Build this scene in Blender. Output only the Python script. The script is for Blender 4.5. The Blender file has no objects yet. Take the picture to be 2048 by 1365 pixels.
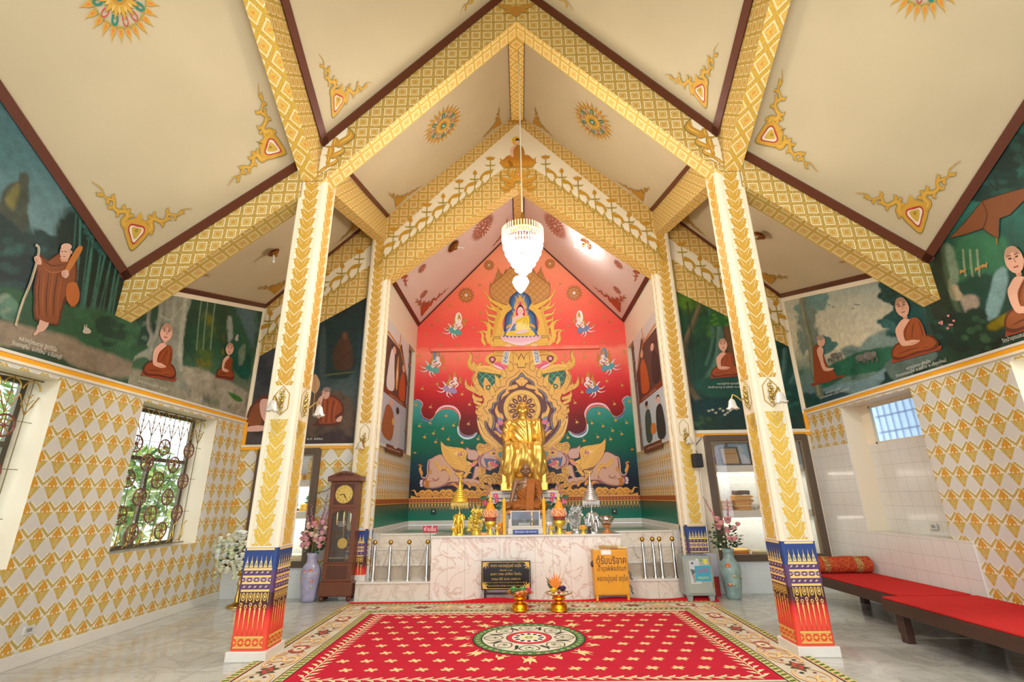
import bpy, math, random
import numpy as np
from math import sin, cos, pi, radians, atan2, hypot, sqrt
from mathutils import Vector, Matrix
from mathutils.geometry import tessellate_polygon
random.seed(7); np.random.seed(7)
D = bpy.data; SC = bpy.context.scene; COL = SC.collection
# ---------------------------------------------------------------- camera
CX, CH, CF, PITCH, ROLL, YAW = -.05, 1.6, 948.8, .3179, .0137, -.0158
cam_d = D.cameras.new('camera'); cam = D.objects.new('camera', cam_d); COL.objects.link(cam)
cam_d.sensor_width = 36; cam_d.sensor_fit = 'HORIZONTAL'; cam_d.lens = CF / 2048 * 36; cam_d.clip_start = .05
_f = Vector((math.sin(YAW) * cos(PITCH), cos(YAW) * cos(PITCH), sin(PITCH)))
_r = Vector((cos(YAW), -sin(YAW), 0)); _u = _r.cross(_f)
r2 = _r * cos(ROLL) - _u * sin(ROLL)
u2 = _r * sin(ROLL) + _u * cos(ROLL)
cam.matrix_world = Matrix(((r2.x, u2.x, -_f.x, CX), (r2.y, u2.y, -_f.y, 0), (r2.z, u2.z, -_f.z, CH), (0, 0, 0, 1)))
SC.camera = cam
# ---------------------------------------------------------------- view, world, big lights
SC.view_settings.view_transform = 'Standard'; SC.view_settings.look = 'None'
SC.view_settings.gamma = 1; SC.view_settings.use_curve_mapping = False
SC.view_settings.exposure = 0.85
wd = D.worlds.new('daylight'); SC.world = wd; wd.use_nodes = True
wb = wd.node_tree.nodes['Background']; wb.inputs[0].default_value = (.86, .94, 1.08, 1); wb.inputs[1].default_value = 1.6
def light(name, kind, loc, energy, color=(1, 1, 1), size=.3, rot=None, sizey=None, angle=None):
    l = D.lights.new(name, kind); l.energy = energy; l.color = color
    if kind == 'AREA':
        l.size = size
        if sizey: l.shape = 'RECTANGLE'; l.size_y = sizey
    elif kind == 'SUN': l.angle = angle or .02
    else: l.shadow_soft_size = size
    o = D.objects.new(name, l); COL.objects.link(o); o.location = loc
    if rot is not None: o.rotation_euler = rot
    return o
light('sun_light', 'SUN', (0, -6, 12), 1.6, (1, .95, .86), rot=(radians(62), 0, radians(-62)), angle=.03)
for lx in (-2.2, 2.2): light('fill_light', 'AREA', (lx, 1.6, 6.2), 55, (1, .98, .95), 1.6, rot=(radians(32), 0, 0), sizey=.8)  # soft fill lights added out of view to brighten floor and altar

# ---------------------------------------------------------------- pixel of the photograph -> point on a plane of the room
def ray(u, v):
    A = u - 1024; B = 682.5 - v
    a = A * cos(ROLL) + B * sin(ROLL); b = -A * sin(ROLL) + B * cos(ROLL)
    x = a / CF; y = b / CF
    Y = cos(PITCH) - y * sin(PITCH); Z = sin(PITCH) + y * cos(PITCH)
    return x * cos(YAW) + Y * sin(YAW), -x * sin(YAW) + Y * cos(YAW), Z
def atY(u, v, Y): r = ray(u, v); t = Y / r[1]; return Vector((CX + r[0] * t, Y, CH + r[2] * t))
def atX(u, v, X): r = ray(u, v); t = (X - CX) / r[0]; return Vector((X, r[1] * t, CH + r[2] * t))
def atZ(u, v, Z=0.): r = ray(u, v); t = (Z - CH) / r[2]; return Vector((CX + r[0] * t, r[1] * t, Z))
def atP(u, v, O, N):
    r = Vector(ray(u, v)); c = Vector((CX, 0, CH)); t = (O - c).dot(N) / r.dot(N); return c + r * t
def projn(P):   # numpy points -> pixels
    X = P[:, 0] - CX; Y = P[:, 1]; Z = P[:, 2] - CH
    X, Y = X * cos(YAW) - Y * sin(YAW), X * sin(YAW) + Y * cos(YAW)
    d = Y * cos(PITCH) + Z * sin(PITCH); up = -Y * sin(PITCH) + Z * cos(PITCH)
    a, b = CF * X / d, CF * up / d
    return 1024 + a * cos(ROLL) - b * sin(ROLL), 682.5 - (a * sin(ROLL) + b * cos(ROLL))
# ---------------------------------------------------------------- materials
def lin(h):
    if not isinstance(h, str): return tuple(h)
    h = h.lstrip('#'); v = [int(h[i:i + 2], 16) / 255 for i in (0, 2, 4)]
    return tuple(x / 12.92 if x <= .04045 else ((x + .055) / 1.055) ** 2.4 for x in v)
_M = {}
def M(c, rough=.6, metal=0., emit=0., trans=0., spec=.5, alpha=1., bump=0., nscale=40., var=0.):
    key = (c if isinstance(c, str) else tuple(c), rough, metal, emit, trans, spec, alpha, bump, nscale, var)
    if key in _M: return _M[key]
    m = D.materials.new('m_' + str(len(_M))); m.use_nodes = True; nt = m.node_tree
    b = nt.nodes['Principled BSDF']; L = lin(c)
    b.inputs['Base Color'].default_value = (*L, 1); b.inputs['Roughness'].default_value = rough
    b.inputs['Metallic'].default_value = metal; b.inputs['Specular IOR Level'].default_value = spec
    b.inputs['Transmission Weight'].default_value = trans; b.inputs['Alpha'].default_value = alpha
    if emit: b.inputs['Emission Color'].default_value = (*L, 1); b.inputs['Emission Strength'].default_value = emit
    if bump or var:
        n = nt.nodes.new('ShaderNodeTexNoise'); n.inputs['Scale'].default_value = nscale; n.inputs['Detail'].default_value = 4
        tc = nt.nodes.new('ShaderNodeTexCoord'); nt.links.new(tc.outputs['Object'], n.inputs['Vector'])
        if bump:
            bp = nt.nodes.new('ShaderNodeBump'); bp.inputs['Strength'].default_value = bump; bp.inputs['Distance'].default_value = .01
            nt.links.new(n.outputs['Fac'], bp.inputs['Height']); nt.links.new(bp.outputs['Normal'], b.inputs['Normal'])
        if var:
            r = nt.nodes.new('ShaderNodeValToRGB'); r.color_ramp.elements[0].position = .3; r.color_ramp.elements[1].position = .7
            r.color_ramp.elements[0].color = (*[x * (1 - var) for x in L], 1); r.color_ramp.elements[1].color = (*[min(1, x * (1 + var * .6)) for x in L], 1)
            nt.links.new(n.outputs['Fac'], r.inputs['Fac']); nt.links.new(r.outputs['Color'], b.inputs['Base Color'])
    _M[key] = m; return m
def GOLD(r=.25): return M('#E8B23A', r, 1.)
class S:      # scalar shader expression
    nt = None
    def __init__(s, k): s.k = k
    @staticmethod
    def op(o, *a):
        n = S.nt.nodes.new('ShaderNodeMath'); n.operation = o
        for i, x in enumerate(a):
            if isinstance(x, S): S.nt.links.new(x.k, n.inputs[i])
            else: n.inputs[i].default_value = float(x)
        return S(n.outputs[0])
    def __add__(s, o): return S.op('ADD', s, o)
    __radd__ = __add__
    def __sub__(s, o): return S.op('SUBTRACT', s, o)
    def __rsub__(s, o): return S.op('SUBTRACT', o, s)
    def __mul__(s, o): return S.op('MULTIPLY', s, o)
    __rmul__ = __mul__
    def __truediv__(s, o): return S.op('DIVIDE', s, o)
    def __lt__(s, o): return S.op('LESS_THAN', s, o)
    def __gt__(s, o): return S.op('GREATER_THAN', s, o)
    def abs(s): return S.op('ABSOLUTE', s)
    def fr(s): return S.op('FRACT', s)
    def pow(s, o): return S.op('POWER', s, o)
    def sin(s): return S.op('SINE', s)
    def max(s, o): return S.op('MAXIMUM', s, o)
    def min(s, o): return S.op('MINIMUM', s, o)
def shader(name, rough=.55, spec=.4, metal=0.):
    m = D.materials.new(name); m.use_nodes = True; nt = m.node_tree; S.nt = nt; b = nt.nodes['Principled BSDF']
    b.inputs['Roughness'].default_value = rough; b.inputs['Specular IOR Level'].default_value = spec; b.inputs['Metallic'].default_value = metal
    return m, nt, b
def uvxy(nt):
    u = nt.nodes.new('ShaderNodeUVMap'); u.uv_map = 'UVMap'; x = nt.nodes.new('ShaderNodeSeparateXYZ'); nt.links.new(u.outputs[0], x.inputs[0])
    return S(x.outputs[0]), S(x.outputs[1]), u
def objxyz(nt):
    u = nt.nodes.new('ShaderNodeTexCoord'); x = nt.nodes.new('ShaderNodeSeparateXYZ'); nt.links.new(u.outputs['Object'], x.inputs[0])
    return S(x.outputs[0]), S(x.outputs[1]), S(x.outputs[2]), u
def noise(nt, vec, scale, detail=3., rough=.5, dist=0.):
    n = nt.nodes.new('ShaderNodeTexNoise'); n.inputs['Scale'].default_value = scale; n.inputs['Detail'].default_value = detail
    n.inputs['Roughness'].default_value = rough; n.inputs['Distortion'].default_value = dist
    if vec is not None: nt.links.new(vec, n.inputs['Vector'])
    return S(n.outputs['Fac'])
def C(nt, h):
    n = nt.nodes.new('ShaderNodeRGB'); n.outputs[0].default_value = (*lin(h), 1); return n.outputs[0]
def mix(nt, f, a, b):
    n = nt.nodes.new('ShaderNodeMix'); n.data_type = 'RGBA'
    if isinstance(f, S): nt.links.new(f.k, n.inputs[0])
    else: n.inputs[0].default_value = f
    for s_, i in ((a, 6), (b, 7)):
        if isinstance(s_, str): n.inputs[i].default_value = (*lin(s_), 1)
        else: nt.links.new(s_, n.inputs[i])
    return n.outputs[2]
def ramp(nt, f, stops, interp='LINEAR'):
    r = nt.nodes.new('ShaderNodeValToRGB'); nt.links.new(f.k, r.inputs['Fac']); e = r.color_ramp.elements; r.color_ramp.interpolation = interp
    while len(e) < len(stops): e.new(.5)
    for k, (p, c) in enumerate(stops): e[k].position = p
    for k, (p, c) in enumerate(stops): e[k].color = (*lin(c), 1)
    return r.outputs[0]
def out(nt, b, c): nt.links.new(c, b.inputs['Base Color'])
def bump(nt, b, h, st=.3, dist=.01):
    bp = nt.nodes.new('ShaderNodeBump'); bp.inputs['Strength'].default_value = st; bp.inputs['Distance'].default_value = dist
    nt.links.new(h.k, bp.inputs['Height']); nt.links.new(bp.outputs[0], b.inputs['Normal'])
def m_lattice(name, cell, line, sq, base, dot, rot=False):
    m, nt, b = shader(name); x, y, u = uvxy(nt); nz = noise(nt, u.outputs[0], 60 / (cell / .17) , 3)
    if rot: x, y = (x + y) * .7071, (x - y) * .7071
    fx = ((x / cell).fr() - .5).abs(); fy = ((y / cell).fr() - .5).abs(); d = fx.max(fy) + (nz - .5) * .035
    lc = mix(nt, nz > .52, line, '#CFA05A'); sc_ = mix(nt, nz > .55, sq, dot)
    c = mix(nt, d > .375, base, lc); c = mix(nt, d < .29, c, sc_)
    c = mix(nt, ((d - .19).abs() < .022), c, '#D8BE7C'); c = mix(nt, fx.max(fy) < .07, c, dot); out(nt, b, c); return m
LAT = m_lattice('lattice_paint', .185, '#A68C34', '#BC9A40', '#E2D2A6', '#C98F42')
LATU = m_lattice('lattice_paint_under_lit', .185, '#CDB04A', '#DDBA58', '#EAD9A4', '#DFA066')  # brighter copy for undersides, the light falling there put into the colour
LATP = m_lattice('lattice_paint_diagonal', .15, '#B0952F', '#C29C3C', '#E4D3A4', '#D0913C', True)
LATPU = m_lattice('lattice_paint_soffit_lit', .2, '#DDB63C', '#EBC24C', '#F3E2AE', '#E79A50', True)  # diagonal lattice for soffits, painted brighter to stand for light from below
LATC = m_lattice('lattice_paint_far', .2, '#B3932F', '#C59B3C', '#E4D2A2', '#D8944A')
def m_wallpaper(name, a, bb, stretch=False):
    m, nt, b = shader(name, .35, .5); x, y, u = uvxy(nt); nz = noise(nt, u.outputs[0], 90, 3); n2 = noise(nt, u.outputs[0], 1.2, 2)
    fx = ((x / a).fr() - .5).abs(); fy = 1 - (y / bb).fr()      # fx 0..0.5, fy 0 at the bud's tip down to 1
    w = ((fy / .30).pow(1.15) * .25).min(.25 - (fy - .34).max(0.) * .45); bud = (fx < w) * (fy < .47)
    tri = (fx < ((.93 - fy) * .8 + (fy * 75).sin() * .02)) * (fy > .42) * (fy < .93)
    gd = (fy - ((fx - .08) * .8 + .01)).abs(); gar = ((gd + (nz - .5) * .05 + (fx * 60).sin() * .012) < .065) * (fx > .06)
    gd2 = (fy - ((fx - .08) * .8 + .01)).abs(); halo = (gd2 < .15) * (fx > .02)
    base = mix(nt, n2, '#CDCAC2', '#DAD5C8')
    c = mix(nt, halo, base, '#E3DCC6')
    c = mix(nt, (fx < (w + .09)) * (fy < .5), c, '#E3DCC6')
    c = mix(nt, tri, c, mix(nt, nz > .52, mix(nt, fx < .1, '#C2AC58', '#CDB878'), '#C9A648'))
    c = mix(nt, tri * (fy > .78), c, '#CF9C32')
    c = mix(nt, gar, c, mix(nt, nz > .5, '#A9A45A', '#D2A858'))
    c = mix(nt, bud, c, mix(nt, nz > .48, '#DDA43C', '#CC9230'))
    dd = ((fx - .12).pow(2) + (fy - .4).pow(2)); c = mix(nt, dd < .0016, c, '#E8E2CE')
    tile = ((x / .2).fr() < .012).max((y / .25).fr() < .01); c = mix(nt, tile * .12, c, '#8f8f88')
    out(nt, b, c); return m
PAPER = m_wallpaper('wall_pattern', .222, .27)
PAPERB = m_wallpaper('wall_pattern_back', .30, .33)
def m_strip(name, h, wv, gold, gold2, lead):    # stacked leaf chevrons on the columns; u centred on 0
    m, nt, b = shader(name, .4, .5); x, y, u = uvxy(nt); nz = noise(nt, u.outputs[0], 70, 3)
    ax = x.abs(); ph = ((y - ax * 1.05) / h); f = ph.fr(); k = (f * 6.283 * 3 + ax * 60).sin() * .008
    edge = (ax + k + (f - .5).abs() * .05) > wv
    line = (f < .075).max((f > .5) * (((ax - .035 - (f - .5) * .12).abs()) < .004))
    c = mix(nt, nz > .5, gold, gold2)
    c = mix(nt, line.max(edge), c, lead); out(nt, b, c); return m
STRIP = m_strip('column_leaf', .155, .108, '#CFA03A', '#C2922F', '#F0E4C4')
STRIPL = m_strip('column_leaf_bright', .155, .108, '#DDB545', '#CDA63A', '#DCD8BE')
def m_marble(name, base, vein, sc=1.2, tile=(0, 0), rough=.08, amt=.5, joint='#8d8578', veinw=.035, base2=None):
    m, nt, b = shader(name, rough, .5); X, Y, Z, tc = objxyz(nt)
    n1 = noise(nt, tc.outputs['Object'], sc, 6, .6, 1.6); n2 = noise(nt, tc.outputs['Object'], sc * .5, 3)
    c = mix(nt, n2, base, base2 or base); v = 1 - ((n1 - .5).abs() / veinw).min(1.)
    c = mix(nt, v * amt, c, vein)
    j = None
    if tile[0]:
        j = ((X / tile[0] + .5).fr() < .006 / tile[0])
        if tile[1] > 0: j = j.max((Y / tile[1]).fr() < .006 / tile[1])
        else: j = j.max((Z / -tile[1]).fr() < .005 / -tile[1])
        c = mix(nt, j * .7, c, joint)
    out(nt, b, c); return m
FLOORM = m_marble('floor_marble', '#BEBFB6', '#9FA098', 1.6, (.6, .6), .1, .45, '#8a8a82', .07, '#D2CFC2')
ALTM = m_marble('altar_marble', '#EDE4D6', '#C08A70', 2.2, (.295, -9.), .12, .6, '#A89A88', .03, '#E4DACA')
STEPM = m_marble('step_marble', '#E3D8C6', '#B09A80', 2., (.62, 9.), .12, .4, '#A3937c', .04, '#D8CCB8')
WTILE = m_marble('white_tile', '#DDD8CA', '#CFC9BA', 1.5, (0, 0), .12, .2)
def m_tiles(name, c0, cj, s):
    m, nt, b = shader(name, .12, .5); x, y, u = uvxy(nt); n = noise(nt, u.outputs[0], 2, 2)
    j = ((x / s).fr() < .02).max((y / s).fr() < .02); out(nt, b, mix(nt, j, mix(nt, n, c0, '#D6D2C6'), cj)); return m
TILE = m_tiles('wall_tile', '#E6E3DA', '#B9B09C', .2)
def m_speck(name, c0, cs):
    m, nt, b = shader(name, .3, .5); x, y, u = uvxy(nt); v = nt.nodes.new('ShaderNodeTexVoronoi'); v.inputs['Scale'].default_value = 14
    nt.links.new(u.outputs[0], v.inputs['Vector']); d = S(v.outputs['Distance'])
    j = ((x / .22).fr() < .015).max((y / .22).fr() < .015)
    out(nt, b, mix(nt, j * .5, mix(nt, d < .1, c0, cs), '#b8b8b0')); return m
SPECK = m_speck('speckled_tile', '#DDE2DC', '#8FA0A0')
def m_wood(name, a, b_, sc=6, rough=.35, axis='Z'):
    m, nt, b = shader(name, rough, .5); X, Y, Z, tc = objxyz(nt)
    mp = nt.nodes.new('ShaderNodeMapping'); nt.links.new(tc.outputs['Object'], mp.inputs[0])
    mp.inputs['Scale'].default_value = {'Z': (sc * 3, sc * 3, sc * .3), 'X': (sc * .3, sc * 3, sc * 3), 'Y': (sc * 3, sc * .3, sc * 3)}[axis]
    n = noise(nt, mp.outputs[0], 1.5, 5, .6, .8); out(nt, b, mix(nt, n, a, b_)); return m
CREAM = M('#EADDC0', .42); CEIL = M('#C4B390', .7, var=.05, nscale=1.2); TRIM = M('#5E2C16', .45)
# ---------------------------------------------------------------- mesh builder
class G:
    def __init__(s): s.v = []; s.f = []; s.m = []; s.uv = []; s.mats = []; s.sm = []
    def mi(s, m):
        if m not in s.mats: s.mats.append(m)
        return s.mats.index(m)
    def face(s, pts, m, uv=None, smooth=False):
        i = len(s.v); s.v += [tuple(p) for p in pts]; s.f.append(tuple(range(i, i + len(pts)))); s.m.append(s.mi(m)); s.uv.append(uv); s.sm.append(smooth); return s
    def grid(s, rows, m, close=False, smooth=True, closev=False):
        i = len(s.v); n = len(rows[0]); mi = s.mi(m)
        for r in rows: s.v += [tuple(p) for p in r]
        R = len(rows)
        for a in range(R if closev else R - 1):
            for b in range(n if close else n - 1):
                a2 = (a + 1) % R; b2 = (b + 1) % n
                s.f.append((i + a * n + b, i + a * n + b2, i + a2 * n + b2, i + a2 * n + b)); s.m.append(mi); s.uv.append(None); s.sm.append(smooth)
        return s
    def box(s, lo, hi, m, uvs=None):
        x0, y0, z0 = lo; x1, y1, z1 = hi
        F = [((x0, y0, z0), (x1, y0, z0), (x1, y0, z1), (x0, y0, z1)), ((x1, y1, z0), (x0, y1, z0), (x0, y1, z1), (x1, y1, z1)),
             ((x0, y1, z0), (x0, y0, z0), (x0, y0, z1), (x0, y1, z1)), ((x1, y0, z0), (x1, y1, z0), (x1, y1, z1), (x1, y0, z1)),
             ((x0, y0, z1), (x1, y0, z1), (x1, y1, z1), (x0, y1, z1)), ((x0, y1, z0), (x1, y1, z0), (x1, y0, z0), (x0, y0, z0))]
        for k, q in enumerate(F):
            uv = [(p[0], p[2]) if k < 2 else (p[1], p[2]) if k < 4 else (p[0], p[1]) for p in q]
            s.face(q, m, uv)
        return s
    def bbox(s, lo, hi, m, b=.01):     # box with chamfered edges
        e = (len(s.f) // 26 % 9) * .0004; lo = Vector(lo) - Vector((e, e, 0)); hi = Vector(hi) + Vector((e, e, 0)); b = min(b, *(((hi - lo) * .45)))
        import bmesh
        bm = bmesh.new(); bmesh.ops.create_cube(bm, size=1); c = (lo + hi) / 2; d = hi - lo
        for v in bm.verts: v.co = Vector((v.co.x * d.x, v.co.y * d.y, v.co.z * d.z)) + c
        bmesh.ops.bevel(bm, geom=bm.edges[:], offset=b, segments=2, profile=.5, affect='EDGES'); s.bm(bm, m); bm.free(); return s
    def bm(s, bm, m, smooth=False):
        i = len(s.v); bm.verts.index_update(); mi = s.mi(m)
        for v in bm.verts: s.v.append(tuple(v.co))
        for f in bm.faces: s.f.append(tuple(i + v.index for v in f.verts)); s.m.append(mi); s.uv.append(None); s.sm.append(smooth)
        return s
    def lathe(s, prof, c, m, n=24, smooth=True, squash=1., cap=True):
        rows = [[(c[0] + r * cos(2 * pi * k / n), c[1] + squash * r * sin(2 * pi * k / n), c[2] + z) for k in range(n)] for r, z in prof]
        s.grid(rows, m, close=True, smooth=smooth)
        if cap:
            for rr, fl in ((rows[0], True), (rows[-1], False)):
                s.face(rr[::-1] if fl else rr, m)
        return s
    def tube(s, pts, r, m, n=8, smooth=True, cap=True, squash=None):
        pts = [Vector(p) for p in pts]; R = r if isinstance(r, (list, tuple)) else [r] * len(pts); rows = []; pn = None
        for i, p in enumerate(pts):
            t = (pts[min(i + 1, len(pts) - 1)] - pts[max(i - 1, 0)]); t = t.normalized() if t.length > 1e-9 else Vector((0, 0, 1))
            if pn is None: a = Vector((0, 0, 1)) if abs(t.z) < .9 else Vector((1, 0, 0)); pn = t.cross(a).normalized()
            pn = (pn - t * pn.dot(t)); pn = pn.normalized() if pn.length > 1e-6 else t.orthogonal().normalized()
            q = t.cross(pn); sq = squash or 1
            rows.append([p + pn * cos(2 * pi * k / n) * R[i] + q * sin(2 * pi * k / n) * R[i] * sq for k in range(n)])
        s.grid(rows, m, close=True, smooth=smooth)
        if cap: s.face(rows[0][::-1], m); s.face(rows[-1], m)
        return s
    def ball(s, c, r, m, n=12, rz=None):
        r = (r, r, r) if not isinstance(r, (tuple, list)) else r; k = max(4, n // 2)
        rows = [[(c[0] + r[0] * sin(pi * (a + .001) / k) * cos(2 * pi * b / n), c[1] + r[1] * sin(pi * (a + .001) / k) * sin(2 * pi * b / n), c[2] - r[2] * cos(pi * a / k)) for b in range(n)] for a in range(k + 1)]
        return s.grid(rows, m, close=True)
    def prism(s, pts, d, m):    # polygon of 3D points extruded by d
        pts = [Vector(p) for p in pts]; d = Vector(d); q = [p + d for p in pts]
        s.face(pts, m); s.face(q[::-1], m)
        for i in range(len(pts)): j = (i + 1) % len(pts); s.face([pts[i], q[i], q[j], pts[j]], m)
        return s
    def build(s, name, parent=None, **k):
        me = D.meshes.new(name); me.from_pydata(s.v, [], s.f)
        for m in s.mats: me.materials.append(m)
        if len(s.mats) > 1: me.polygons.foreach_set('material_index', s.m)
        me.polygons.foreach_set('use_smooth', s.sm)
        if any(u is not None for u in s.uv):
            l = me.uv_layers.new(name='UVMap'); fl = []
            for f, u in zip(s.f, s.uv):
                for q in (u or [(0, 0)] * len(f)): fl += [q[0], q[1]]
            l.data.foreach_set('uv', fl)
        me.update(); o = D.objects.new(name, me); COL.objects.link(o)
        if parent:
            o.parent = parent; o.matrix_parent_inverse = Matrix.Translation(-parent.location) if parent.rotation_euler.z == 0 else parent.matrix_basis.inverted()
        for kk, vv in k.items(): o[kk] = vv
        return o
def thing(name, label, cat, loc=(0, 0, 0), group=None):
    o = D.objects.new(name, None); COL.objects.link(o); o.location = loc; o.empty_display_size = .1
    o['label'] = label; o['category'] = cat
    if group: o['group'] = group
    return o
def tag(o, label, cat, group=None):
    o['label'] = label; o['category'] = cat
    if group: o['group'] = group
    return o
def struct(o): o['kind'] = 'structure'; return o
def copy_tree(o, off, label=None, parent=None, rz=None):
    c = o.copy(); COL.objects.link(c)
    if parent is None:
        c.location = Vector(o.location) + Vector(off)
        if rz is not None: c.rotation_euler.z = rz
        if label: c['label'] = label
    else: c.parent = parent; c.matrix_parent_inverse = o.matrix_parent_inverse.copy()
    for ch in [x for x in D.objects if x.parent == o]: copy_tree(ch, None, None, c)
    return c
# ---------------------------------------------------------------- flat painted artwork on a plane
def smooth(p, n=5, closed=True):
    P = [Vector(q) for q in p]; N = len(P); o = []
    for i in range(N if closed else N - 1):
        a, b, c, d = (P[(i + k) % N] if closed else P[min(max(i + k, 0), N - 1)] for k in (-1, 0, 1, 2))
        for t in range(n):
            t /= n; o.append(tuple(.5 * ((2 * b) + (c - a) * t + (2 * a - 5 * b + 4 * c - d) * t * t + (3 * b - a - 3 * c + d) * t ** 3)))
    if not closed: o.append(tuple(P[-1]))
    return o
def clip(poly, cp):
    A = sum(cp[i][0] * cp[(i + 1) % len(cp)][1] - cp[(i + 1) % len(cp)][0] * cp[i][1] for i in range(len(cp)))
    if A < 0: cp = cp[::-1]
    for i in range(len(cp)):
        a, b = cp[i], cp[(i + 1) % len(cp)]; o = []
        ins = lambda p: (b[0] - a[0]) * (p[1] - a[1]) - (b[1] - a[1]) * (p[0] - a[0])
        for j in range(len(poly)):
            p, q = poly[j], poly[(j + 1) % len(poly)]; sp, sq = ins(p), ins(q)
            if sp >= 0: o.append(p)
            if (sp >= 0) != (sq >= 0): t = sp / (sp - sq); o.append((p[0] + (q[0] - p[0]) * t, p[1] + (q[1] - p[1]) * t))
        poly = o
        if len(poly) < 3: return []
    return poly
class Art:
    """polygons in plane coordinates (x right, y up, metres) or in photo pixels (px=True)"""
    shift = 0.
    def __init__(s, O, U, V, eps=.0012, rough=.6, px=False, mirror=False, clipto=None):
        s.O = Vector(O); s.U = Vector(U).normalized(); s.V = Vector(V).normalized(); s.N = s.U.cross(s.V).normalized()
        s.eps = eps; s.rough = rough; s.px = px; s.mirror = mirror; s.g = G(); s.L = 1; s.clipto = clipto; s.T = None; s.k = 0
    def P(s, p):
        if s.T: p = s.T(p)
        if s.px:
            w = atP(p[0], p[1], s.O, s.N) - s.O; x = w.dot(s.U); return (x + s.shift * (1 - abs(x) / 2.85), w.dot(s.V))
        return (p[0], p[1])
    def w(s, q, L): return s.O + s.U * q[0] + s.V * q[1] + s.N * (s.eps * L + (s.k % 160) * 6e-6)
    def _add(s, q, col, L, fl=False):
        if s.clipto: q = clip(q, s.clipto)
        if s.mirror and len(q) > 2: q = clip(q, [(-9, -9), (0, -9), (0, 19), (-9, 19)] if not fl else [(0, -9), (9, -9), (9, 19), (0, 19)])
        if len(q) < 3: return
        A = sum(q[i][0] * q[(i + 1) % len(q)][1] - q[(i + 1) % len(q)][0] * q[i][1] for i in range(len(q)))
        if A < 0: q = q[::-1]
        m = col if not isinstance(col, str) else M(col, s.rough)
        q = [p for i, p in enumerate(q) if hypot(p[0] - q[i - 1][0], p[1] - q[i - 1][1]) > 1e-5]
        if len(q) < 3: return
        if len(q) == 4 or len(q) == 3: T = [tuple(range(len(q)))]
        else: T = tessellate_polygon([[Vector((p[0], p[1], 0)) for p in q]])
        i = len(s.g.v); mi = s.g.mi(m); s.g.v += [tuple(s.w(p, L)) for p in q]
        for t in T:
            a, b, c = (q[k] for k in t[:3])
            if (b[0] - a[0]) * (c[1] - a[1]) - (b[1] - a[1]) * (c[0] - a[0]) < 0: t = t[::-1]
            s.g.f.append(tuple(i + k for k in t)); s.g.m.append(mi); s.g.uv.append([q[k] for k in t]); s.g.sm.append(False)
    def poly(s, pts, col, L=None, sm=0):
        if sm: pts = smooth(pts, sm)
        q = [s.P(p) for p in pts]; L = L or s.L; s.k += 1
        s._add(q, col, L)
        if s.mirror: s._add([(-a, b) for a, b in q], col, L, True)
        return s
    def stroke(s, pts, w, col, L=None, taper=0, sm=4, closed=False):
        if sm and len(pts) > 2: pts = smooth(pts, sm, closed)
        if closed: pts = list(pts) + [pts[0]]
        P = [Vector(p) for p in pts]; n = len(P); A = []; B = []; s.k += 1
        for i in range(n):
            a_, b_ = (P[i - 1] if i else (P[-2] if closed else P[0])), (P[i + 1] if i < n - 1 else (P[1] if closed else P[-1]))
            t = (b_ - a_)
            t = t.normalized() if t.length > 1e-9 else Vector((1, 0)); nn = Vector((-t.y, t.x)); k = i / (n - 1)
            ww = w * (1 if not taper else (1 - k) if taper == 1 else sin(pi * k) ** .7 if taper == 2 else k) * .5 + w * .02
            A.append(P[i] + nn * ww); B.append(P[i] - nn * ww)
        for i in range(n - 1):
            q = [s.P(p) for p in (A[i], A[i + 1], B[i + 1], B[i])]; 
            s._add(q, col, L or s.L)
            if s.mirror: s._add([(-a, b) for a, b in q], col, L or s.L, True)
        return s
    def ell(s, c, rx, ry, col, L=None, n=20, rot=0, a0=0, a1=2 * pi):
        pts = [(c[0] + rx * cos(t) * cos(rot) - ry * sin(t) * sin(rot), c[1] + rx * cos(t) * sin(rot) + ry * sin(t) * cos(rot)) for t in (a0 + (a1 - a0) * k / n for k in range(n))]
        return s.poly(pts, col, L)
    def out(s, pts, col, oc, w, L=None, sm=0):     # filled and outlined
        L = L or s.L; s.poly(pts, col, L, sm); s.stroke(pts, w, oc, L + .5, 0, sm, True); return s
    def flame(s, a, b, w, col, oc=None, L=None, bend=.25, inner=None):   # curved pointed leaf from a to b
        a = Vector(a); b = Vector(b); d = b - a; n = Vector((-d.y, d.x)); K = 9; A = []; B = []
        for i in range(K + 1):
            t = i / K; c = a + d * t + n * bend * (sin(pi * t) - .35 * sin(2 * pi * t)); ww = w * (sin(pi * min(1, t * .8 + .2)) ** .8) * (1 - t) ** .35 * .5
            nn = n.normalized(); A.append(tuple(c + nn * ww)); B.append(tuple(c - nn * ww))
        L = L or s.L; pts = A + B[::-1]
        if oc:
            ctr = sum((Vector(p) for p in pts), Vector((0, 0))) / len(pts)
            s.poly([tuple(Vector(p) + (Vector(p) - ctr).normalized() * w * .09) for p in pts], oc, L - .35)
        s.poly(pts, col, L)
        if inner: s.stroke([tuple(a + d * t + n * bend * (sin(pi * t) - .35 * sin(2 * pi * t))) for t in (.15, .3, .45, .6, .75)], w * .12, inner, L + .4, 2)
        return s
    def build(s, name, parent=None, **k): return s.g.build(name, parent, **k)
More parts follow.
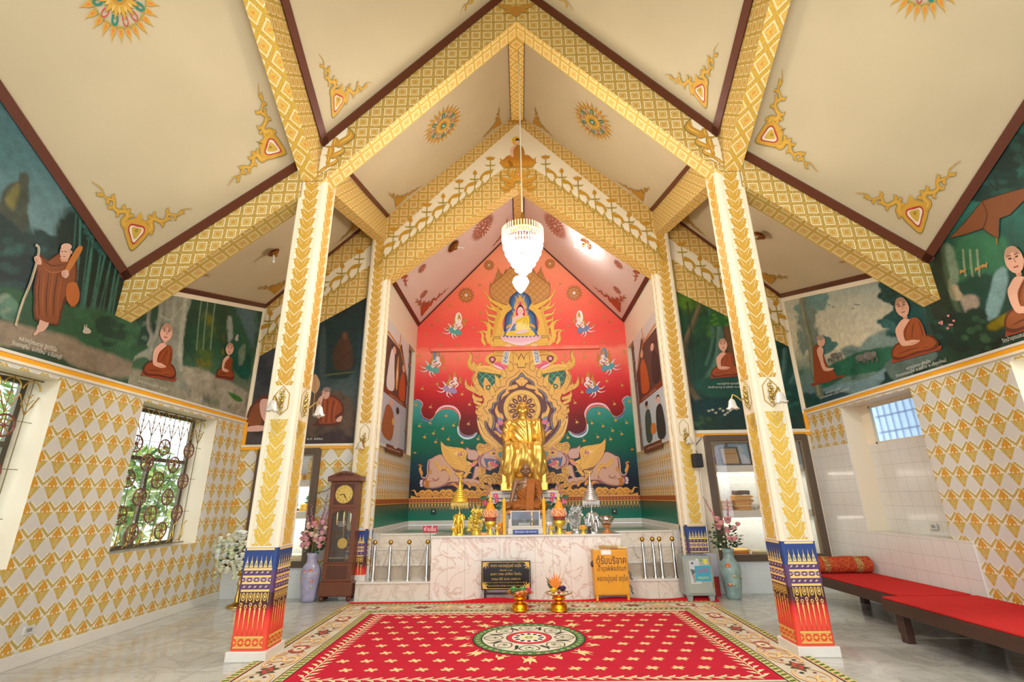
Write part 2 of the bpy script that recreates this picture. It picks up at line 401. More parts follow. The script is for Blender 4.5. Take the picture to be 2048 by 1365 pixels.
def text_polys(txt, size, font=None, bold=.0, shear=0, space=1.):
    cu = D.curves.new('t', 'FONT'); cu.body = txt; cu.size = size; cu.align_x = 'CENTER'; cu.align_y = 'CENTER'; cu.offset = bold; cu.shear = shear; cu.space_character = space; cu.fill_mode = 'NONE'; cu.resolution_u = 4
    o = D.objects.new('t', cu); COL.objects.link(o); dg = bpy.context.evaluated_depsgraph_get(); me = o.evaluated_get(dg).to_mesh()
    V = [tuple(v.co[:2]) for v in me.vertices]; nx = {}
    for e in me.edges: a, b = e.vertices; nx.setdefault(a, []).append(b); nx.setdefault(b, []).append(a)
    o.evaluated_get(dg).to_mesh_clear(); D.objects.remove(o); seen = set(); LP = []
    for v in range(len(V)):
        if v in seen or v not in nx: continue
        lp = [v]; seen.add(v); c = v
        while True:
            n = [w for w in sorted(nx[c], key=lambda w: (w != c + 1)) if w not in seen]
            if not n: break
            c = n[0]; seen.add(c); lp.append(c)
        if len(lp) > 2: LP.append(lp)
    ar = lambda l: sum(V[l[i - 1]][0] * V[l[i]][1] - V[l[i]][0] * V[l[i - 1]][1] for i in range(len(l))) / 2
    def inside(p, l):
        r = False
        for i in range(len(l)):
            a, b = V[l[i - 1]], V[l[i]]
            if (a[1] > p[1]) != (b[1] > p[1]) and p[0] < (b[0] - a[0]) * (p[1] - a[1]) / (b[1] - a[1]) + a[0]: r = not r
        return r
    F = []; A_ = [ar(l) for l in LP]; hol = {}
    for i, l in enumerate(LP):
        c = [j for j in range(len(LP)) if abs(A_[j]) > abs(A_[i]) and inside(V[l[0]], LP[j])]
        if c:
            j = min(c, key=lambda j: abs(A_[j]))
            if A_[j] * A_[i] < 0: hol[i] = j
    for i0, l in enumerate(LP):
        if i0 in hol: continue
        ls = [l] + [LP[h] for h in hol if hol[h] == i0]; fl = [i for q in ls for i in q]
        T = tessellate_polygon([[Vector((*V[i], 0)) for i in q] for q in ls])
        for t in T:
            t = [fl[k] for k in t]; a, b, c = (V[k] for k in t)
            if (b[0] - a[0]) * (c[1] - a[1]) - (b[1] - a[1]) * (c[0] - a[0]) < 0: t = t[::-1]
            F.append(tuple(t))
    return V, F
def art_text(s, txt, c, size, col, L=6, bold=0., shear=0, wide=None):
    V, F = text_polys(txt, size, bold=bold, shear=shear)
    if not V: return
    if wide:
        x0 = min(v[0] for v in V); x1 = max(v[0] for v in V); k = wide / max(1e-6, x1 - x0)
    else: k = 1
    m = M(col, s.rough) if isinstance(col, str) else col
    i = len(s.g.v); mi = s.g.mi(m)
    for j, v in enumerate(V): s.k = j // 40; s.g.v.append(tuple(s.w((c[0] + v[0] * k, c[1] + v[1]), L)))
    for f in F: s.g.f.append(tuple(i + j for j in f)); s.g.m.append(mi); s.g.uv.append(None); s.g.sm.append(False)
# ---------------------------------------------------------------- bodies: joined volumes, remeshed into one skin
class Body:
    def __init__(s): s.g = G(); s.m = M('#888888')
    def cap(s, pts, r): s.g.tube(pts, r, s.m, 12); [s.g.ball(p, q, s.m, 12) for p, q in zip(pts, r if isinstance(r, (list, tuple)) else [r] * len(pts))]; return s
    def ell(s, c, r, n=20): s.g.ball(c, r, s.m, n); return s
    def make(s, name, mat, vox=.012, it=6, parent=None, disp=None, **k):
        o = s.g.build('tmp'); md = o.modifiers.new('r', 'REMESH'); md.mode = 'VOXEL'; md.voxel_size = vox; md.use_smooth_shade = True
        sm = o.modifiers.new('s', 'SMOOTH'); sm.iterations = it; sm.factor = .5
        dg = bpy.context.evaluated_depsgraph_get(); me = D.meshes.new_from_object(o.evaluated_get(dg)); D.objects.remove(o)
        me.name = name; me.materials.clear(); me.materials.append(mat)
        if disp:
            n = len(me.vertices); co = np.empty(n * 3); me.vertices.foreach_get('co', co); co = co.reshape(-1, 3)
            no = np.empty(n * 3); me.vertices.foreach_get('normal', no); no = no.reshape(-1, 3)
            co = co + no * disp(co, no)[:, None]; me.vertices.foreach_set('co', co.ravel())
        me.polygons.foreach_set('use_smooth', [True] * len(me.polygons)); me.update()
        o = D.objects.new(name, me); COL.objects.link(o)
        if parent: o.parent = parent; o.matrix_parent_inverse = Matrix.Translation(-parent.location)
        for kk, vv in k.items(): o[kk] = vv
        return o
# ================================================================ the room
W = 5.3; YB = 9.0; YM = 12.3; XC = 2.85; ZC = .98
F1, F2 = 5.65, 8.87
def H1n(x): return 9.63 - 1.08 * abs(x)
def H1o(x): return 6.18 - .81 * (abs(x) - 3.14)
def H2n(x): return 10.12 - .93 * abs(x)
def H2o(x): return 5.40 + .975 * (W - abs(x))
def B1n(x): return 8.88 - 1.055 * abs(x)
def B1o(x): return 5.68 - .81 * (abs(x) - 3.11)
def B2n(x): return 8.15 - .80 * abs(x)
def HC(x): return 9.27 - 1.095 * abs(x)
XP = 2.88; XQ = 3.12; SA = .57
YR = 1.4      # ridge of the front cross gable
# ---- floor
g = G(); g.face([(-6.2, -3, 0), (6.2, -3, 0), (6.2, 9.4, 0), (-6.2, 9.4, 0)], FLOORM); struct(g.build('floor'))
def rects(u0, u1, v0, v1, holes):
    us = sorted({u0, u1, *[h[0] for h in holes], *[h[1] for h in holes]}); vs = sorted({v0, v1, *[h[2] for h in holes], *[h[3] for h in holes]})
    for a, b in zip(us, us[1:]):
        for c, d in zip(vs, vs[1:]):
            if not any(h[0] - 1e-6 <= a and b <= h[1] + 1e-6 and h[2] - 1e-6 <= c and d <= h[3] + 1e-6 for h in holes): yield a, b, c, d
def wallX(g, X, y0, y1, z0, z1, holes, m, s):   # s=+1: normal +x
    for a, b, c, d in rects(y0, y1, z0, z1, holes):
        q = [(X, a, c), (X, b, c), (X, b, d), (X, a, d)]
        if s < 0: q = q[::-1]
        g.face(q, m, [(p[1], p[2]) for p in q])
def wallY(g, Y, x0, x1, z0, z1, holes, m):      # normal -y
    for a, b, c, d in rects(x0, x1, z0, z1, holes):
        q = [(a, Y, c), (b, Y, c), (b, Y, d), (a, Y, d)]; g.face(q, m, [(p[0], p[2]) for p in q])
def revealX(g, X, X2, h, m, sill=None):
    a, b, c, d = h
    for q in ([(X, a, c), (X2, a, c), (X2, a, d), (X, a, d)], [(X, b, c), (X, b, d), (X2, b, d), (X2, b, c)], [(X, a, d), (X2, a, d), (X2, b, d), (X, b, d)]): g.face(q, m)
    g.face([(X, a, c), (X, b, c), (X2, b, c), (X2, a, c)], sill or m)
WH = [(6.45, 8.13, .97, 2.94), (3.5, 5.2, .97, 2.94), (.4, 2.1, .97, 2.94)]  # last opening is out of view, added to let in more light
g = G(); wallX(g, -W, -2.65, YB, 0, 3.02, WH, PAPER, 1); wallX(g, -W, -2.65, YB, 3.02, 8.2, [], CREAM, 1)
for h in WH: revealX(g, -W, -5.68, h, CREAM, WTILE)
struct(g.build('wall_left'))
WR = [(6.5, 8.0, 1.03, 2.95), (3.5, 5.1, .97, 2.94), (.4, 2.1, .97, 2.94)]  # rearmost opening is unseen, cut for extra light
g = G(); wallX(g, W, -2.65, YB, 0, 3.02, WR, PAPER, -1); wallX(g, W, -2.65, YB, 3.02, 8.2, [], CREAM, -1)
revealX(g, W, 5.62, WR[0], CREAM, TILE)
for h in WR[1:]: revealX(g, W, 5.68, h, CREAM, WTILE)
wallX(g, 5.62, 6.5, 8.0, 1.03, 2.33, [], TILE, -1)
wallX(g, 5.62, 6.5, 8.0, 2.33, 2.95, [(6.72, 7.82, 2.33, 2.93)], CREAM, -1)
struct(g.build('wall_right'))
# raised tiled dado under the right recess and tile skirting
g = G(); g.box((W - .03, 6.2, 0), (W, YB, 1.03), TILE); g.box((W - .025, 8.0, 1.03), (W, YB, 2.36), TILE); struct(g.build('trim_1'))
HL = (-4.95, -3.8, .5, 2.5); HR = (3.35, 5.2, .52, 2.62)
g = G(); wallY(g, YB, -W, -2.72, .5, 2.5, [HL], PAPERB); wallY(g, YB, -W, -2.72, 0, .5, [], SPECK); wallY(g, YB, -W, -2.72, 2.5, 8.4, [], CREAM); struct(g.build('wall_back_left'))
g = G(); wallY(g, YB, 2.72, W, .52, 2.62, [HR], CREAM); wallY(g, YB, 2.72, W, 0, .52, [], SPECK); wallY(g, YB, 2.72, W, 2.62, 8.4, [], CREAM); struct(g.build('wall_back_right'))
# baseboards
g = G()
g.bbox((-W, -2.6, 0), (-W + .03, YB, .13), WTILE, .006); struct(g.build('baseboard_left'))
g = G(); g.bbox((W - .03, -2.6, 0), (W, 6.2, .13), WTILE, .006); struct(g.build('baseboard_right'))
# yellow and white line under the paintings
YEL = M('#F2A81E', .45)
g = G()
for s in (-1, 1):
    a = sorted((s * W, s * (W - .02))); g.box((a[0], -2.6, 3.02), (a[1], YB, 3.07), YEL); a2 = sorted((s * W, s * (W - .03))); g.box((a2[0], -2.6, 3.07), (a2[1], YB, 3.10), M('#D8D2C6', .5)); g.box((a[0], -2.6, 2.99), (a[1], YB, 3.02), CREAM)
    a3 = sorted((s * (W), s * 3.2)); zb = 2.5 if s < 0 else 2.62
    g.box((a3[0], YB - .02, zb), (a3[1], YB, zb + .055), YEL); g.box((a3[0], YB - .03, zb + .055), (a3[1], YB, zb + .095), M('#E3D9C0', .5))
    c = sorted((s * W, s * (W - .055))); g.box((c[0], YB - .025, zb), (c[1], YB - .0, 3.02), YEL)
struct(g.build('trim_2'))
# ---- chancel walls
for s, nm in ((-1, 'wall_chancel_left'), (1, 'wall_chancel_right')):
    g = G(); hole = [(11.45, 12.2, 2.62, 5.35)]
    wallX(g, s * XC, 9.2, YM, 1.6, 2.62, [], None or m_wallpaper('wall_pattern_small' + str(s), .17, .3), -s)
    wallX(g, s * XC, 9.2, YM, 2.62, 6.3, hole, M('#E9DFC4', .5), -s)
    revealX(g, s * XC, s * (XC + .16), hole[0], CREAM)
    struct(g.build(nm))
m, nt, b = shader('green_dado', .35); X_, Y_, Z_, tc = objxyz(nt)
out(nt, b, ramp(nt, (Z_ - 1.05) / .5, [(0, '#0E7A5E'), (.3, '#12745A'), (.62, '#3F6450'), (1, '#6B5A3E')])); GREEND = m
g = G()
for s in (-1, 1): wallX(g, s * XC, 9.2, YM, ZC, 1.6, [], GREEND, -s)
wallY(g, YM, -XC, XC, ZC, 1.6, [], GREEND); struct(g.build('wall_chancel_dado'))
g = G(); wallY(g, YM, -XC, XC, 1.6, 9.4, [], M('#E06A50', .6)); struct(g.build('wall_chancel_back'))
g = G()
for s in (-1, 1):
    a = sorted((s * XC, s * (XC - .03))); g.box((a[0], 9.25, ZC), (a[1], YM, ZC + .1), WTILE)
    a = sorted((s * XC, s * (XC - .02))); g.box((a[0], 9.25, 1.5), (a[1], YM, 1.58), M('#A0502A', .4)); g.box((a[0], 9.25, 1.585), (a[1], YM, 1.6), M('#E0A545', .4)); g.box((a[0], 9.25, 1.485), (a[1], YM, 1.5), M('#E0A545', .4))
g.box((-XC, YM - .03, ZC), (XC, YM, ZC + .1), WTILE); struct(g.build('baseboard_chancel'))
g = G(); g.face([(-XC, 9.86, ZC - .002), (XC, 9.86, ZC - .002), (XC, YM, ZC - .002), (-XC, YM, ZC - .002)], m_marble('chancel_floor', '#A9AD9C', '#7E8A7A', 1.2, (.6, .6), .08, .6, '#8c8c80', .05, '#93A291')); struct(g.build('floor_chancel'))
# ---- ceilings
def quadgrid(g, c, m, n=6):   # c: 4 corners, bilinear
    a, b, d, e = [Vector(p) for p in c]
    rows = [[(a * (1 - t) + b * t) * (1 - s) + (e * (1 - t) + d * t) * s for t in (i / n for i in range(n + 1))] for s in (j / n for j in range(n + 1))]
    g.grid(rows, m, smooth=True)
class Panel(Art):
    """artwork on one sloping ceiling panel; corner order: a (eave/front) b (eave/back) d (ridge/back) e (ridge/front); x runs a->b, y runs a->e in metres"""
    def __init__(s, c, flip=False, **k):
        s.c = [Vector(p) for p in c]; s.lx = (s.c[1] - s.c[0]).length; s.ly = (s.c[3] - s.c[0]).length
        Art.__init__(s, s.c[0], s.c[1] - s.c[0], (s.c[3] - s.c[0]), eps=.0025, **k)
        n = (s.c[1] - s.c[0]).cross(s.c[3] - s.c[0]).normalized(); s.dn = n if n.z < 0 else -n
    def w(s, q, L):
        a, b, d, e = s.c; t = q[0] / s.lx; r = q[1] / s.ly
        return (a * (1 - t) + b * t) * (1 - r) + (e * (1 - t) + d * t) * r + s.dn * (.008 + s.eps * L)
def frame_trim(g, c, wd, m, sides='aber', th=.035):
    a, b, d, e = [Vector(p) for p in c]; cen = (a + b + d + e) / 4; n = (b - a).cross(e - a).normalized()
    n = n if n.z < 0 else -n
    for p, q, k in ((a, b, 'a'), (b, d, 'b'), (d, e, 'e'), (e, a, 'r')):
        if k not in sides: continue
        t = (q - p).normalized(); ins = n.cross(t); ins = ins if ins.dot(cen - p) > 0 else -ins
        g.prism([p, q, q + ins * wd - t * wd * .0, p + ins * wd], n * th, m)
PAN = {}
for s in (-1, 1):
    def P(x, Y, z): return (s * x, Y, z)
    top = SA * (F1 - YR)
    PAN['An', s] = [P(XP, YR, H1n(XP) + top), P(XP, F1, H1n(XP)), P(.12, F1, H1n(.12)), P(.12, YR, H1n(.12) + top)]
    PAN['Ao', s] = [P(W, YR, H1o(W) + top), P(W, F1, H1o(W)), P(XQ, F1, H1o(XQ)), P(XQ, YR, H1o(XQ) + top)]
    PAN['Bn', s] = [P(XP, F1 + .1, H1n(XP) + .03), P(XP, F2 + .1, 7.44), P(.12, F2 + .1, H2n(.12)), P(.12, F1 + .1, H1n(.12))]
    PAN['Bo', s] = [P(W, F1 + .1, H1o(W) + .02), P(W, YB, H2o(W)), P(XQ, YB, H2o(XQ)), P(XQ, F1 + .1, H1o(XQ) + .02)]
    PAN['Cn', s] = [P(XC, 9.15, HC(XC)), P(XC, YM, HC(XC)), P(.12, YM, HC(.12)), P(.12, 9.15, HC(.12))]
    PAN['Dn', s] = [P(XP, -2.85, H1n(XP)), P(XP, YR, H1n(XP) + top), P(0, YR, H1n(0) + top), P(0, -2.85, H1n(0))]
    PAN['Do', s] = [P(W, -2.85, H1o(W)), P(W, YR, H1o(W) + top), P(XP, YR, H1o(XP) + top), P(XP, -2.85, H1o(XP))]
CEILP = M('#D3BFA6', .7, var=.04, nscale=1.5)
for k, nm in (('An', 'ceiling_nave_front'), ('Ao', 'ceiling_aisle_front'), ('Bn', 'ceiling_nave_middle'), ('Bo', 'ceiling_aisle_middle'), ('Cn', 'ceiling_chancel'), ('Dn', 'ceiling_nave_rear'), ('Do', 'ceiling_aisle_rear')):
    for s in (-1, 1):
        g = G(); quadgrid(g, PAN[k, s], CEIL if k != 'Cn' else M('#E6CFC2', .7)); struct(g.build(nm))
g = G()
for s in (-1, 1):
    frame_trim(g, PAN['An', s], .1, TRIM, 'abr'[:2]); frame_trim(g, PAN['Ao', s], .1, TRIM, 'ab'); frame_trim(g, PAN['Bn', s], .075, TRIM, 'ab'); frame_trim(g, PAN['Bo', s], .085, TRIM, 'ab')
    frame_trim(g, PAN['Cn', s], .09, TRIM, 'a'); frame_trim(g, PAN['Cn', s], .035, TRIM, 'b'); frame_trim(g, PAN['Bn', s], .05, TRIM, 'e'); frame_trim(g, PAN['Cn', s], .06, TRIM, 'e')
struct(g.build('trim_3'))
# top closing gaps: small fillets at the ridge
g = G()
top = SA * (F1 - YR)
g.box((-.13, F1, H1n(0) - .2), (.13, 6., H1n(0) + .1), CREAM)
struct(g.build('trim_4'))
def beam(name, label, faces, extra=None):
    g = G()
    for q, m, uv in faces: g.face(q, m, uv)
    if extra: extra(g)
    o = g.build(name); tag(o, label, 'roof beam'); return o
# ---- ridge beams
def ridge(y0, z0, y1, z1, hw, label, m):
    q = [(-hw, y0, z0), (hw, y0, z0), (hw, y1, z1), (-hw, y1, z1)][::-1]; L = hypot(y1 - y0, z1 - z0)
    F = [(q, m, [(p[0], p[1]) for p in q])]
    for s in (-1, 1):
        F.append(([(s * hw, y0, z0), (s * hw, y1, z1), (s * hw, y1, z1 + .3), (s * hw, y0, z0 + .3)], CREAM, None))
        F.append(([(s * (hw + .075), y0, z0 + .06), (s * (hw + .075), y1, z1 + .06), (s * (hw + .005), y1, z1 + .06), (s * (hw + .005), y0, z0 + .06)], TRIM, None))
    beam('roof_beam', label, F)
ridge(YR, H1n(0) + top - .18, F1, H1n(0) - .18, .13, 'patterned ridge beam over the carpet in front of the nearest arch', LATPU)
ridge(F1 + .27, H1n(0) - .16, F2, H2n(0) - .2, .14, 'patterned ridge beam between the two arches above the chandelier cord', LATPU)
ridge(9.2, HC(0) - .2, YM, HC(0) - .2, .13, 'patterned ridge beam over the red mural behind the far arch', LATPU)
# ---- purlins
def purlin(s, y0, zt0, zb0, y1, zt1, zb1, label):
    a, b = s * XP, s * XQ; F = []
    q = [(a, y0, zb0), (a, y1, zb1), (a, y1, zt1), (a, y0, zt0)]; F.append((q, LATP, [(p[1], p[2]) for p in q]))
    q = [(b, y0, zb0), (b, y1, zb1), (b, y1, zt1 + .3), (b, y0, zt0 + .3)]; F.append((q, LATP, [(p[1], p[2]) for p in q]))
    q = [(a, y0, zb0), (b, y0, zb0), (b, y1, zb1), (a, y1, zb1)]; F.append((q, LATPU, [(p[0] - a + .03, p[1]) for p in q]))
    beam('roof_beam', label, F)
for s, nm in ((-1, 'left'), (1, 'right')):
    purlin(s, YR, H1n(XP) + top, 5.93 + .6 * (F1 - YR), F1 + .02, H1n(XP), 5.93, f'gold diamond patterned beam rising toward the viewer from the near {nm} column')
    purlin(s, F1 + .25, H1n(XP) + .05, 6.02, F2 + .02, 7.44, 6.86, f'gold diamond patterned beam joining the near and far {nm} columns')
# ---- cross frames
def frameface(Y, xs, top_, bot, m, s=1):
    F = []
    for a, b in zip(xs, xs[1:]):
        q = [(s * a, Y, bot(a)), (s * b, Y, bot(b)), (s * b, Y, top_(b)), (s * a, Y, top_(a))]; F.append((q, m, [(p[0], p[2]) for p in q]))
    return F
def under(Y0, Y1, xs, bot, m, s=1):
    F = []
    for a, b in zip(xs, xs[1:]):
        q = [(s * a, Y0, bot(a)), (s * b, Y0, bot(b)), (s * b, Y1, bot(b)), (s * a, Y1, bot(a))]; F.append((q, m, [(abs(p[0]) * 1.35, p[1]) for p in q]))
    return F
xn = [0, XP]; xo = [XQ - .02, W]
F = []
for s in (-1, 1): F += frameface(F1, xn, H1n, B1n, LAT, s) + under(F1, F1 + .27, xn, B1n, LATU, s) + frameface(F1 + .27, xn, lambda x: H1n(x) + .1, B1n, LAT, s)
beam('roof_beam', 'gold latticed arch of rafters between the two nearest columns', F)
for s, nm in ((-1, 'left'), (1, 'right')):
    F = frameface(F1, xo, H1o, B1o, LAT, s) + under(F1, F1 + .27, xo, B1o, LATU, s) + frameface(F1 + .27, xo, H1o, B1o, LAT, s)
    beam('roof_beam', f'gold latticed rafter sloping from the near column down to the {nm} side wall', F)
F = []; up2 = lambda x: 9.82 - 1.05 * x; lo2 = lambda x: 8.87 - .85 * x
for s in (-1, 1):
    F += frameface(F2, [0, XP], H2n, up2, LATC, s) + frameface(F2, [0, XP], up2, lo2, CREAM, s) + frameface(F2, [0, XP], lo2, B2n, LATC, s) + under(F2, 9.2, [0, XP], B2n, LATPU, s)
ARCH2 = beam('roof_beam', 'far arch with a painted lotus band and small painted seated figure at its peak', F)
g = G(); wallY(g, 9.2, -XC, XC, 9, 10.4, [], CREAM); struct(g.build('wall_gable'))
# outer walls above the paintings at the back: lattice, lotus band, lattice
uo = lambda x: 5.18 + .76 * (W - x); lw = lambda x: 4.70 + .76 * (W - x); pt = lambda x: 4.3 + .6 * (W - x)
for s, nm in ((-1, 'left'), (1, 'right')):
    F = frameface(YB - .012, [3.15, W - .06], H2o, uo, LATC, s) + frameface(YB - .012, [3.15, W - .06], uo, lw, CREAM, s) + frameface(YB - .012, [3.15, W - .06], lw, pt, LATC, s)
    g = G(); [g.face(q, m, uv) for q, m, uv in F]; struct(g.build('trim_5' if s < 0 else 'trim_6'))
# ---- columns
DK = '#3A1C22'
def spires(A, x0, x1, z, n, h, col, dark, L=3):
    for i in range(n):
        cx = x0 + (x1 - x0) * (i + .5) / n; w = (x1 - x0) / n
        A.poly([(cx - w * .42, z), (cx + w * .42, z), (cx + w * .2, z + h * .45), (cx + w * .07, z + h * .6), (cx, z + h), (cx - w * .07, z + h * .6), (cx - w * .2, z + h * .45)], col, L)
        A.ell((cx, z + h * .25), w * .2, h * .13, dark, L + 1, 8); A.ell((cx, z + h * .25), w * .11, h * .08, col, L + 2, 6)
m, nt, b = shader('base_cloth', .42, .5); X_, Y_, Z_, tc = objxyz(nt)
out(nt, b, ramp(nt, (Z_ - .1) / 1.0, [(0, '#E2502E'), (.14, '#E84A32'), (.26, '#E8432F'), (.36, '#D2202A'), (.40, '#8C1C24'), (.44, '#4A1E22'), (.545, '#3C2226'), (.56, '#5C3C62'), (.76, '#553A66'), (.775, '#1D3F7C'), (1, '#1B3C7A')])); BASEC = m
def base_art(O, U, w):
    A = Art(O, U, (0, 0, 1), eps=.0012, rough=.4); x0, x1 = -w / 2, w / 2; Y1_, Y2_ = '#E2B45C', '#EBC878'
    for z, h, c in ((.125, .018, Y1_), (.215, .022, Y1_), (.66, .022, Y2_), (.735, .02, Y2_), (.80, .02, Y2_), (.87, .025, Y2_), (1.075, .022, '#E9C98C')): A.poly([(x0, z), (x1, z), (x1, z + h), (x0, z + h)], c, 2)
    n = max(2, round(w / .075))
    for i in range(n):          # diamonds of the lowest band and the purple band
        cx = x0 + w * (i + .5) / n; q = w / n
        for z0, z1, c in ((.145, .212, '#E9A84C'), (.755, .798, '#D7B4A0')):
            for t in (-1, 1): A.poly([(cx + t * q * .5, z0 + (z1 - z0) * .2), (cx + t * q * .5, z1 - (z1 - z0) * .2), (cx + t * q * .18, (z0 + z1) / 2)][::1], c, 2)
            A.poly([(cx - q * .3, z1), (cx + q * .3, z1), (cx, z1 - (z1 - z0) * .38)], c, 2); A.poly([(cx - q * .3, z0), (cx + q * .3, z0), (cx, z0 + (z1 - z0) * .38)], c, 2); A.ell((cx, (z0 + z1) / 2), q * .14, (z1 - z0) * .16, c, 3, 6)
    n = max(3, round(w / .048))
    for i in range(n):           # long drops running down over the red
        cx = x0 + w * (i + .5) / n; q = w / n; dz = .02 * (i % 2)
        A.poly([(cx - q * .2, .50 - dz), (cx - q * .13, .44 - dz), (cx, .27), (cx + q * .13, .44 - dz), (cx + q * .2, .50 - dz), (cx, .515 - dz)], '#E6BC62', 3)
        A.stroke([(cx, .30), (cx, .237)], .004, '#B63A26', 2, sm=0); A.ell((cx, .535 - dz), q * .32, .022, '#E0B765', 3, 8); A.ell((cx, .535 - dz), q * .16, .011, '#5A2226', 4, 6)
    n = max(2, round(w / .085))
    for i in range(n):
        cx = x0 + w * (i + .5) / n; q = w / n
        A.ell((cx, .61), q * .3, .042, '#D9B25A', 3, 12); A.ell((cx, .61), q * .2, .028, '#42222A', 4, 10); A.ell((cx, .612), q * .12, .018, '#E6CB72', 5, 8)
        for t in (-1, 1): A.poly([(cx + t * q * .34, .65), (cx + t * q * .5, .65), (cx + t * q * .5, .55), (cx + t * q * .4, .56)], '#C9A04C', 3)
    spires(A, x0, x1, .90, max(3, round(w / .052)), .125, '#E0C97E', '#23396E')
    for i in range(max(3, round(w / .06))):
        cx = x0 + .06 * (i + .5)
        if cx < x1 - .01:
            for z in (.70, .842): A.poly([(cx - .018, z), (cx + .004, z), (cx + .018, z + .018), (cx - .004, z + .018)], '#CBB2B0', 2)
    return A
def column(cx, cy, zb, ztop, label, zcloth=1.07, strip=STRIP, scale_z=0., ph=.1):
    t = thing('column', label, 'column', (cx, cy, zb)); h = .19
    G().bbox((cx - .215, cy - .215, zb), (cx + .215, cy + .215, zb + ph), WTILE, .008).build('plinth', t)
    # shaft: square with rounded beads at its corners
    g = G(); r = .035; prof = []
    for qx, qy, a0 in ((1, -1, -90), (1, 1, 0), (-1, 1, 90), (-1, -1, 180)):
        c0 = (cx + qx * (h - r), cy + qy * (h - r))
        for k in range(6): a = radians(a0 + k * 18); prof.append((c0[0] + r * cos(a), c0[1] + r * sin(a)))
    g.grid([[(x, y, z) for x, y in prof] for z in (zb + .1, ztop)], CREAM, close=True, smooth=False)
    for sx, sy in ((0, -1), (1, 0), (-1, 0)):   # raised fillets beside the leaf strip
        for k in (-1, 1):
            c = k * .128
            lo = (cx + (c - .006 if sy else sx * h - .0), cy + (sy * h - .008 if sy else c - .006), zb + 1.1 + scale_z); hi = (cx + (c + .006 if sy else sx * h), cy + (sy * h if sy else c + .006), ztop)
            lo, hi = [min(a, b) for a, b in zip(lo, hi)], [max(a, b) + .0 for a, b in zip(lo, hi)]
            if sx: lo[0] -= .008 if sx < 0 else 0; hi[0] += .008 if sx > 0 else 0
            g.box(lo, hi, CREAM)
    g.build('shaft', t)
    zc = zb + 1.1 + scale_z
    for O, U in (((cx, cy - h - .003, 0), (1, 0, 0)), ((cx + h + .003, cy, 0), (0, 1, 0)), ((cx - h - .003, cy, 0), (0, -1, 0))):
        if (O[0] - cx) * cx > 0 and abs(O[0] - cx) > .1: continue      # outer flanks are never seen
        g = G(); O = Vector(O); U = Vector(U)
        for z0, z1, mm in ((zc + .02, 2.53, STRIPL if zcloth > 1 else strip), (2.95, ztop - .02, strip)):
            q = [O + U * a + Vector((0, 0, z)) for a, z in ((-.112, z0), (.112, z0), (.112, z1), (-.112, z1))]; g.face(q, mm, [(-.112, z0), (.112, z0), (.112, z1), (-.112, z1)])
        g.build('leaf_strip', t)
        A = Art(O, U, (0, 0, 1), eps=.001)
        A.stroke([(0, 2.58), (.085, 2.66), (.085, 2.84), (0, 2.94), (-.085, 2.84), (-.085, 2.66)], .012, '#B6902E', 2, sm=0, closed=True)
        A.build('painted_frame', t)
        w = .312; A = base_art(O + Vector((0, 0, zb)), U, w * 1.0); A.build('painted_pattern', t)
    g = G(); zz = zb + .1
    g.grid([[(cx + (x - cx) * 1.006, cy + (y - cy) * 1.006, z) for x, y in prof] for z in (zz, zb + 1.1)], BASEC, close=True, smooth=False); o = g.build('painted_base', t)
    return t
def slabz(o): pass
for s, nm in ((-1, 'left'), (1, 'right')):
    column(s * 2.965, 5.875, 0, 6.9, f'near {nm} cream column with gold leaf strips and red and blue painted foot')
    column(s * 2.96, 9.07, 0, 7.7, f'far {nm} cream column with gold leaf strips beside the marble steps', ph=.37)
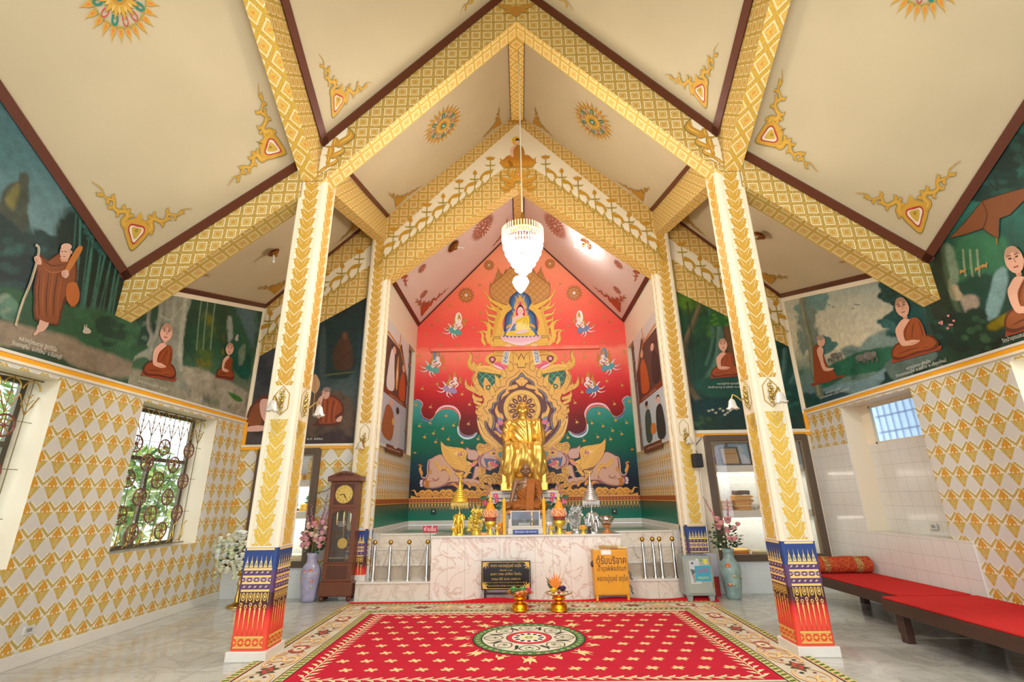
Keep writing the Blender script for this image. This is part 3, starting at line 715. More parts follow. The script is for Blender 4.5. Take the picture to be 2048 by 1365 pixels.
# ================================================================ painted decoration on the ceilings
GO, GD, OUTL = '#CC9A34', '#B5832A', '#7C7230'
def corner_orn(A, c, ax, ay, z=1., col=GO, oc=OUTL, red='#B23A2C', simple=False):
    def T(p): return (c[0] + (ax[0] * p[0] + ay[0] * p[1]) * z, c[1] + (ax[1] * p[0] + ay[1] * p[1]) * z)
    def pl(pts, cl, L, sm=3): A.poly([T(p) for p in pts], cl, L, sm)
    heart = [(.14, .14), (.17, .34), (.22, .5), (.33, .6), (.47, .57), (.55, .55), (.57, .47), (.6, .33), (.5, .22), (.34, .17)]
    pl([(p[0] * 1.04 - .02, p[1] * 1.04 - .02) for p in heart], oc, 1)
    pl(heart, col, 2); 
    if not simple:
        pl([(.21, .21), (.24, .36), (.28, .48), (.36, .53), (.44, .47), (.47, .44), (.53, .36), (.48, .28), (.36, .24)], red, 3); pl([(.235, .235), (.265, .37), (.3, .47), (.36, .5), (.42, .44), (.44, .42), (.5, .36), (.47, .3), (.37, .265)], '#E8D5C0', 4)
        pl([(.28, .28), (.31, .4), (.36, .47), (.42, .42), (.47, .36), (.4, .31)], '#C9A23A', 5); pl([(.36, .36), (.37, .41), (.41, .41), (.41, .37)], '#A08528', 6)
    pl([(.46, .44), (.5, .5), (.49, .56), (.6, .6), (.56, .49), (.5, .5)], col, 3); pl([(.5, .52), (.62, .62), (.52, .5)], oc, 2, 0)
    for f in (0, 1):
        q = (lambda p: T(p)) if not f else (lambda p: T((p[1], p[0])))
        spine = [(.48, .36), (.56, .27), (.63, .29), (.66, .38), (.74, .40), (.8, .31), (.89, .27), (.97, .33), (1.04, .29), (1.13, .23), (1.22, .27), (1.4, .2)]
        A.stroke([q(p) for p in spine], .125 * z, oc, 1, 1); A.stroke([q(p) for p in spine], .105 * z, col, 2.5, 1)
        if not simple: A.stroke([q(p) for p in spine[1:-1]], .012 * z, '#E8C765', 4, 1)
        for a, b in (((.6, .3), (.52, .19)), ((.66, .4), (.58, .46)), ((.74, .39), (.84, .47)), ((.82, .3), (.76, .2)), ((.9, .28), (.98, .2)), ((.98, .33), (1.06, .41)), ((1.06, .28), (1.02, .18)), ((1.14, .24), (1.24, .18)), ((.7, .42), (.72, .5))):
            A.flame(q(a), q(b), .07 * z, col, oc if not simple else None, 2, .25)
def rosette(A, c, R, n=24, cols=(GO, GD, '#1D7C6A', '#C4303A'), simple=False, asp=1.):
    def P(r, t): return (c[0] + r * cos(t), c[1] + r * sin(t) * asp)
    for i in range(n):
        t = 2 * pi * i / n; d = pi / n
        if simple:
            A.poly([P(R * .3, t - d), P(R * .72, t - d * .7), P(R, t), P(R * .72, t + d * .7), P(R * .3, t + d)], cols[0], 1)
            continue
        A.poly([P(R * .62, t - d * .85), P(R * .78, t - d * .6), P(R * .86, t - d * .18), P(R, t), P(R * .86, t + d * .18), P(R * .78, t + d * .6), P(R * .62, t + d * .85)], cols[0], 1)
        A.poly([P(R * .70, t - d * .3), P(R * .8, t - d * .1), P(R * .8, t + d * .1), P(R * .70, t + d * .3)], '#D9772E', 2)
        for k in (-.45, 0, .45): A.ell(P(R * .64, t + k * d * 1.3), R * .03, R * .03, '#A89040', 2, 6)
    m = n // 2
    for i in range(m):
        t = 2 * pi * (i + .5) / m; d = pi / m
        if simple: A.poly([P(R * .42, t - d * .3), P(R * .58, t - d * .35), P(R * .62, t), P(R * .58, t + d * .35), P(R * .42, t + d * .3)], '#E8CDBE', 3); continue
        cc = cols[2] if i % 2 else cols[3]
        A.stroke([P(R * .42, t - d * .5), P(R * .55, t - d * .42), P(R * .62, t), P(R * .55, t + d * .42), P(R * .42, t + d * .5)], R * (.045 if i % 2 else .022), cc, 3, sm=3)
        A.flame(P(R * .24, t), P(R * .5, t), R * .1, cols[0], OUTL, 2, 0); A.flame(P(R * .2, t + d), P(R * .42, t + d), R * .09, '#D8B25C', OUTL, 2, 0)
    if simple: A.ell(c, R * .24, R * .24 * asp, cols[0], 3); A.ell(c, R * .1, R * .1 * asp, '#E9D9CF', 4); return
    A.ell(c, R * .25, R * .25 * asp, cols[0], 3); A.ell(c, R * .2, R * .2 * asp, GD, 4); A.ell(c, R * .13, R * .13 * asp, cols[2], 5); A.ell(c, R * .05, R * .05 * asp, '#CFE0D8', 6)
def panel_art(key, s, specs, ros, nm):
    A = Panel(PAN[key, s], rough=.5); lx, ly = A.lx, A.ly
    for cx, cy, ax, ay, z, kw in specs: corner_orn(A, (cx * lx, cy * ly), ax, ay, z, **kw)
    for r in ros: rosette(A, (r[0] * lx, r[1] * ly), r[2], **r[3])
    return struct(A.build('ceiling_painting'))
E1, E2 = {}, dict(simple=True, col='#B5832A', oc='#B5832A'); RED = dict(simple=True, col='#B8501E', oc='#B8501E')
for s in (-1, 1):
    panel_art('An', s, [(.97, .05, (-1, 0), (0, 1), .62, E1), (.97, .93, (-1, 0), (0, -1), .6, E1)], [], '')
    panel_art('Ao', s, [(.965, .06, (-1, 0), (0, 1), .72, E1), (.965, .97, (-1, 0), (0, -1), .72, E1)], [(.487, .532, .42, dict(n=26))], '')
    panel_art('Bn', s, [(.965, .06, (-1, 0), (0, 1), .62, E2), (.03, .05, (1, 0), (0, 1), .6, E2), (.965, .93, (-1, 0), (0, -1), .55, E2), (.03, .93, (1, 0), (0, -1), .5, E2)], [(.5, .52, .52, dict(n=24))], '')
    panel_art('Bo', s, [(.96, .1, (-1, 0), (0, 1), .6, E2), (.1, .1, (1, 0), (0, 1), .55, E2), (.96, .93, (-1, 0), (0, -1), .55, E2)], [], '')
    A = Panel(PAN['Cn', s], rough=.5); lx, ly = A.lx, A.ly; c = '#B5562E'
    corner_orn(A, (.94 * lx, .03 * ly), (-1, 0), (0, 1), .85, simple=True, col=c, oc=c); corner_orn(A, (.96 * lx, .96 * ly), (-1, 0), (0, -1), .6, simple=True, col=c, oc=c); corner_orn(A, (.06 * lx, .03 * ly), (1, 0), (0, 1), .6, simple=True, col=c, oc=c)
    rosette(A, (.5 * lx, .70 * ly), .45, n=26, cols=('#BC6A4A', c, c, c), simple=True)
    for q in ((.28, .2), (.62, .14)): rosette(A, (q[0] * lx, q[1] * ly), .15, n=14, cols=(c, c, c, c), simple=True)
    struct(A.build('ceiling_painting'))
# ---------------------------------------------------------------- ornament on the arches
def lotus(A, x, z, h, bloom, col='#C38B1E', st='#A38A2A', k=1.):
    A.stroke([(x, z - .1), (x, z + h)], .022 * k, st, 2, sm=0)
    if bloom:
        for d in (-.1, -.05, 0, .05, .1): A.flame((x + d * .25, z + h - .02), (x + d * k * 1.1, z + h + (.09 - abs(d) * .35) * k), .06 * k, col, None, 3, 0)
        A.poly([(x - .05 * k, z + h), (x + .05 * k, z + h), (x, z + h - .04 * k)], col, 3)
    else: A.poly([(x - .05 * k, z + h + .04), (x - .02 * k, z + h), (x + .02 * k, z + h), (x + .05 * k, z + h + .04), (x, z + h + .13 * k)], col, 3, 2)
    for t in (-1, 1): A.flame((x, z + h * .55), (x + t * .12 * k, z + h * .55 + .06), .045 * k, st, None, 3, -.2 * t)
    A.flame((x, z + .02), (x + .1 * k, z + .12), .05 * k, st, None, 3, .2)
def vine(A, s, x0, n, dx, f, k=1.):
    for i in range(n):
        x = x0 + dx * i; z = f(x); X = s * x
        hh = .40 if i % 2 == 0 else .28
        lotus(A, X, z + .05, hh, i % 2 == 0, k=k)
        x2 = x + dx * .5; z2 = f(x2)
        A.stroke([(s * (x - dx * .0), z - .02), (s * (x + dx * .18), z - .16), (s * (x + dx * .42), z2 - .1), (s * x2, z2 + .03)], .02 * k, '#A38A2A', 2)
        A.stroke([(s * x2, z2 + .03), (s * (x2 + dx * .14), z2 - .14), (s * (x2 + dx * .36), f(x + dx) - .14), (s * (x + dx), f(x + dx))], .02 * k, '#A38A2A', 2)
        A.poly([(s * (x2 - .02), z2 + .16), (s * (x2 - .14), z2 + .20), (s * (x2 - .19), z2 + .29), (s * (x2 - .06), z2 + .27), (s * (x2 + .05), z2 + .14), (s * (x2 + .05), z2 + .02), (s * (x2 + .01), z2 + .05)], '#C08E20', 3, 3)
A = Art((0, F2 - .004, 0), (1, 0, 0), (0, 0, 1), eps=.0015)
for s in (-1, 1): vine(A, s, .62, 7, .345, lambda x: 8.87 - .85 * x + .05)
# figure at the apex and flame finials
A.ell((-.03, 9.33), .1, .12, '#E8B92E', 3); A.poly([(-.42, 8.72), (-.3, 8.86), (.3, 8.86), (.42, 8.72), (.3, 8.62), (-.3, 8.62)], '#C3801E', 3)
for t in range(-4, 5): A.flame((t * .075, 8.62), (t * .1, 8.78 + .02 * abs(t)), .1, '#CB8A24', '#9A6418', 4, 0)
A.poly([(-.28, 8.84), (-.2, 8.93), (.2, 8.93), (.28, 8.84), (.1, 8.8), (-.1, 8.8)], '#B8761C', 6, 3); A.poly([(-.15, 8.9), (-.12, 9.12), (-.06, 9.2), (.06, 9.2), (.13, 9.1), (.14, 8.9)], '#B0741E', 7, 2); A.poly([(-.15, 8.9), (-.17, 9.08), (-.1, 9.19), (-.02, 9.2), (-.1, 9.08), (-.1, 8.9)], '#E2B49A', 8, 3)
A.ell((-.01, 9.29), .05, .075, '#E4B8A0', 8); A.poly([(-.05, 9.31), (-.04, 9.37), (0, 9.4), (.03, 9.37), (.045, 9.31), (0, 9.34)], '#3B2A20', 9)
for x, h, w in ((0, .36, .16), (.12, .24, .1), (-.12, .24, .1)): A.flame((x * .7, 8.24), (x * 1.3, 8.3 + h), w, '#D89A2C', '#6E6A2E', 3, 0); 
A.flame((0, 8.36), (0, 8.5), .06, '#C5402E', None, 5, 0); A.flame((0, 8.38), (0, 8.46), .03, '#F3E2D0', None, 6, 0)
for t in (-1, 1):
    for a, b, w in (((.08, 8.18), (.36, 8.52), .13), ((.1, 8.1), (.28, 8.3), .1), ((.16, 8.04), (.4, 8.2), .09), ((.2, 7.98), (.34, 8.04), .07), ((.05, 8.3), (.2, 8.6), .08)): A.flame((t * a[0], a[1]), (t * b[0], b[1]), w, '#C98C2A', '#6E6A2E', 3, -.25 * t)
    for a, b, w in (((.02, 9.86), (.22, 10.04), .09), ((.03, 9.9), (.1, 10.0), .08)): A.flame((t * a[0], a[1]), (t * b[0], b[1]), w, '#B5832A', None, 3, -.2 * t)
for t in (-1, 1): A.poly([(0, 9.95), (t * .07, 9.88), (t * .16, 9.78), (t * .04, 9.84), (0, 9.8)], '#B5832A', 3, 2)
A.build('painted_lotus_band', ARCH2)
for s, nm in ((-1, 5), (1, 6)):
    A = Art((0, YB - .014, 0), (1, 0, 0), (0, 0, 1), eps=.0015); vine(A, s, 3.42, 6, .345, lambda x: 4.72 + .76 * (W - x) + .03)
    A.build('lotus_vine', [o for o in D.objects if o.name == f'trim_{nm}'][0])
A = Art((0, F1 - .004, 0), (1, 0, 0), (0, 0, 1), eps=.0015)
for t in (-1, 1):
    A.poly([(t * 2.52, 6.88), (t * 2.86, 6.52), (t * 2.88, 6.35), (t * 2.88, 6.0), (t * 2.72, 6.12), (t * 2.58, 6.4)], CREAM, 1)
    for a, b, w in (((2.66, 6.5), (2.56, 6.86), .16), ((2.7, 6.5), (2.78, 6.66), .1), ((2.72, 6.3), (2.62, 6.55), .12), ((2.74, 6.3), (2.86, 6.5), .12), ((2.76, 6.15), (2.68, 6.35), .08), ((2.76, 6.2), (2.84, 6.35), .07), ((2.78, 6.15), (2.8, 6.02), .07), ((2.82, 6.1), (2.86, 5.98), .05)):
        A.flame((t * a[0], a[1]), (t * b[0], b[1]), w, '#BE8A2C', OUTL, 3, .3 * t, '#E0BE58')
for t in (-1, 1): A.flame((0, 9.12), (t * .3, 9.42), .12, '#B5832A', None, 3, -.2 * t); A.flame((t * .02, 9.12), (t * .2, 9.0), .12, '#B5832A', None, 3, .2 * t)
A.ell((0, 9.1), .09, .12, '#B27A28', 4)
o = A.build('arch_ornament'); o.parent = [q for q in D.objects if q.get('label', '').startswith('gold latticed arch')][0]
# ================================================================ landscape murals on the side walls
def vnoise(P, f, seed=0, oct=4):
    rs = np.random.RandomState(seed); r = np.zeros(len(P)); am = 1.; tot = 0
    for o_ in range(oct):
        T = rs.rand(64, 64); q = P * f + rs.rand(2) * 50; i = np.floor(q).astype(int); t = q - i; t = t * t * (3 - 2 * t); a = i % 64; b = (a + 1) % 64
        r += am * ((T[a[:, 0], a[:, 1]] * (1 - t[:, 0]) + T[b[:, 0], a[:, 1]] * t[:, 0]) * (1 - t[:, 1]) + (T[a[:, 0], b[:, 1]] * (1 - t[:, 0]) + T[b[:, 0], b[:, 1]] * t[:, 0]) * t[:, 1])
        tot += am; am *= .55; f = f * 2.1
    return r / tot
class Paint:       # colours painted per point of a fine canvas mesh; shapes given in photo pixels
    def __init__(s, O, U, V, nu, nv, lu, lv, keep):
        s.O = np.array(O, float); s.U = np.array(U, float); s.V = np.array(V, float); s.nu, s.nv = nu, nv
        a, b = np.meshgrid(np.linspace(0, lu, nu), np.linspace(0, lv, nv)); s.ab = np.stack([a.ravel(), b.ravel()], 1)
        s.P = s.O + s.ab[:, :1] * s.U + s.ab[:, 1:] * s.V; s.x, s.y = projn(s.P); s.c = np.zeros((len(s.P), 3)); s.keep = keep; s.sd = 1
    def col(s, h): return np.array(lin(h))
    def mixin(s, a, h, var=.0, f=3.):
        a = np.clip(a, 0, 1)[:, None]; c = s.col(h)[None]
        if var: s.sd += 1; c = c * (1 + var * 2 * (vnoise(s.ab, f, s.sd) - .5))[:, None]
        s.c = s.c * (1 - a) + c * a; return s
    def grad(s, stops, key='y'):
        v = getattr(s, key); xs = [p for p, _ in stops]; cs = np.array([lin(c) for _, c in stops])
        s.c = np.stack([np.interp(v, xs, cs[:, k]) for k in range(3)], 1); return s
    def noise(s, h, f, lo, hi, seed, amt=1., m=1.):
        n = vnoise(s.ab, f, seed); return s.mixin(np.clip((n - lo) / (hi - lo), 0, 1) * amt * m, h)
    def blob(s, cx, cy, rx, ry, h, soft=.5, rag=.0, f=6., amt=1., var=.25):
        d = np.sqrt(((s.x - cx) / rx) ** 2 + ((s.y - cy) / ry) ** 2)
        if rag: s.sd += 1; d = d + rag * 2 * (vnoise(s.ab, f, s.sd) - .5)
        return s.mixin(np.clip((1 - d) / soft, 0, 1) * amt, h, var, f)
    def poly(s, pts, h, soft=3., rag=0., f=6., amt=1., var=.25, sm=4):
        P = np.array(smooth(pts, sm) if sm else pts); n = len(P); ins = np.zeros(len(s.x), bool); dm = np.full(len(s.x), 1e9)
        bx = (s.x > P[:, 0].min() - 40) & (s.x < P[:, 0].max() + 40) & (s.y > P[:, 1].min() - 40) & (s.y < P[:, 1].max() + 40)
        X = s.x[bx]; Y = s.y[bx]; i_ = np.zeros(len(X), bool); d_ = np.full(len(X), 1e9)
        for i in range(n):
            a, b = P[i], P[(i + 1) % n]
            c = ((a[1] > Y) != (b[1] > Y)) & (X < (b[0] - a[0]) * (Y - a[1]) / (b[1] - a[1] + 1e-12) + a[0]); i_ ^= c
            d = b - a; t = np.clip(((X - a[0]) * d[0] + (Y - a[1]) * d[1]) / (d @ d + 1e-9), 0, 1); d_ = np.minimum(d_, np.hypot(X - a[0] - t * d[0], Y - a[1] - t * d[1]))
        sd = np.full(len(s.x), -1e9); sd[bx] = np.where(i_, d_, -d_)
        if rag: s.sd += 1; sd = sd + rag * 2 * (vnoise(s.ab, f, s.sd) - .5)
        return s.mixin(np.clip(sd / soft + .5, 0, 1) * amt, h, var, f)
    def line(s, pts, w, h, soft=2., amt=1., var=.2, f=5):
        P = np.array(smooth(pts, 4, False)); dm = np.full(len(s.x), 1e9)
        for a, b in zip(P, P[1:]):
            d = b - a; t = np.clip(((s.x - a[0]) * d[0] + (s.y - a[1]) * d[1]) / (d @ d + 1e-9), 0, 1); dm = np.minimum(dm, np.hypot(s.x - a[0] - t * d[0], s.y - a[1] - t * d[1]))
        return s.mixin(np.clip((w / 2 - dm) / soft + .5, 0, 1) * amt, h, var, f)
    def build(s, name, parent=None):
        g_ = s.c.mean(1, keepdims=True); s.c = np.clip(g_ + (s.c - g_) * 1.3, 0, 1); s.c *= (1 + .5 * (vnoise(s.ab, 16, 77) - .5) + .25 * (vnoise(s.ab, 5, 78) - .5))[:, None]
        ok = s.keep(s.P); me = D.meshes.new(name); q = np.arange(s.nu * s.nv).reshape(s.nv, s.nu)
        F = np.stack([q[:-1, :-1].ravel(), q[:-1, 1:].ravel(), q[1:, 1:].ravel(), q[1:, :-1].ravel()], 1); F = F[ok[F].all(1)]
        n = np.cross(s.U, s.V)
        me.from_pydata(s.P.tolist(), [], F.tolist()); at = me.color_attributes.new('paint', 'FLOAT_COLOR', 'POINT')
        at.data.foreach_set('color', np.concatenate([np.clip(s.c, 0, 1), np.ones((len(s.c), 1))], 1).ravel())
        me.materials.append(PAINTM); me.update(); o = D.objects.new(name, me); COL.objects.link(o)
        if parent: o.parent = parent; o.matrix_parent_inverse = Matrix.Translation(-parent.location)
        return o
PAINTM, nt, b = shader('mural_paint', .45, .4); at = nt.nodes.new('ShaderNodeAttribute'); at.attribute_name = 'paint'
n_ = noise(nt, objxyz(nt)[3].outputs['Object'], 45, 3); out(nt, b, mix(nt, (n_ - .5) * .5 + .12, at.outputs['Color'], '#181c18'))
def trunk(p, pts, w0, w1, c, hi):
    P = smooth(pts, 3, False); n = len(P)
    for k, (a, b_) in enumerate(zip(P, P[1:])): p.line([a, b_], w0 + (w1 - w0) * k / n, c, 3)
    p.line([(q[0] - w0 * .2, q[1]) for q in pts], w1 * .35, hi, 4, .6)
def foliage(p, cx, cy, r, c, hi=None, n=7, seed=1):
    rs = random.Random(seed)
    for i in range(n): p.blob(cx + rs.uniform(-r, r) * .8, cy + rs.uniform(-r, r) * .6, r * rs.uniform(.35, .6), r * rs.uniform(.3, .5), c, .25, .45, 9)
    if hi:
        for i in range(n): p.blob(cx + rs.uniform(-r, r) * .7, cy + rs.uniform(-r, r) * .5, r * .22, r * .16, hi, .4, .5, 12, .5)
def seated(A, head, base, name, parent, w=.95, robe='#8A3C10', dark='#541F08', hi='#A65018', skin='#C9917A', face=0., mat_=True, flip=1, hands=0):
    """painted seated monk: head and base are photo pixels (crown of head, middle of seat)"""
    hx, hy = head; bx, by = base; up = Vector((hx - bx, hy - by)); H = up.length; rt = Vector((-up.y, up.x)) * flip; rt = rt * w
    A.T = lambda p: (bx + rt.x * p[0] + up.x * p[1] * .88, by + rt.y * p[0] + up.y * p[1] * .88)
    if mat_: A.poly([(-.55, -.02), (.5, -.04), (.55, .04), (-.5, .06)], '#8E3A1E', 3)
    A.poly([(-.5, .08), (-.46, .22), (-.3, .32), (0, .3), (.3, .32), (.45, .22), (.5, .08), (.38, 0), (0, .02), (-.38, 0)], dark, 4, 3)
    A.poly([(-.46, .1), (-.42, .21), (-.28, .29), (0, .26), (.28, .29), (.42, .2), (.45, .1), (.3, .04), (0, .06), (-.3, .04)], robe, 5, 3)
    A.stroke([(-.38, .1), (-.1, .13), (.3, .08)], .02, dark, 6, 2); A.stroke([(.38, .16), (.1, .1), (-.1, .12)], .02, hi, 6, 2)
    A.poly([(-.2, .64), (-.27, .56), (-.28, .4), (-.24, .26), (-.16, .22), (.02, .2), (.12, .25), (.0, .3), (-.13, .32), (-.12, .5), (0, .62), (.05, .7), (-.08, .72)], skin, 7, 3)
    A.poly([(-.17, .3), (-.17, .5), (0, .64), (.1, .7), (.22, .68), (.28, .58), (.3, .4), (.27, .26), (.1, .24), (-.1, .24)], robe, 6, 3)
    A.poly([(-.05, .68), (-.17, .56), (-.17, .48), (.0, .62), (.08, .69)], skin, 7, 2)
    for k in (0, 1, 2): A.stroke([(-.14 + k * .07, .3), (-.08 + k * .08, .5), (.1 + k * .05, .66)], .014, dark if k % 2 == 0 else hi, 8, 2)
    A.stroke([(.14, .68), (.17, .5), (.15, .27)], .02, hi, 8, 2); A.stroke([(.24, .62), (.25, .4), (.22, .28)], .018, dark, 8, 2)
    A.poly([(-.17, .24), (-.05, .2), (.1, .21), (.16, .25), (.04, .27), (-.08, .28)], skin, 9, 2); A.stroke([(-.05, .23), (.12, .225)], .01, '#B57A60', 10, 0)
    A.poly([(-.045, .72), (.05, .72), (.045, .82), (-.045, .82)], '#C78F72', 8)
    fx = face; A.T = lambda p: (bx + rt.x * p[0] / w * 1.22 + up.x * (1 - (1 - p[1]) * 1.62), by + rt.y * p[0] / w * 1.22 + up.y * (1 - (1 - p[1]) * 1.62))
    A.ell((fx, .9), .092, .105, skin, 9, 20); A.ell((fx - .08, .885), .014, .03, '#C78F72', 8, 8); A.ell((fx + .08, .885), .014, .03, '#C78F72', 8, 8)
    A.poly([(fx - .075, .92), (fx - .06, .985), (fx, 1.005), (fx + .06, .985), (fx + .075, .92), (fx, .96)], '#B08468', 10, 2)
    for t in (-1, 1): A.stroke([(fx + t * .02, .915), (fx + t * .05, .918)], .012, '#4A2C20', 11, 0); A.stroke([(fx + t * .015, .935), (fx + t * .055, .94)], .008, '#6B4A38', 11, 0)
    A.stroke([(fx, .915), (fx + .01, .875)], .01, '#B07A5E', 11, 0); A.stroke([(fx - .025, .845), (fx + .025, .845)], .01, '#94443A', 11, 0)
    A.T = None
    return A.build(name, parent)
def wallart(s, eps=.0012): return Art((s * (W - .012), 0, 0), (0, -s, 0), (0, 0, 1), eps=eps, px=True, rough=.5)
def backart(eps=.0012): return Art((0, YB - .012, 0), (1, 0, 0), (0, 0, 1), eps=eps, px=True, rough=.5)
def caption(A0, txt, p0, p1, size, par, col='#D8D6C8'):
    A = Art(A0.O, A0.U, A0.V, eps=A0.eps, px=True, rough=.5); a, b = A.P(p0), A.P(p1); art_text(A, txt, ((a[0] + b[0]) / 2, (a[1] + b[1]) / 2), size, col, 8, wide=abs(b[0] - a[0])); A.build('caption', par)
def eave(Y): return (H1o(W) + SA * (F1 - Y)) if Y < F1 else (H1o(W) + (H2o(W) - H1o(W)) * (Y - F1) / (YB - F1) - .06)
ev = np.vectorize(eave)
def keepside(P): return P[:, 2] < ev(P[:, 1]) + np.where(P[:, 1] < F1, .05, .0)
# ---- left wall, front picture (walking monk)
def canvas(s, y0, y1, du=.0125):
    n = int((y1 - y0) / du); zt = 7.0 if y0 < 4 else 5.5
    return Paint((s * (W - .006), y0 if s > 0 else y1, 3.1), (0, 1 if s > 0 else -1, 0), (0, 0, 1), n, int((zt - 3.1) / du), y1 - y0, zt - 3.1, keepside)
def canvas2(s, y0, y1, du=.02):   # winding so that faces look into the room is irrelevant (two-sided)
    return canvas(s, y0, y1, du)
t1 = thing('mural', 'wall painting of a monk walking with a staff before bamboo', 'mural', (-W, 4.3, 3.1))
p = canvas(-1, 2.0, 6.1); p.grad([(150, '#3F5A5E'), (330, '#4E6A6C'), (470, '#6C8486'), (560, '#27403E'), (640, '#2B4A3C'), (720, '#33503C')])
p.noise('#7E9194', 1.1, .45, .75, 3, .5, (p.y < 520)); p.noise('#2E4A4C', 1.6, .5, .8, 5, .6, (p.y < 450))
p.poly([(-40, 500), (0, 400), (15, 370), (35, 362), (38, 348), (52, 345), (57, 360), (55, 380), (60, 430), (68, 470), (90, 500), (90, 560), (-40, 560)], '#3E443C', 5, 8); p.poly([(12, 395), (30, 368), (40, 372), (30, 420), (15, 410)], '#6E6A46', 8, 6)
foliage(p, 20, 480, 60, '#1C302E', '#335450', 9, 2); foliage(p, 110, 510, 55, '#1E3434', '#3A5A58', 8, 4); foliage(p, 40, 560, 60, '#16282A', '#2E4C4A', 8, 5)
p.poly([(105, 480), (150, 400), (200, 430), (262, 560), (262, 640), (120, 640)], '#142622', 20, 25)
for k in range(14):
    x = 150 + k * 8 + 5 * sin(k * 2.3); p.line([(x + 4 + 6 * sin(k * 5), 400 + k * 9), (x - 4, 520), (x - 16 - k + 8 * sin(k * 3.1), 630)], 2 + k % 3, '#4A7468', 1.5, .8)
for k in range(10): foliage(p, 150 + k * 7, 400 + k * 12, 16, '#2F504A', '#55807A', 4, 20 + k)
p.noise('#0E1A18', 2.5, .5, .75, 9, .6, (p.x > 150) * (p.y > 500) * (p.y < 640))
p.poly([(-60, 560), (0, 575), (80, 590), (260, 640), (300, 720), (-60, 720)], '#2F5138', 12, 12, 3); p.noise('#1A3022', 3, .5, .8, 11, .6, (p.y > 560))
p.poly([(-60, 640), (0, 645), (60, 655), (150, 680), (280, 735), (280, 760), (120, 730), (-60, 700)], '#8A7D6C', 10, 8, 3); p.poly([(-60, 680), (0, 690), (60, 700), (150, 730), (150, 760), (-60, 720)], '#2C4432', 8, 8, 3)
foliage(p, 240, 670, 40, '#1E3A2C', '#3C6244', 7, 31); foliage(p, 10, 610, 40, '#557060', '#8A9480', 4, 33)
p.build('canvas', t1)
A = wallart(-1)
robe, dk, hi, sk = '#7A3E16', '#4E240C', '#95521F', '#C99C86'
A.poly([(68, 520), (75, 505), (95, 520), (115, 507), (128, 505), (150, 520), (155, 540), (152, 570), (150, 595), (130, 605), (120, 640), (112, 652), (68, 640), (67, 600), (66, 575), (72, 545)], dk, 3, 2)
A.poly([(72, 522), (78, 512), (95, 524), (115, 510), (128, 509), (146, 522), (150, 540), (147, 568), (126, 600), (116, 640), (110, 648), (72, 636), (71, 600), (70, 575), (76, 545)], robe, 4, 2)
for k in range(6): A.stroke([(80 + k * 9, 540), (76 + k * 8, 590), (78 + k * 7, 636)], 2.2, hi if k % 2 else dk, 5, 2)
A.stroke([(80, 528), (100, 545), (130, 540), (145, 528)], 3, hi, 6, 2); A.stroke([(85, 520), (105, 532), (130, 528)], 2, dk, 6, 2)
A.poly([(133, 570), (150, 565), (158, 585), (155, 605), (143, 612), (132, 600)], '#A85A22', 6, 3); A.poly([(137, 606), (152, 602), (150, 614), (140, 615)], '#8A4018', 5)
A.poly([(128, 540), (150, 498), (160, 492), (164, 496), (158, 510), (136, 545)], '#B06A2C', 8, 2)
A.stroke([(70, 490), (76, 497), (73, 520), (60, 565), (42, 610), (30, 652)], 5, '#B5A88C', 7); A.stroke([(71, 492), (75, 505), (60, 562), (32, 648)], 1.2, '#7F735C', 8)
A.poly([(80, 638), (98, 645), (88, 662), (78, 665), (70, 672), (66, 668), (76, 655)], sk, 3, 2); A.poly([(76, 650), (84, 648), (82, 660), (75, 664), (73, 656)], sk, 2, 2)
A.ell((129, 505), 11, 15, sk, 8, 20, .1); A.ell((131, 494), 11, 7, '#C9A08A', 9, 14)
for t in (-4, 3): A.stroke([(126 + t - 2, 503), (126 + t + 2, 504)], 1.3, '#4A2C20', 10, 0)
A.stroke([(124, 513), (129, 514)], 1.3, '#94443A', 10, 0); A.ell((141, 505), 2, 4, '#C48E76', 9, 8); A.poly([(118, 515), (136, 516), (134, 524), (122, 524)], '#C48E76', 6)
A.poly([(66, 515), (76, 512), (81, 522), (80, 530), (70, 527)], sk, 9, 2); A.poly([(121, 543), (133, 540), (136, 550), (130, 557), (122, 553)], sk, 10, 2)
for k in range(4): A.stroke([(67 + k * .4, 516 + k * 2.6), (74, 517 + k * 2.4)], .8, '#A8745C', 11, 0); A.stroke([(122, 545 + k * 2.6), (128, 546 + k * 2.5)], .8, '#A8745C', 11, 0)
A.build('painted_monk', t1)
A = wallart(-1)
A.poly([(165, 662), (170, 655), (177, 657), (182, 664), (177, 668), (167, 667)], '#B9AE9C', 3, 2); A.flame((168, 657), (169, 648), 2.5, '#B9AE9C', None, 3, 0); A.flame((171, 656), (174, 648), 2.5, '#B9AE9C', None, 3, 0); A.build('painted_rabbit', t1)
A = wallart(-1); caption(A, 'หลวงปู่สมชาย ฐิตวิริโย', (36, 678), (112, 700), .062, t1); caption(A, 'วัดเขาสุกิม  อ.ท่าใหม่  จ.จันทบุรี', (20, 690), (122, 712), .062, t1)
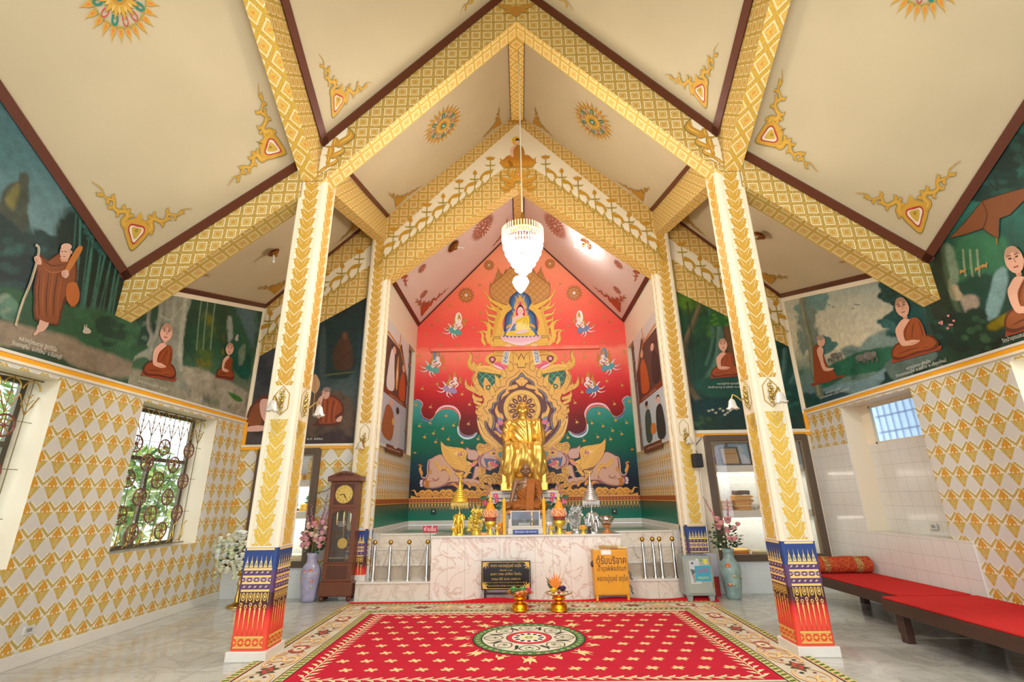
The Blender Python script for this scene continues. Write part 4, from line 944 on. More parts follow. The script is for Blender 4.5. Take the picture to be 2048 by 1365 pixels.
# ---- left wall, second picture
t2 = thing('mural', 'wall painting of two monks seated beside a pale buttressed tree', 'mural', (-W, 7.5, 3.1))
p = canvas(-1, 6.1, YB - .06); p.grad([(560, '#1B3E2C'), (690, '#23452F'), (740, '#456048'), (820, '#8C8676')])
p.noise('#5C6A2C', 2.2, .5, .75, 41, .7, (p.x > 380) * (p.y < 740)); p.noise('#8E7430', 3.5, .58, .8, 42, .7, (p.x > 370) * (p.x < 450) * (p.y < 740)); p.noise('#0F2A20', 3, .5, .7, 43, .6, (p.y < 730))
foliage(p, 290, 660, 40, '#1C362C', '#6A7E70', 8, 51)
p.poly([(455, 590), (510, 602), (512, 640), (505, 700), (480, 640), (462, 600)], '#4E6468', 8, 10); p.poly([(455, 650), (465, 628), (480, 640), (500, 690), (500, 760), (462, 740), (452, 700)], '#1F4A3A', 5, 6); p.poly([(455, 640), (462, 635), (466, 660), (458, 700), (454, 680)], '#90948A', 5, 6); p.poly([(472, 670), (478, 668), (476, 682), (470, 680)], '#A8A296', 2, 3); p.poly([(480, 700), (490, 690), (486, 730), (478, 730)], '#6E7A68', 4, 5)
for x in (397, 425, 410): p.line([(x + 6, 600), (x, 650), (x - 4, 700)], 2, '#8FA08C', 1.5, .7)
p.poly([(352, 735), (420, 745), (500, 790), (490, 840), (380, 812), (260, 780), (260, 760), (320, 770)], '#A39B8A', 6, 8, 4); p.noise('#5E6B50', 4, .52, .7, 47, .7, (p.y > 735) * (p.x > 350)); p.poly([(258, 740), (300, 748), (350, 768), (372, 800), (340, 800), (258, 776)], '#8E8A78', 6, 6, 6)
p.noise('#4C4A40', 5, .55, .75, 49, .6, (p.y > 760)); p.poly([(456, 785), (476, 792), (486, 803), (470, 800)], '#3F6A2E', 3, 3)
p.poly([(325, 590), (382, 592), (372, 640), (366, 700), (360, 740), (372, 770), (380, 790), (350, 770), (330, 745), (300, 720), (280, 716), (258, 730), (248, 726), (280, 704), (300, 690), (315, 640)], '#8C8E80', 4, 4, 5)
p.line([(372, 590), (366, 640), (360, 700), (362, 740)], 8, '#AEAB9C', 4, .8); p.line([(330, 600), (322, 660), (306, 695)], 5, '#70756A', 4, .8); p.line([(350, 595), (345, 650)], 6, '#A4A496', 5, .7); p.line([(322, 632), (340, 640), (358, 622), (366, 612)], 3.5, '#A9A898', 2); p.line([(372, 640), (360, 646)], 3, '#A9A898', 2)
p.line([(300, 610), (296, 650), (303, 672), (297, 690)], 7, '#8E8C80', 3); p.line([(304, 615), (300, 640), (306, 668)], 2, '#5E6058', 2)
p.build('canvas', t2)
A = wallart(-1); o = seated(A, (334, 648), (317, 755), 'painted_monk', t2, w=.62, skin='#DDA58C')
A = wallart(-1); o = seated(A, (460, 687), (449, 757), 'painted_monk', t2, w=.5, skin='#D9A890')
A = wallart(-1); caption(A, 'หลวงปู่ดูลย์ อตุโล', (275, 764), (335, 778), .055, t2, '#C9C4B0')
# ---- right wall, near picture
t3 = thing('mural', 'wall painting of a bare shouldered monk under a brown umbrella beside a waterfall', 'mural', (W, 4.0, 3.1))
p = canvas(1, 2.0, 5.9); p.grad([(200, '#1E3A36'), (420, '#2E5A50'), (520, '#22463A'), (640, '#1C3A30'), (720, '#223C2E')])
p.noise('#3F7468', 1.2, .45, .7, 60, .7, (p.y < 470)); p.noise('#0F201C', 2.2, .5, .72, 61, .8, (p.x > 1960)); foliage(p, 1985, 370, 45, '#16302C', '#2E5048', 9, 62); foliage(p, 2040, 300, 60, '#122824', '#2B4A40', 9, 63)
p.line([(1990, 350), (1995, 380), (1978, 365)], 3, '#0E1C18', 2); p.poly([(1905, 520), (1925, 480), (2010, 470), (2020, 540), (1960, 550), (1915, 560)], '#3A6A4E', 14, 14, 4); p.noise('#88A088', 5, .6, .8, 64, .5, (p.x > 1890) * (p.x < 1960) * (p.y > 480) * (p.y < 560))
for x in (1926, 1940, 1954): p.line([(x, 500), (x + 2, 530), (x + 5, 552)], 3, '#B0B69C', 2.5, .8)
p.poly([(1990, 550), (2012, 540), (2010, 600), (1985, 640), (1970, 630), (1975, 590)], '#7E9896', 6, 6, 5); p.poly([(1895, 562), (1905, 560), (1925, 590), (1928, 600), (1905, 600)], '#B0A088', 4, 5); p.poly([(1890, 500), (1905, 495), (1915, 560), (1900, 560)], '#7A8A76', 6, 8)
p.poly([(1868, 490), (1885, 480), (1900, 600), (1940, 700), (1880, 680), (1860, 600)], '#1E2C22', 6, 6); p.line([(1885, 490), (1895, 560), (1920, 630)], 10, '#515C48', 6, .7); p.poly([(1925, 600), (1950, 590), (1960, 610), (1935, 640)], '#9A8E80', 6, 6, 5)
foliage(p, 1900, 660, 40, '#16302A', '#2F5644', 9, 66); foliage(p, 1960, 660, 45, '#1C342A', '#44664C', 9, 67); foliage(p, 2000, 700, 40, '#16281F', '#385640', 7, 68); p.poly([(1975, 650), (2020, 622), (2048, 620), (2048, 640), (1990, 660)], '#6E6428', 6, 4)
p.build('canvas', t3)
A = wallart(1); A.out([(1899, 477), (1930, 445), (1965, 402), (2000, 390), (2050, 376), (2110, 380), (2110, 440), (2048, 402), (2020, 430), (2000, 437), (1998, 477), (1980, 468), (1967, 457), (1935, 468)], '#7A4420', '#3C2010', 1.5, 3); A.stroke([(1965, 402), (1975, 430), (1967, 457)], 2, '#5A2E14', 5); A.stroke([(1994, 476), (1995, 490)], 3, '#8A6A30', 4, 0); A.build('painted_umbrella', t3)
A = wallart(1); seated(A, (2022, 494), (2072, 652), 'painted_monk', t3, w=.72, robe='#8A4A20', dark='#5A2A10', skin='#D8A488', flip=1)
A = wallart(1)
for x, y in ((1926, 545), (1956, 540), (1969, 534)): A = wallart(1); A.poly([(x - 6, y), (x - 5, y - 5), (x + 3, y - 5), (x + 4, y - 9), (x + 7, y - 8), (x + 5, y + 1), (x + 5, y + 5), (x + 3, y), (x - 3, y + 1), (x - 4, y + 5)], '#B98C4E', 3); A.build('painted_deer', t3)
for x, y in ((1897, 632), (1884, 644), (1884, 648), (1908, 642), (1904, 650), (1896, 657), (1880, 646), (1900, 650)): A = wallart(1); A.ell((x, y), 3, 2.5, '#D98A88', 3, 8); A.build('painted_flower', t3)
A = wallart(1); caption(A, 'วัดป่าอุดมสมพร', (2006, 683), (2060, 666), .06, t3)
# ---- right wall, second picture
t4 = thing('mural', 'wall painting of two monks by a lake with elephants under a pale sky', 'mural', (W, 7.4, 3.1))
p = canvas(1, 5.9, YB - .06); p.grad([(560, '#9DA8A0'), (620, '#C0BEAC'), (700, '#D2C8AE'), (740, '#6E8070'), (800, '#5E7478')])
p.poly([(1690, 722), (1680, 700), (1700, 690), (1720, 695), (1735, 680), (1770, 660), (1830, 640), (1830, 740), (1650, 740)], '#7C8C84', 6, 6, 3)
p.poly([(1640, 790), (1640, 745), (1700, 712), (1760, 695), (1800, 690), (1860, 690), (1860, 740), (1740, 745), (1680, 760)], '#33604A', 4, 4, 3); p.noise('#1F4636', 5, .5, .7, 71, .6, (p.y > 700) * (p.y < 760) * (p.x < 1800))
p.poly([(1670, 772), (1740, 752), (1800, 715), (1830, 735), (1770, 780), (1690, 810), (1600, 830), (1600, 790)], '#7C9294', 5, 4, 3); p.poly([(1600, 790), (1680, 785), (1720, 800), (1680, 830), (1600, 850)], '#33484C', 6, 5, 4)
p.poly([(1758, 560), (1790, 565), (1880, 590), (1885, 700), (1800, 700), (1795, 680), (1775, 670), (1780, 650), (1765, 640), (1785, 620), (1765, 600)], '#1F4644', 4, 9, 8); p.poly([(1600, 585), (1640, 585), (1632, 640), (1640, 690), (1600, 700)], '#4E6A66', 8, 12, 8, .8)
foliage(p, 1785, 590, 26, '#173A38', '#2B5450', 8, 72); foliage(p, 1780, 650, 22, '#3A605E', None, 6, 73); foliage(p, 1652, 690, 26, '#52706C', None, 8, 74); foliage(p, 1625, 600, 30, '#6E8884', None, 6, 75)
trunk(p, [(1602, 590), (1610, 640), (1622, 690), (1628, 740), (1640, 790)], 9, 16, '#6A6C5A', '#9A9A84'); p.poly([(1850, 590), (1880, 585), (1900, 680), (1880, 720), (1858, 660)], '#33443A', 6, 6, 5)
foliage(p, 1865, 740, 35, '#15302A', '#3A6250', 9, 76); foliage(p, 1800, 770, 38, '#1B3630', '#3A5E50', 9, 77); p.poly([(1780, 722), (1860, 700), (1870, 720), (1800, 760), (1775, 745)], '#5E6E66', 4, 4, 5); p.noise('#223A30', 4, .5, .7, 78, .5, (p.y > 760) * (p.x > 1740))
p.poly([(1570, 800), (1600, 790), (1640, 800), (1620, 860), (1570, 860)], '#1B3A34', 6, 6)
p.build('canvas', t4)
A = wallart(1); seated(A, (1800, 596), (1834, 710), 'painted_monk', t4, w=.82, robe='#94481C', dark='#64280E', skin='#D8A488')
A = wallart(1)   # monk in profile by the tree
A.poly([(1628, 748), (1626, 700), (1634, 690), (1645, 695), (1650, 720), (1660, 738), (1668, 742), (1672, 758), (1640, 768), (1628, 762)], '#8E4018', 3, 3); A.poly([(1634, 702), (1640, 693), (1648, 700), (1646, 712), (1652, 735), (1668, 736), (1664, 741), (1648, 742), (1640, 722)], '#D8A488', 4, 2)
A.ell((1643, 683), 8, 11, '#D8A488', 5, 16); A.ell((1641, 676), 8, 5, '#A58A78', 6, 12); A.poly([(1622, 768), (1690, 750), (1690, 753), (1624, 773)], '#8E3A1E', 3); A.build('painted_monk', t4)
for x, y, r in ((1671, 712, 10), (1661, 720, 6), (1722, 716, 11), (1738, 712, 13)): A = wallart(1); A.ell((x, y), r, r * .62, '#6B665C', 3, 14); A.poly([(x - r * .7, y), (x - r * .4, y), (x - r * .4, y + r), (x - r * .7, y + r)], '#5C574E', 3); A.poly([(x + r * .4, y), (x + r * .7, y), (x + r * .7, y + r), (x + r * .4, y + r)], '#5C574E', 3); A.ell((x + r * .8, y - r * .3), r * .4, r * .42, '#77726A', 4, 10); A.stroke([(x + r * 1.1, y), (x + r * 1.3, y + r * .5), (x + r * 1.2, y + r)], 2, '#6B665C', 4); A.build('painted_elephant', t4)
for x, y in ((1659, 610), (1667, 614), (1713, 609), (1718, 610), (1707, 617)): A = wallart(1); A.flame((x - 3, y), (x + 3, y - 2), 2, '#3E4A44', None, 3, .3); A.build('painted_bird', t4)
A = wallart(1); caption(A, 'หลวงปู่แหวน สุจิณฺโณ', (1814, 738), (1862, 722), .055, t4); caption(A, 'วัดดอยแม่ปั๋ง อ.พร้าว จ.เชียงใหม่', (1793, 752), (1894, 722), .055, t4); caption(A, 'หลวงปู่ขาว อนาลโย', (1652, 786), (1682, 778), .05, t4); caption(A, 'วัดถ้ำกลองเพล อ.เมือง จ.อุดรธานี', (1640, 795), (1700, 780), .05, t4)
# ---- back wall pictures
def keepback(P): return (P[:, 2] < 4.34 + .6 * (W - np.abs(P[:, 0])))
def bcanvas(x0, x1, z0): return Paint((x0, YB - .008, z0), (1, 0, 0), (0, 0, 1), int((x1 - x0) / .018), int((5.7 - z0) / .018), x1 - x0, 5.7 - z0, keepback)
t5 = thing('mural', 'dark interior painting of a monk leaning on one hand beside a fan', 'mural', (-4.2, YB, 2.6))
p = bcanvas(-W + .06, -3.19, 2.6); p.grad([(600, '#1C2826'), (740, '#2C3F42'), (790, '#4C5450'), (830, '#4E443A'), (885, '#3E3430')]); p.mixin((p.x < 600) * .8, '#4C4644', .2, 1.); p.noise('#1A1E1C', 2, .5, .75, 81, .6)
p.poly([(648, 650), (700, 640), (712, 650), (708, 745), (650, 750)], '#1A2A28', 4, 0); p.poly([(678, 680), (690, 665), (702, 690), (706, 735), (670, 738), (668, 700)], '#4A2E1C', 6, 3, 6, .8); p.blob(690, 672, 6, 9, '#5A4030', .5); p.line([(642, 752), (708, 744)], 2.5, '#6E6A3C', 1.5, .7); p.poly([(640, 690), (650, 650), (652, 745), (640, 750)], '#3A4440', 4)
p.poly([(620, 790), (700, 795), (705, 880), (690, 880), (680, 860), (620, 870)], '#5A4A3E', 6, 4, 6); p.poly([(650, 866), (690, 868), (700, 886), (630, 886)], '#3C2E2C', 3, 2); p.noise('#2A201C', 5, .5, .7, 84, .5, (p.y > 790)); p.build('canvas', t5)
A = backart()
A.poly([(630, 748), (622, 770), (622, 780), (630, 788), (638, 778), (640, 765)], '#B98E60', 4, 3); A.stroke([(630, 786), (626, 830)], 1.6, '#B98E60', 4, 0); A.stroke([(630, 752), (630, 784)], 1, '#8E6638', 5, 0); A.build('painted_fan', t5)
A = backart(); r_, d_, h_, s_ = '#8E3E16', '#5A220C', '#AA5422', '#CFA18C'
A.poly([(633, 845), (636, 815), (640, 800), (652, 790), (668, 792), (682, 802), (688, 818), (686, 832), (680, 835), (682, 845), (672, 852), (640, 852), (620, 850)], d_, 3, 3); A.poly([(638, 844), (642, 812), (652, 794), (668, 796), (680, 806), (684, 822), (670, 834), (672, 846), (645, 848)], r_, 4, 3)
for k in range(6): A.stroke([(644 + k * 6, 798 + k), (644 + k * 5, 825), (640 + k * 6, 846)], 1.6, h_ if k % 2 else d_, 5)
A.poly([(634, 836), (633, 810), (640, 794), (648, 792), (644, 806), (641, 834)], s_, 6, 2); A.poly([(676, 836), (684, 832), (683, 842), (677, 845), (672, 842)], s_, 6, 2); A.ell((652, 788), 8, 11, s_, 7, 16, .15); A.ell((654, 780), 8, 5, '#8E7264', 8, 12)
for t in (-3, 2): A.stroke([(649 + t - 1.5, 787), (649 + t + 1.5, 787)], 1, '#4A2C20', 9, 0)
A.stroke([(646, 795), (650, 795)], 1, '#94443A', 9, 0); A.build('painted_monk', t5)
A = backart(); A.poly([(492, 850), (500, 815), (515, 800), (530, 790), (545, 800), (548, 855), (510, 860)], '#5E2E16', 3, 3); A.poly([(496, 848), (504, 818), (518, 806), (524, 830), (520, 852)], '#82461F', 4, 3); A.poly([(520, 806), (528, 798), (545, 806), (545, 840), (532, 846), (522, 830)], '#D9A694', 5, 3); A.poly([(486, 862), (500, 853), (530, 852), (530, 862), (500, 864)], '#D9A694', 4, 2); A.build('painted_monk', t5)
A = backart(); caption(A, '๒๗ ธ.ค. ๒๕๒๐', (602, 879), (646, 878), .06, t5)
t6 = thing('mural', 'forest painting of a seated monk between tree roots, above the right display cabinet', 'mural', (4.2, YB, 2.73))
p = bcanvas(3.19, W - .06, 2.74); p.grad([(590, '#28502E'), (700, '#1E3C2C'), (770, '#1F4038'), (860, '#16302A')]); p.noise('#5E7A2E', 2, .5, .72, 91, .7, (p.y < 690) * (p.x < 1440)); p.noise('#0E221C', 2.6, .48, .7, 92, .7)
trunk(p, [(1440, 640), (1450, 680), (1440, 720), (1420, 760)], 34, 30, '#2E4A40', '#587060'); trunk(p, [(1460, 640), (1466, 690), (1480, 740)], 30, 36, '#4A3626', '#6E5438'); p.line([(1418, 620), (1425, 680), (1412, 730)], 6, '#446052', 3); p.line([(1438, 640), (1434, 700), (1424, 750)], 5, '#5A7466', 3)
trunk(p, [(1400, 612), (1385, 650), (1370, 690), (1374, 760), (1395, 800)], 9, 14, '#4A4232', '#7A6E54'); p.line([(1374, 605), (1380, 640), (1385, 700), (1390, 760)], 3, '#2A2A1E', 2); p.line([(1383, 780), (1400, 800), (1440, 806)], 7, '#5E5844', 3)
for x in (1595, 1608, 1570): trunk(p, [(x, 700), (x - 2, 740), (x - 12, 765)], 10, 16, '#2F4A42', '#587068')
foliage(p, 1440, 640, 22, '#2E5A2E', '#5E8238', 7, 93); foliage(p, 1590, 800, 35, '#1A3C34', '#3A6452', 8, 94); foliage(p, 1400, 850, 30, '#152E24', '#3C5A3A', 8, 95); p.poly([(1400, 760), (1490, 756), (1490, 790), (1405, 790)], '#22483C', 5, 4, 5); p.poly([(1385, 800), (1480, 800), (1500, 830), (1390, 830)], '#123030', 5, 5, 5)
for x, y in ((1418, 822), (1425, 820), (1432, 826), (1440, 818), (1446, 822), (1455, 826), (1450, 830), (1460, 822)): p.blob(x, y, 3.5, 2.2, '#C8C8B4', .5, .2, 9)
p.build('canvas', t6)
A = backart(); seated(A, (1444, 678), (1452, 753), 'painted_monk', t6, w=.78, robe='#98441A', dark='#66260C', skin='#D8A084')
A = backart(); caption(A, 'หลวงปู่คำดี ญาณสิริ', (1434, 768), (1478, 768), .05, t6); caption(A, 'วัดถ้ำผาปู่ อ.เมือง จ.เลย', (1416, 775), (1485, 775), .05, t6)

g = G()
for s in (-1, 1):
    for k in range(8):
        a, b_ = F1 + .2 + (YB - F1 - .2) * k / 8, F1 + .2 + (YB - F1 - .2) * (k + 1) / 8; x = s * (W - .014); g.prism([(x, a, eave(a) - .05), (x, b_, eave(b_) - .05), (x, b_, eave(b_) + .1), (x, a, eave(a) + .1)], (s * .014, 0, 0), CREAM)
struct(g.build('trim_7'))
# ================================================================ the great mural behind the statue
def Z(ox, oy, k): return lambda pts: [(ox + x / k, oy + y / k) for x, y in pts]
z1 = Z(830, 700, 6.824); z5 = Z(930, 530, 7.186); z6 = Z(840, 880, 10.24); z8 = Z(990, 780, 6.2)
mur = thing('mural', 'great red and green mural with golden mandorla behind the golden statue', 'mural', (0, YM, 1.6))
m, nt, b = shader('mural_red', .55, .3); X_, Y_, Z_, tc = objxyz(nt); nz = noise(nt, tc.outputs['Object'], 3, 4)
RS = [(0, '#5A1512'), (.24, '#5E1412'), (.30, '#7C1614'), (.36, '#B01A1C'), (.41, '#D22A2A'), (.47, '#EE4A46'), (.53, '#F8755E'), (.575, '#F98A70'), (.60, '#F05A4C'), (.68, '#EE5448'), (.80, '#F57256'), (1, '#F7A078')]
out(nt, b, ramp(nt, (Z_ + (nz - .5) * .25 - 1.6) / 7.6, [(p * .86, c) for p, c in RS])); REDM = m
m, nt, b = shader('mural_green', .55, .3); X_, Y_, Z_, tc = objxyz(nt)
out(nt, b, ramp(nt, (Z_ + (noise(nt, tc.outputs['Object'], 3, 3) - .5) * .2 - 1.6) / 2.4, [(0, '#0C1620'), (.15, '#101E2C'), (.33, '#123E48'), (.5, '#0B6248'), (.72, '#14785E'), (.9, '#3E9A90'), (1, '#5AA6A4')])); GRNM = m
def m_engrave(name, base, ln, sc, wd=.03, amt=.6):
    m, nt, b = shader(name, .45, .45); X, Y, Z_, tc = objxyz(nt); v = nt.nodes.new('ShaderNodeTexVoronoi'); v.feature = 'DISTANCE_TO_EDGE'; v.inputs['Scale'].default_value = sc
    n = nt.nodes.new('ShaderNodeTexNoise'); n.inputs['Scale'].default_value = sc * .5; nt.links.new(tc.outputs['Object'], n.inputs['Vector'])
    mx = nt.nodes.new('ShaderNodeMix'); mx.data_type = 'RGBA'; mx.inputs[0].default_value = .12; nt.links.new(tc.outputs['Object'], mx.inputs[6]); nt.links.new(n.outputs['Color'], mx.inputs[7]); nt.links.new(mx.outputs[2], v.inputs['Vector'])
    f = S(v.outputs['Distance']) < wd
    if name in ('canopy_gold', 'roof_scales'): a_, b_ = (X + Z_) / .19, (X - Z_) / .19; f = (a_.fr() < .09).max(b_.fr() < .09)
    out(nt, b, mix(nt, f * amt, base, ln)); return m
GP = m_engrave('mural_gold', '#EDB450', '#A8702A', 15., .035, .5); GPY = m_engrave('mural_gold_yellow', '#ECBC4C', '#B08432', 16., .035, .5); GPO = m_engrave('mural_gold_orange', '#E8A03E', '#A8642A', 14., .035, .5)
LN = '#6A3412'
def mart(mirror=True, eps=.0013):
    A = Art((0, YM - .01, 0), (1, 0, 0), (0, 0, 1), eps=eps, px=True, mirror=mirror, rough=.5); A.shift = .04; return A
A = Art((0, YM - .008, 0), (1, 0, 0), (0, 0, 1)); A.poly([(-XC, 1.6), (XC, 1.6), (XC, HC(XC)), (0, HC(0)), (-XC, HC(XC))], REDM, 1)
gpts = z1([(-30, 690), (45, 690), (90, 740), (84, 850), (110, 915), (190, 955), (245, 925), (285, 865), (345, 822), (430, 805), (510, 815), (575, 870), (600, 950), (590, 1040), (605, 1120), (670, 1170), (750, 1180), (830, 1130), (900, 1180), (1000, 1300)])
gp = [A.P(p) for p in [(0, 0)]]; A.px = True
g2 = smooth(gpts, 4, False); q = [A.P(p) for p in g2]; 
for sgn in (1, -1):
    A.k += 1; pts = [(sgn * max(-XC, a), b_) for a, b_ in q] + [(0, q[-1][1]), (0, 1.6), (sgn * -XC, 1.6)]; A._add(pts, GRNM, 2)
A.build('painted_sky', mur)
A = mart()
A.stroke(z1([(0, 690), (45, 684), (100, 730), (90, 800)]), 2.2, '#E8A0A8', 4, 2); A.stroke(z1([(80, 830), (100, 920), (180, 965), (240, 935)]), 4.5, '#3E5E92', 3.5, 2); A.stroke(z1([(72, 850), (100, 935), (180, 975), (245, 940)]), 2.4, '#C8D8E0', 3, 2)
A.stroke(z1([(270, 875), (340, 800), (430, 778), (530, 800), (595, 880), (604, 960)]), 6.5, '#F0C4CC', 3, 2); A.stroke(z1([(280, 875), (350, 815), (430, 795), (520, 812), (585, 880), (600, 950)]), 3.4, '#D6303C', 3.5, 2)
A.stroke(z1([(575, 1040), (600, 1140), (680, 1195), (770, 1185), (835, 1130)]), 8, '#C8D8E0', 3, 2); A.stroke(z1([(590, 1050), (610, 1135), (680, 1178), (770, 1172), (830, 1125)]), 4.5, '#33507E', 3.5, 2)
A.stroke(z1([(85, 770), (84, 850), (110, 915), (190, 955), (245, 925), (285, 865), (345, 822), (430, 805), (510, 815), (575, 870), (600, 950), (590, 1040), (605, 1120), (670, 1170), (750, 1180), (830, 1130)]), .9, '#E8A060', 5, sm=4)
A.build('painted_scallop_edge', mur)
# falling gold flowers
A = mart()
for x, y in ((50, 75), (585, 125), (850, 100), (390, 245), (300, 465), (100, 530), (635, 605), (735, 745), (210, 780), (720, 1010), (420, 900), (60, 1040), (205, 1000), (375, 1075), (520, 1030), (130, 1190), (250, 1140), (280, 1255), (450, 1220), (635, 1265), (850, 1215), (15, 750)):
    X, Y = z1([(x, y)])[0]; r = 4.2
    for t in (-.9, .1, 1.0): A.flame((X, Y - 1), (X + sin(t) * r, Y + cos(t) * r), 2.8, '#D9A03C', '#6A4A1C', 6, .1)
    A.stroke([(X, Y - 1), (X + 1, Y - 3), (X + 3, Y - 6)], .8, '#C08A34', 6)
for x, y in ((862, 650), (900, 610), (958, 570), (852, 668), (880, 690), (930, 640), (945, 655), (875, 640), (915, 690), (868, 715), (895, 655), (960, 625), (840, 930), (855, 955), (830, 905)):
    for t in (-1, 0, 1): A.flame((x, y), (x + sin(t) * 4.5, y + cos(t) * 4), 2.6, '#D08A38', '#8A4A20', 6, .1)
for x, y, r in ((931, 591, 17), (976, 531, 11)):
    X, Y = x, y
    for k in range(16):
        t = k * pi / 8; A.flame((X + cos(t) * r * .35, Y + sin(t) * r * .35), (X + cos(t) * r, Y + sin(t) * r), r * .3, '#B9702C', '#7E4218', 6, 0)
    A.ell((X, Y), r * .42, r * .42, '#C07A30', 7, 14)
    for k in range(8): t = k * pi / 4; A.ell((X + cos(t) * r * .5, Y + sin(t) * r * .5), r * .05, r * .05, '#F3E4D0', 8, 6)
    A.ell((X, Y), r * .18, r * .18, '#D8D8DC', 9, 10)
A.build('painted_flowers', mur)
# central tower: canopy of gold leaves, flames, blue aura and seated figure
A = mart()
can = z5([(790, -20), (690, 10), (600, 70), (520, 160), (430, 240), (360, 300), (340, 380), (370, 470), (450, 540), (540, 590), (640, 600), (790, 600)])
A.poly(can, '#C18A48', 5, 4); CANM = m_engrave('canopy_gold', '#C9924E', '#8A5420', 6.5, .05, .8); A.poly(z5([(790, 20), (700, 50), (620, 110), (540, 190), (450, 250), (385, 310), (370, 380), (400, 450), (470, 515), (560, 560), (640, 580), (790, 590)]), CANM, 6, 4)
A.stroke(can[:-1], 1.2, '#8A5420', 7, sm=3)
for a, b_, w in (((440, 220), (450, 40), 60), ((400, 280), (400, 200), 40), ((480, 200), (500, 110), 50), ((560, 130), (570, 60), 45), ((640, 60), (650, 0), 40), ((350, 320), (350, 250), 35)): A.flame(*z5([a, b_]), w / 7.2, '#B07A3C', '#7E4A1E', 5, .1)
for pts, w in (([(560, 620), (440, 560), (330, 480), (255, 345)], 95), ([(540, 700), (420, 650), (330, 620), (280, 560)], 80), ([(520, 780), (400, 740), (320, 720), (285, 640)], 80), ([(500, 860), (400, 830), (330, 800), (310, 740)], 70), ([(480, 960), (400, 930), (350, 880), (320, 800)], 70), ([(470, 640), (400, 620), (350, 560), (340, 500)], 60)):
    A.stroke(z5(pts), w / 7.2, '#7E4A1C', 6, 1); A.stroke(z5(pts), w / 7.2 * .78, GPY, 7, 1)
A.stroke(z5([(640, 600), (560, 660), (500, 760), (480, 850), (500, 960), (540, 1020)]), 11, GPY, 8, 0); A.stroke(z5([(430, 620), (470, 700), (440, 800), (420, 900), (400, 1000)]), 7, '#DDA83C', 8, 0)
A.poly(z5([(400, 900), (540, 960), (800, 1000), (800, 1190), (400, 1190), (390, 1130), (400, 1060), (380, 980)]), GPY, 6)
for y in (1035, 1060, 1180): A.stroke(z5([(395, y), (790, y)]), 1.2, '#9A6A22', 8, sm=0)
for k in range(8): X, Y = z5([(410 + k * 22, 1050)])[0]; A.ell((X, Y), .9, .9, '#B9B05A', 9, 6)
for a, b_, w in (((400, 1160), (140, 980), 60), ((330, 1120), (180, 800), 75), ((300, 1060), (250, 850), 55), ((250, 1130), (150, 960), 50), ((350, 1130), (330, 990), 45), ((280, 1160), (190, 1080), 45), ((400, 1170), (270, 1150), 40)): A.flame(*z5([a, b_]), w / 7.2, GPY, '#9A6A22', 7, .25)
A.stroke(z5([(318, 780), (318, 870)]), .5, '#9A6A22', 6, sm=0); A.flame(*z5([(318, 925), (318, 870)]), 4, '#E8B84A', None, 7, 0)
A.build('painted_tower', mur)
A = mart()
aura = z5([(785, 395), (700, 410), (640, 460), (612, 540), (635, 595), (640, 650), (590, 690), (555, 750), (545, 900), (528, 985), (530, 1030), (785, 1040)])
A.poly(aura, '#23406A', 8, 3); A.poly(z5([(785, 405), (720, 420), (665, 470), (645, 540), (650, 600), (655, 680), (610, 720), (580, 800), (570, 930), (560, 1030), (785, 1040)]), '#38618E', 9, 3); A.poly(z5([(785, 415), (730, 440), (690, 500), (670, 600), (680, 700), (630, 760), (610, 900), (600, 1030), (785, 1040)]), '#5C83AE', 10, 3)
for a, b_, w in (((700, 640), (680, 440), 50), ((720, 560), (740, 420), 40), ((690, 760), (650, 660), 50), ((650, 860), (590, 940), 45), ((680, 800), (640, 740), 45), ((640, 880), (575, 930), 30), ((760, 470), (785, 400), 30)): A.flame(*z5([a, b_]), w / 7.2, '#E0A63C', '#8A5A1E', 11, .2)
A.poly(z5([(780, 500), (750, 560), (722, 600), (704, 650), (706, 750), (785, 750)]), '#F3D9CC', 11, 3); A.poly(z5([(780, 515), (755, 565), (730, 605), (712, 650), (714, 750), (785, 750)]), '#E0303A', 12, 3)
A.build('painted_aura', mur)
A = mart(False)
A.poly(z5([(740, 640), (745, 600), (775, 580), (805, 600), (815, 640), (790, 620), (765, 620)]), '#33262C', 15, 3); A.ell(z5([(778, 592)])[0], 2.4, 2, '#33262C', 15); A.ell(z5([(776, 668)])[0], 5.6, 8.2, '#E8C8C0', 16, 20); A.poly(z5([(738, 650), (732, 690), (742, 700)]), '#E8C8C0', 15); A.poly(z5([(816, 650), (824, 690), (814, 700)]), '#E8C8C0', 15)
A.stroke(z5([(755, 665), (768, 668)]), .7, '#6A4038', 17, sm=0); A.stroke(z5([(785, 668), (798, 665)]), .7, '#6A4038', 17, sm=0); A.stroke(z5([(768, 700), (786, 700)]), .8, '#C05A58', 17, sm=0); A.stroke(z5([(777, 670), (777, 686)]), .6, '#C08A80', 17, sm=0)
A.poly(z5([(752, 700), (800, 700), (820, 740), (880, 745), (905, 790), (905, 900), (930, 930), (700, 930), (720, 850), (680, 860), (640, 930), (610, 1000), (570, 1010), (590, 950), (650, 870), (665, 770), (700, 745), (740, 735)]), '#E6C6C4', 14, 2)
A.poly(z5([(705, 800), (790, 760), (830, 740), (885, 750), (908, 800), (905, 910), (960, 960), (985, 1000), (960, 1026), (600, 1026), (570, 1000), (600, 965), (680, 955), (720, 930), (725, 860)]), '#F0CE3E', 15, 2)
A.poly(z5([(730, 850), (800, 830), (850, 860), (900, 870), (890, 940), (760, 950), (720, 930)]), '#F7E082', 16, 2); A.poly(z5([(760, 950), (830, 935), (900, 945), (850, 985), (740, 1000), (700, 985)]), '#E6C6C4', 17, 2)
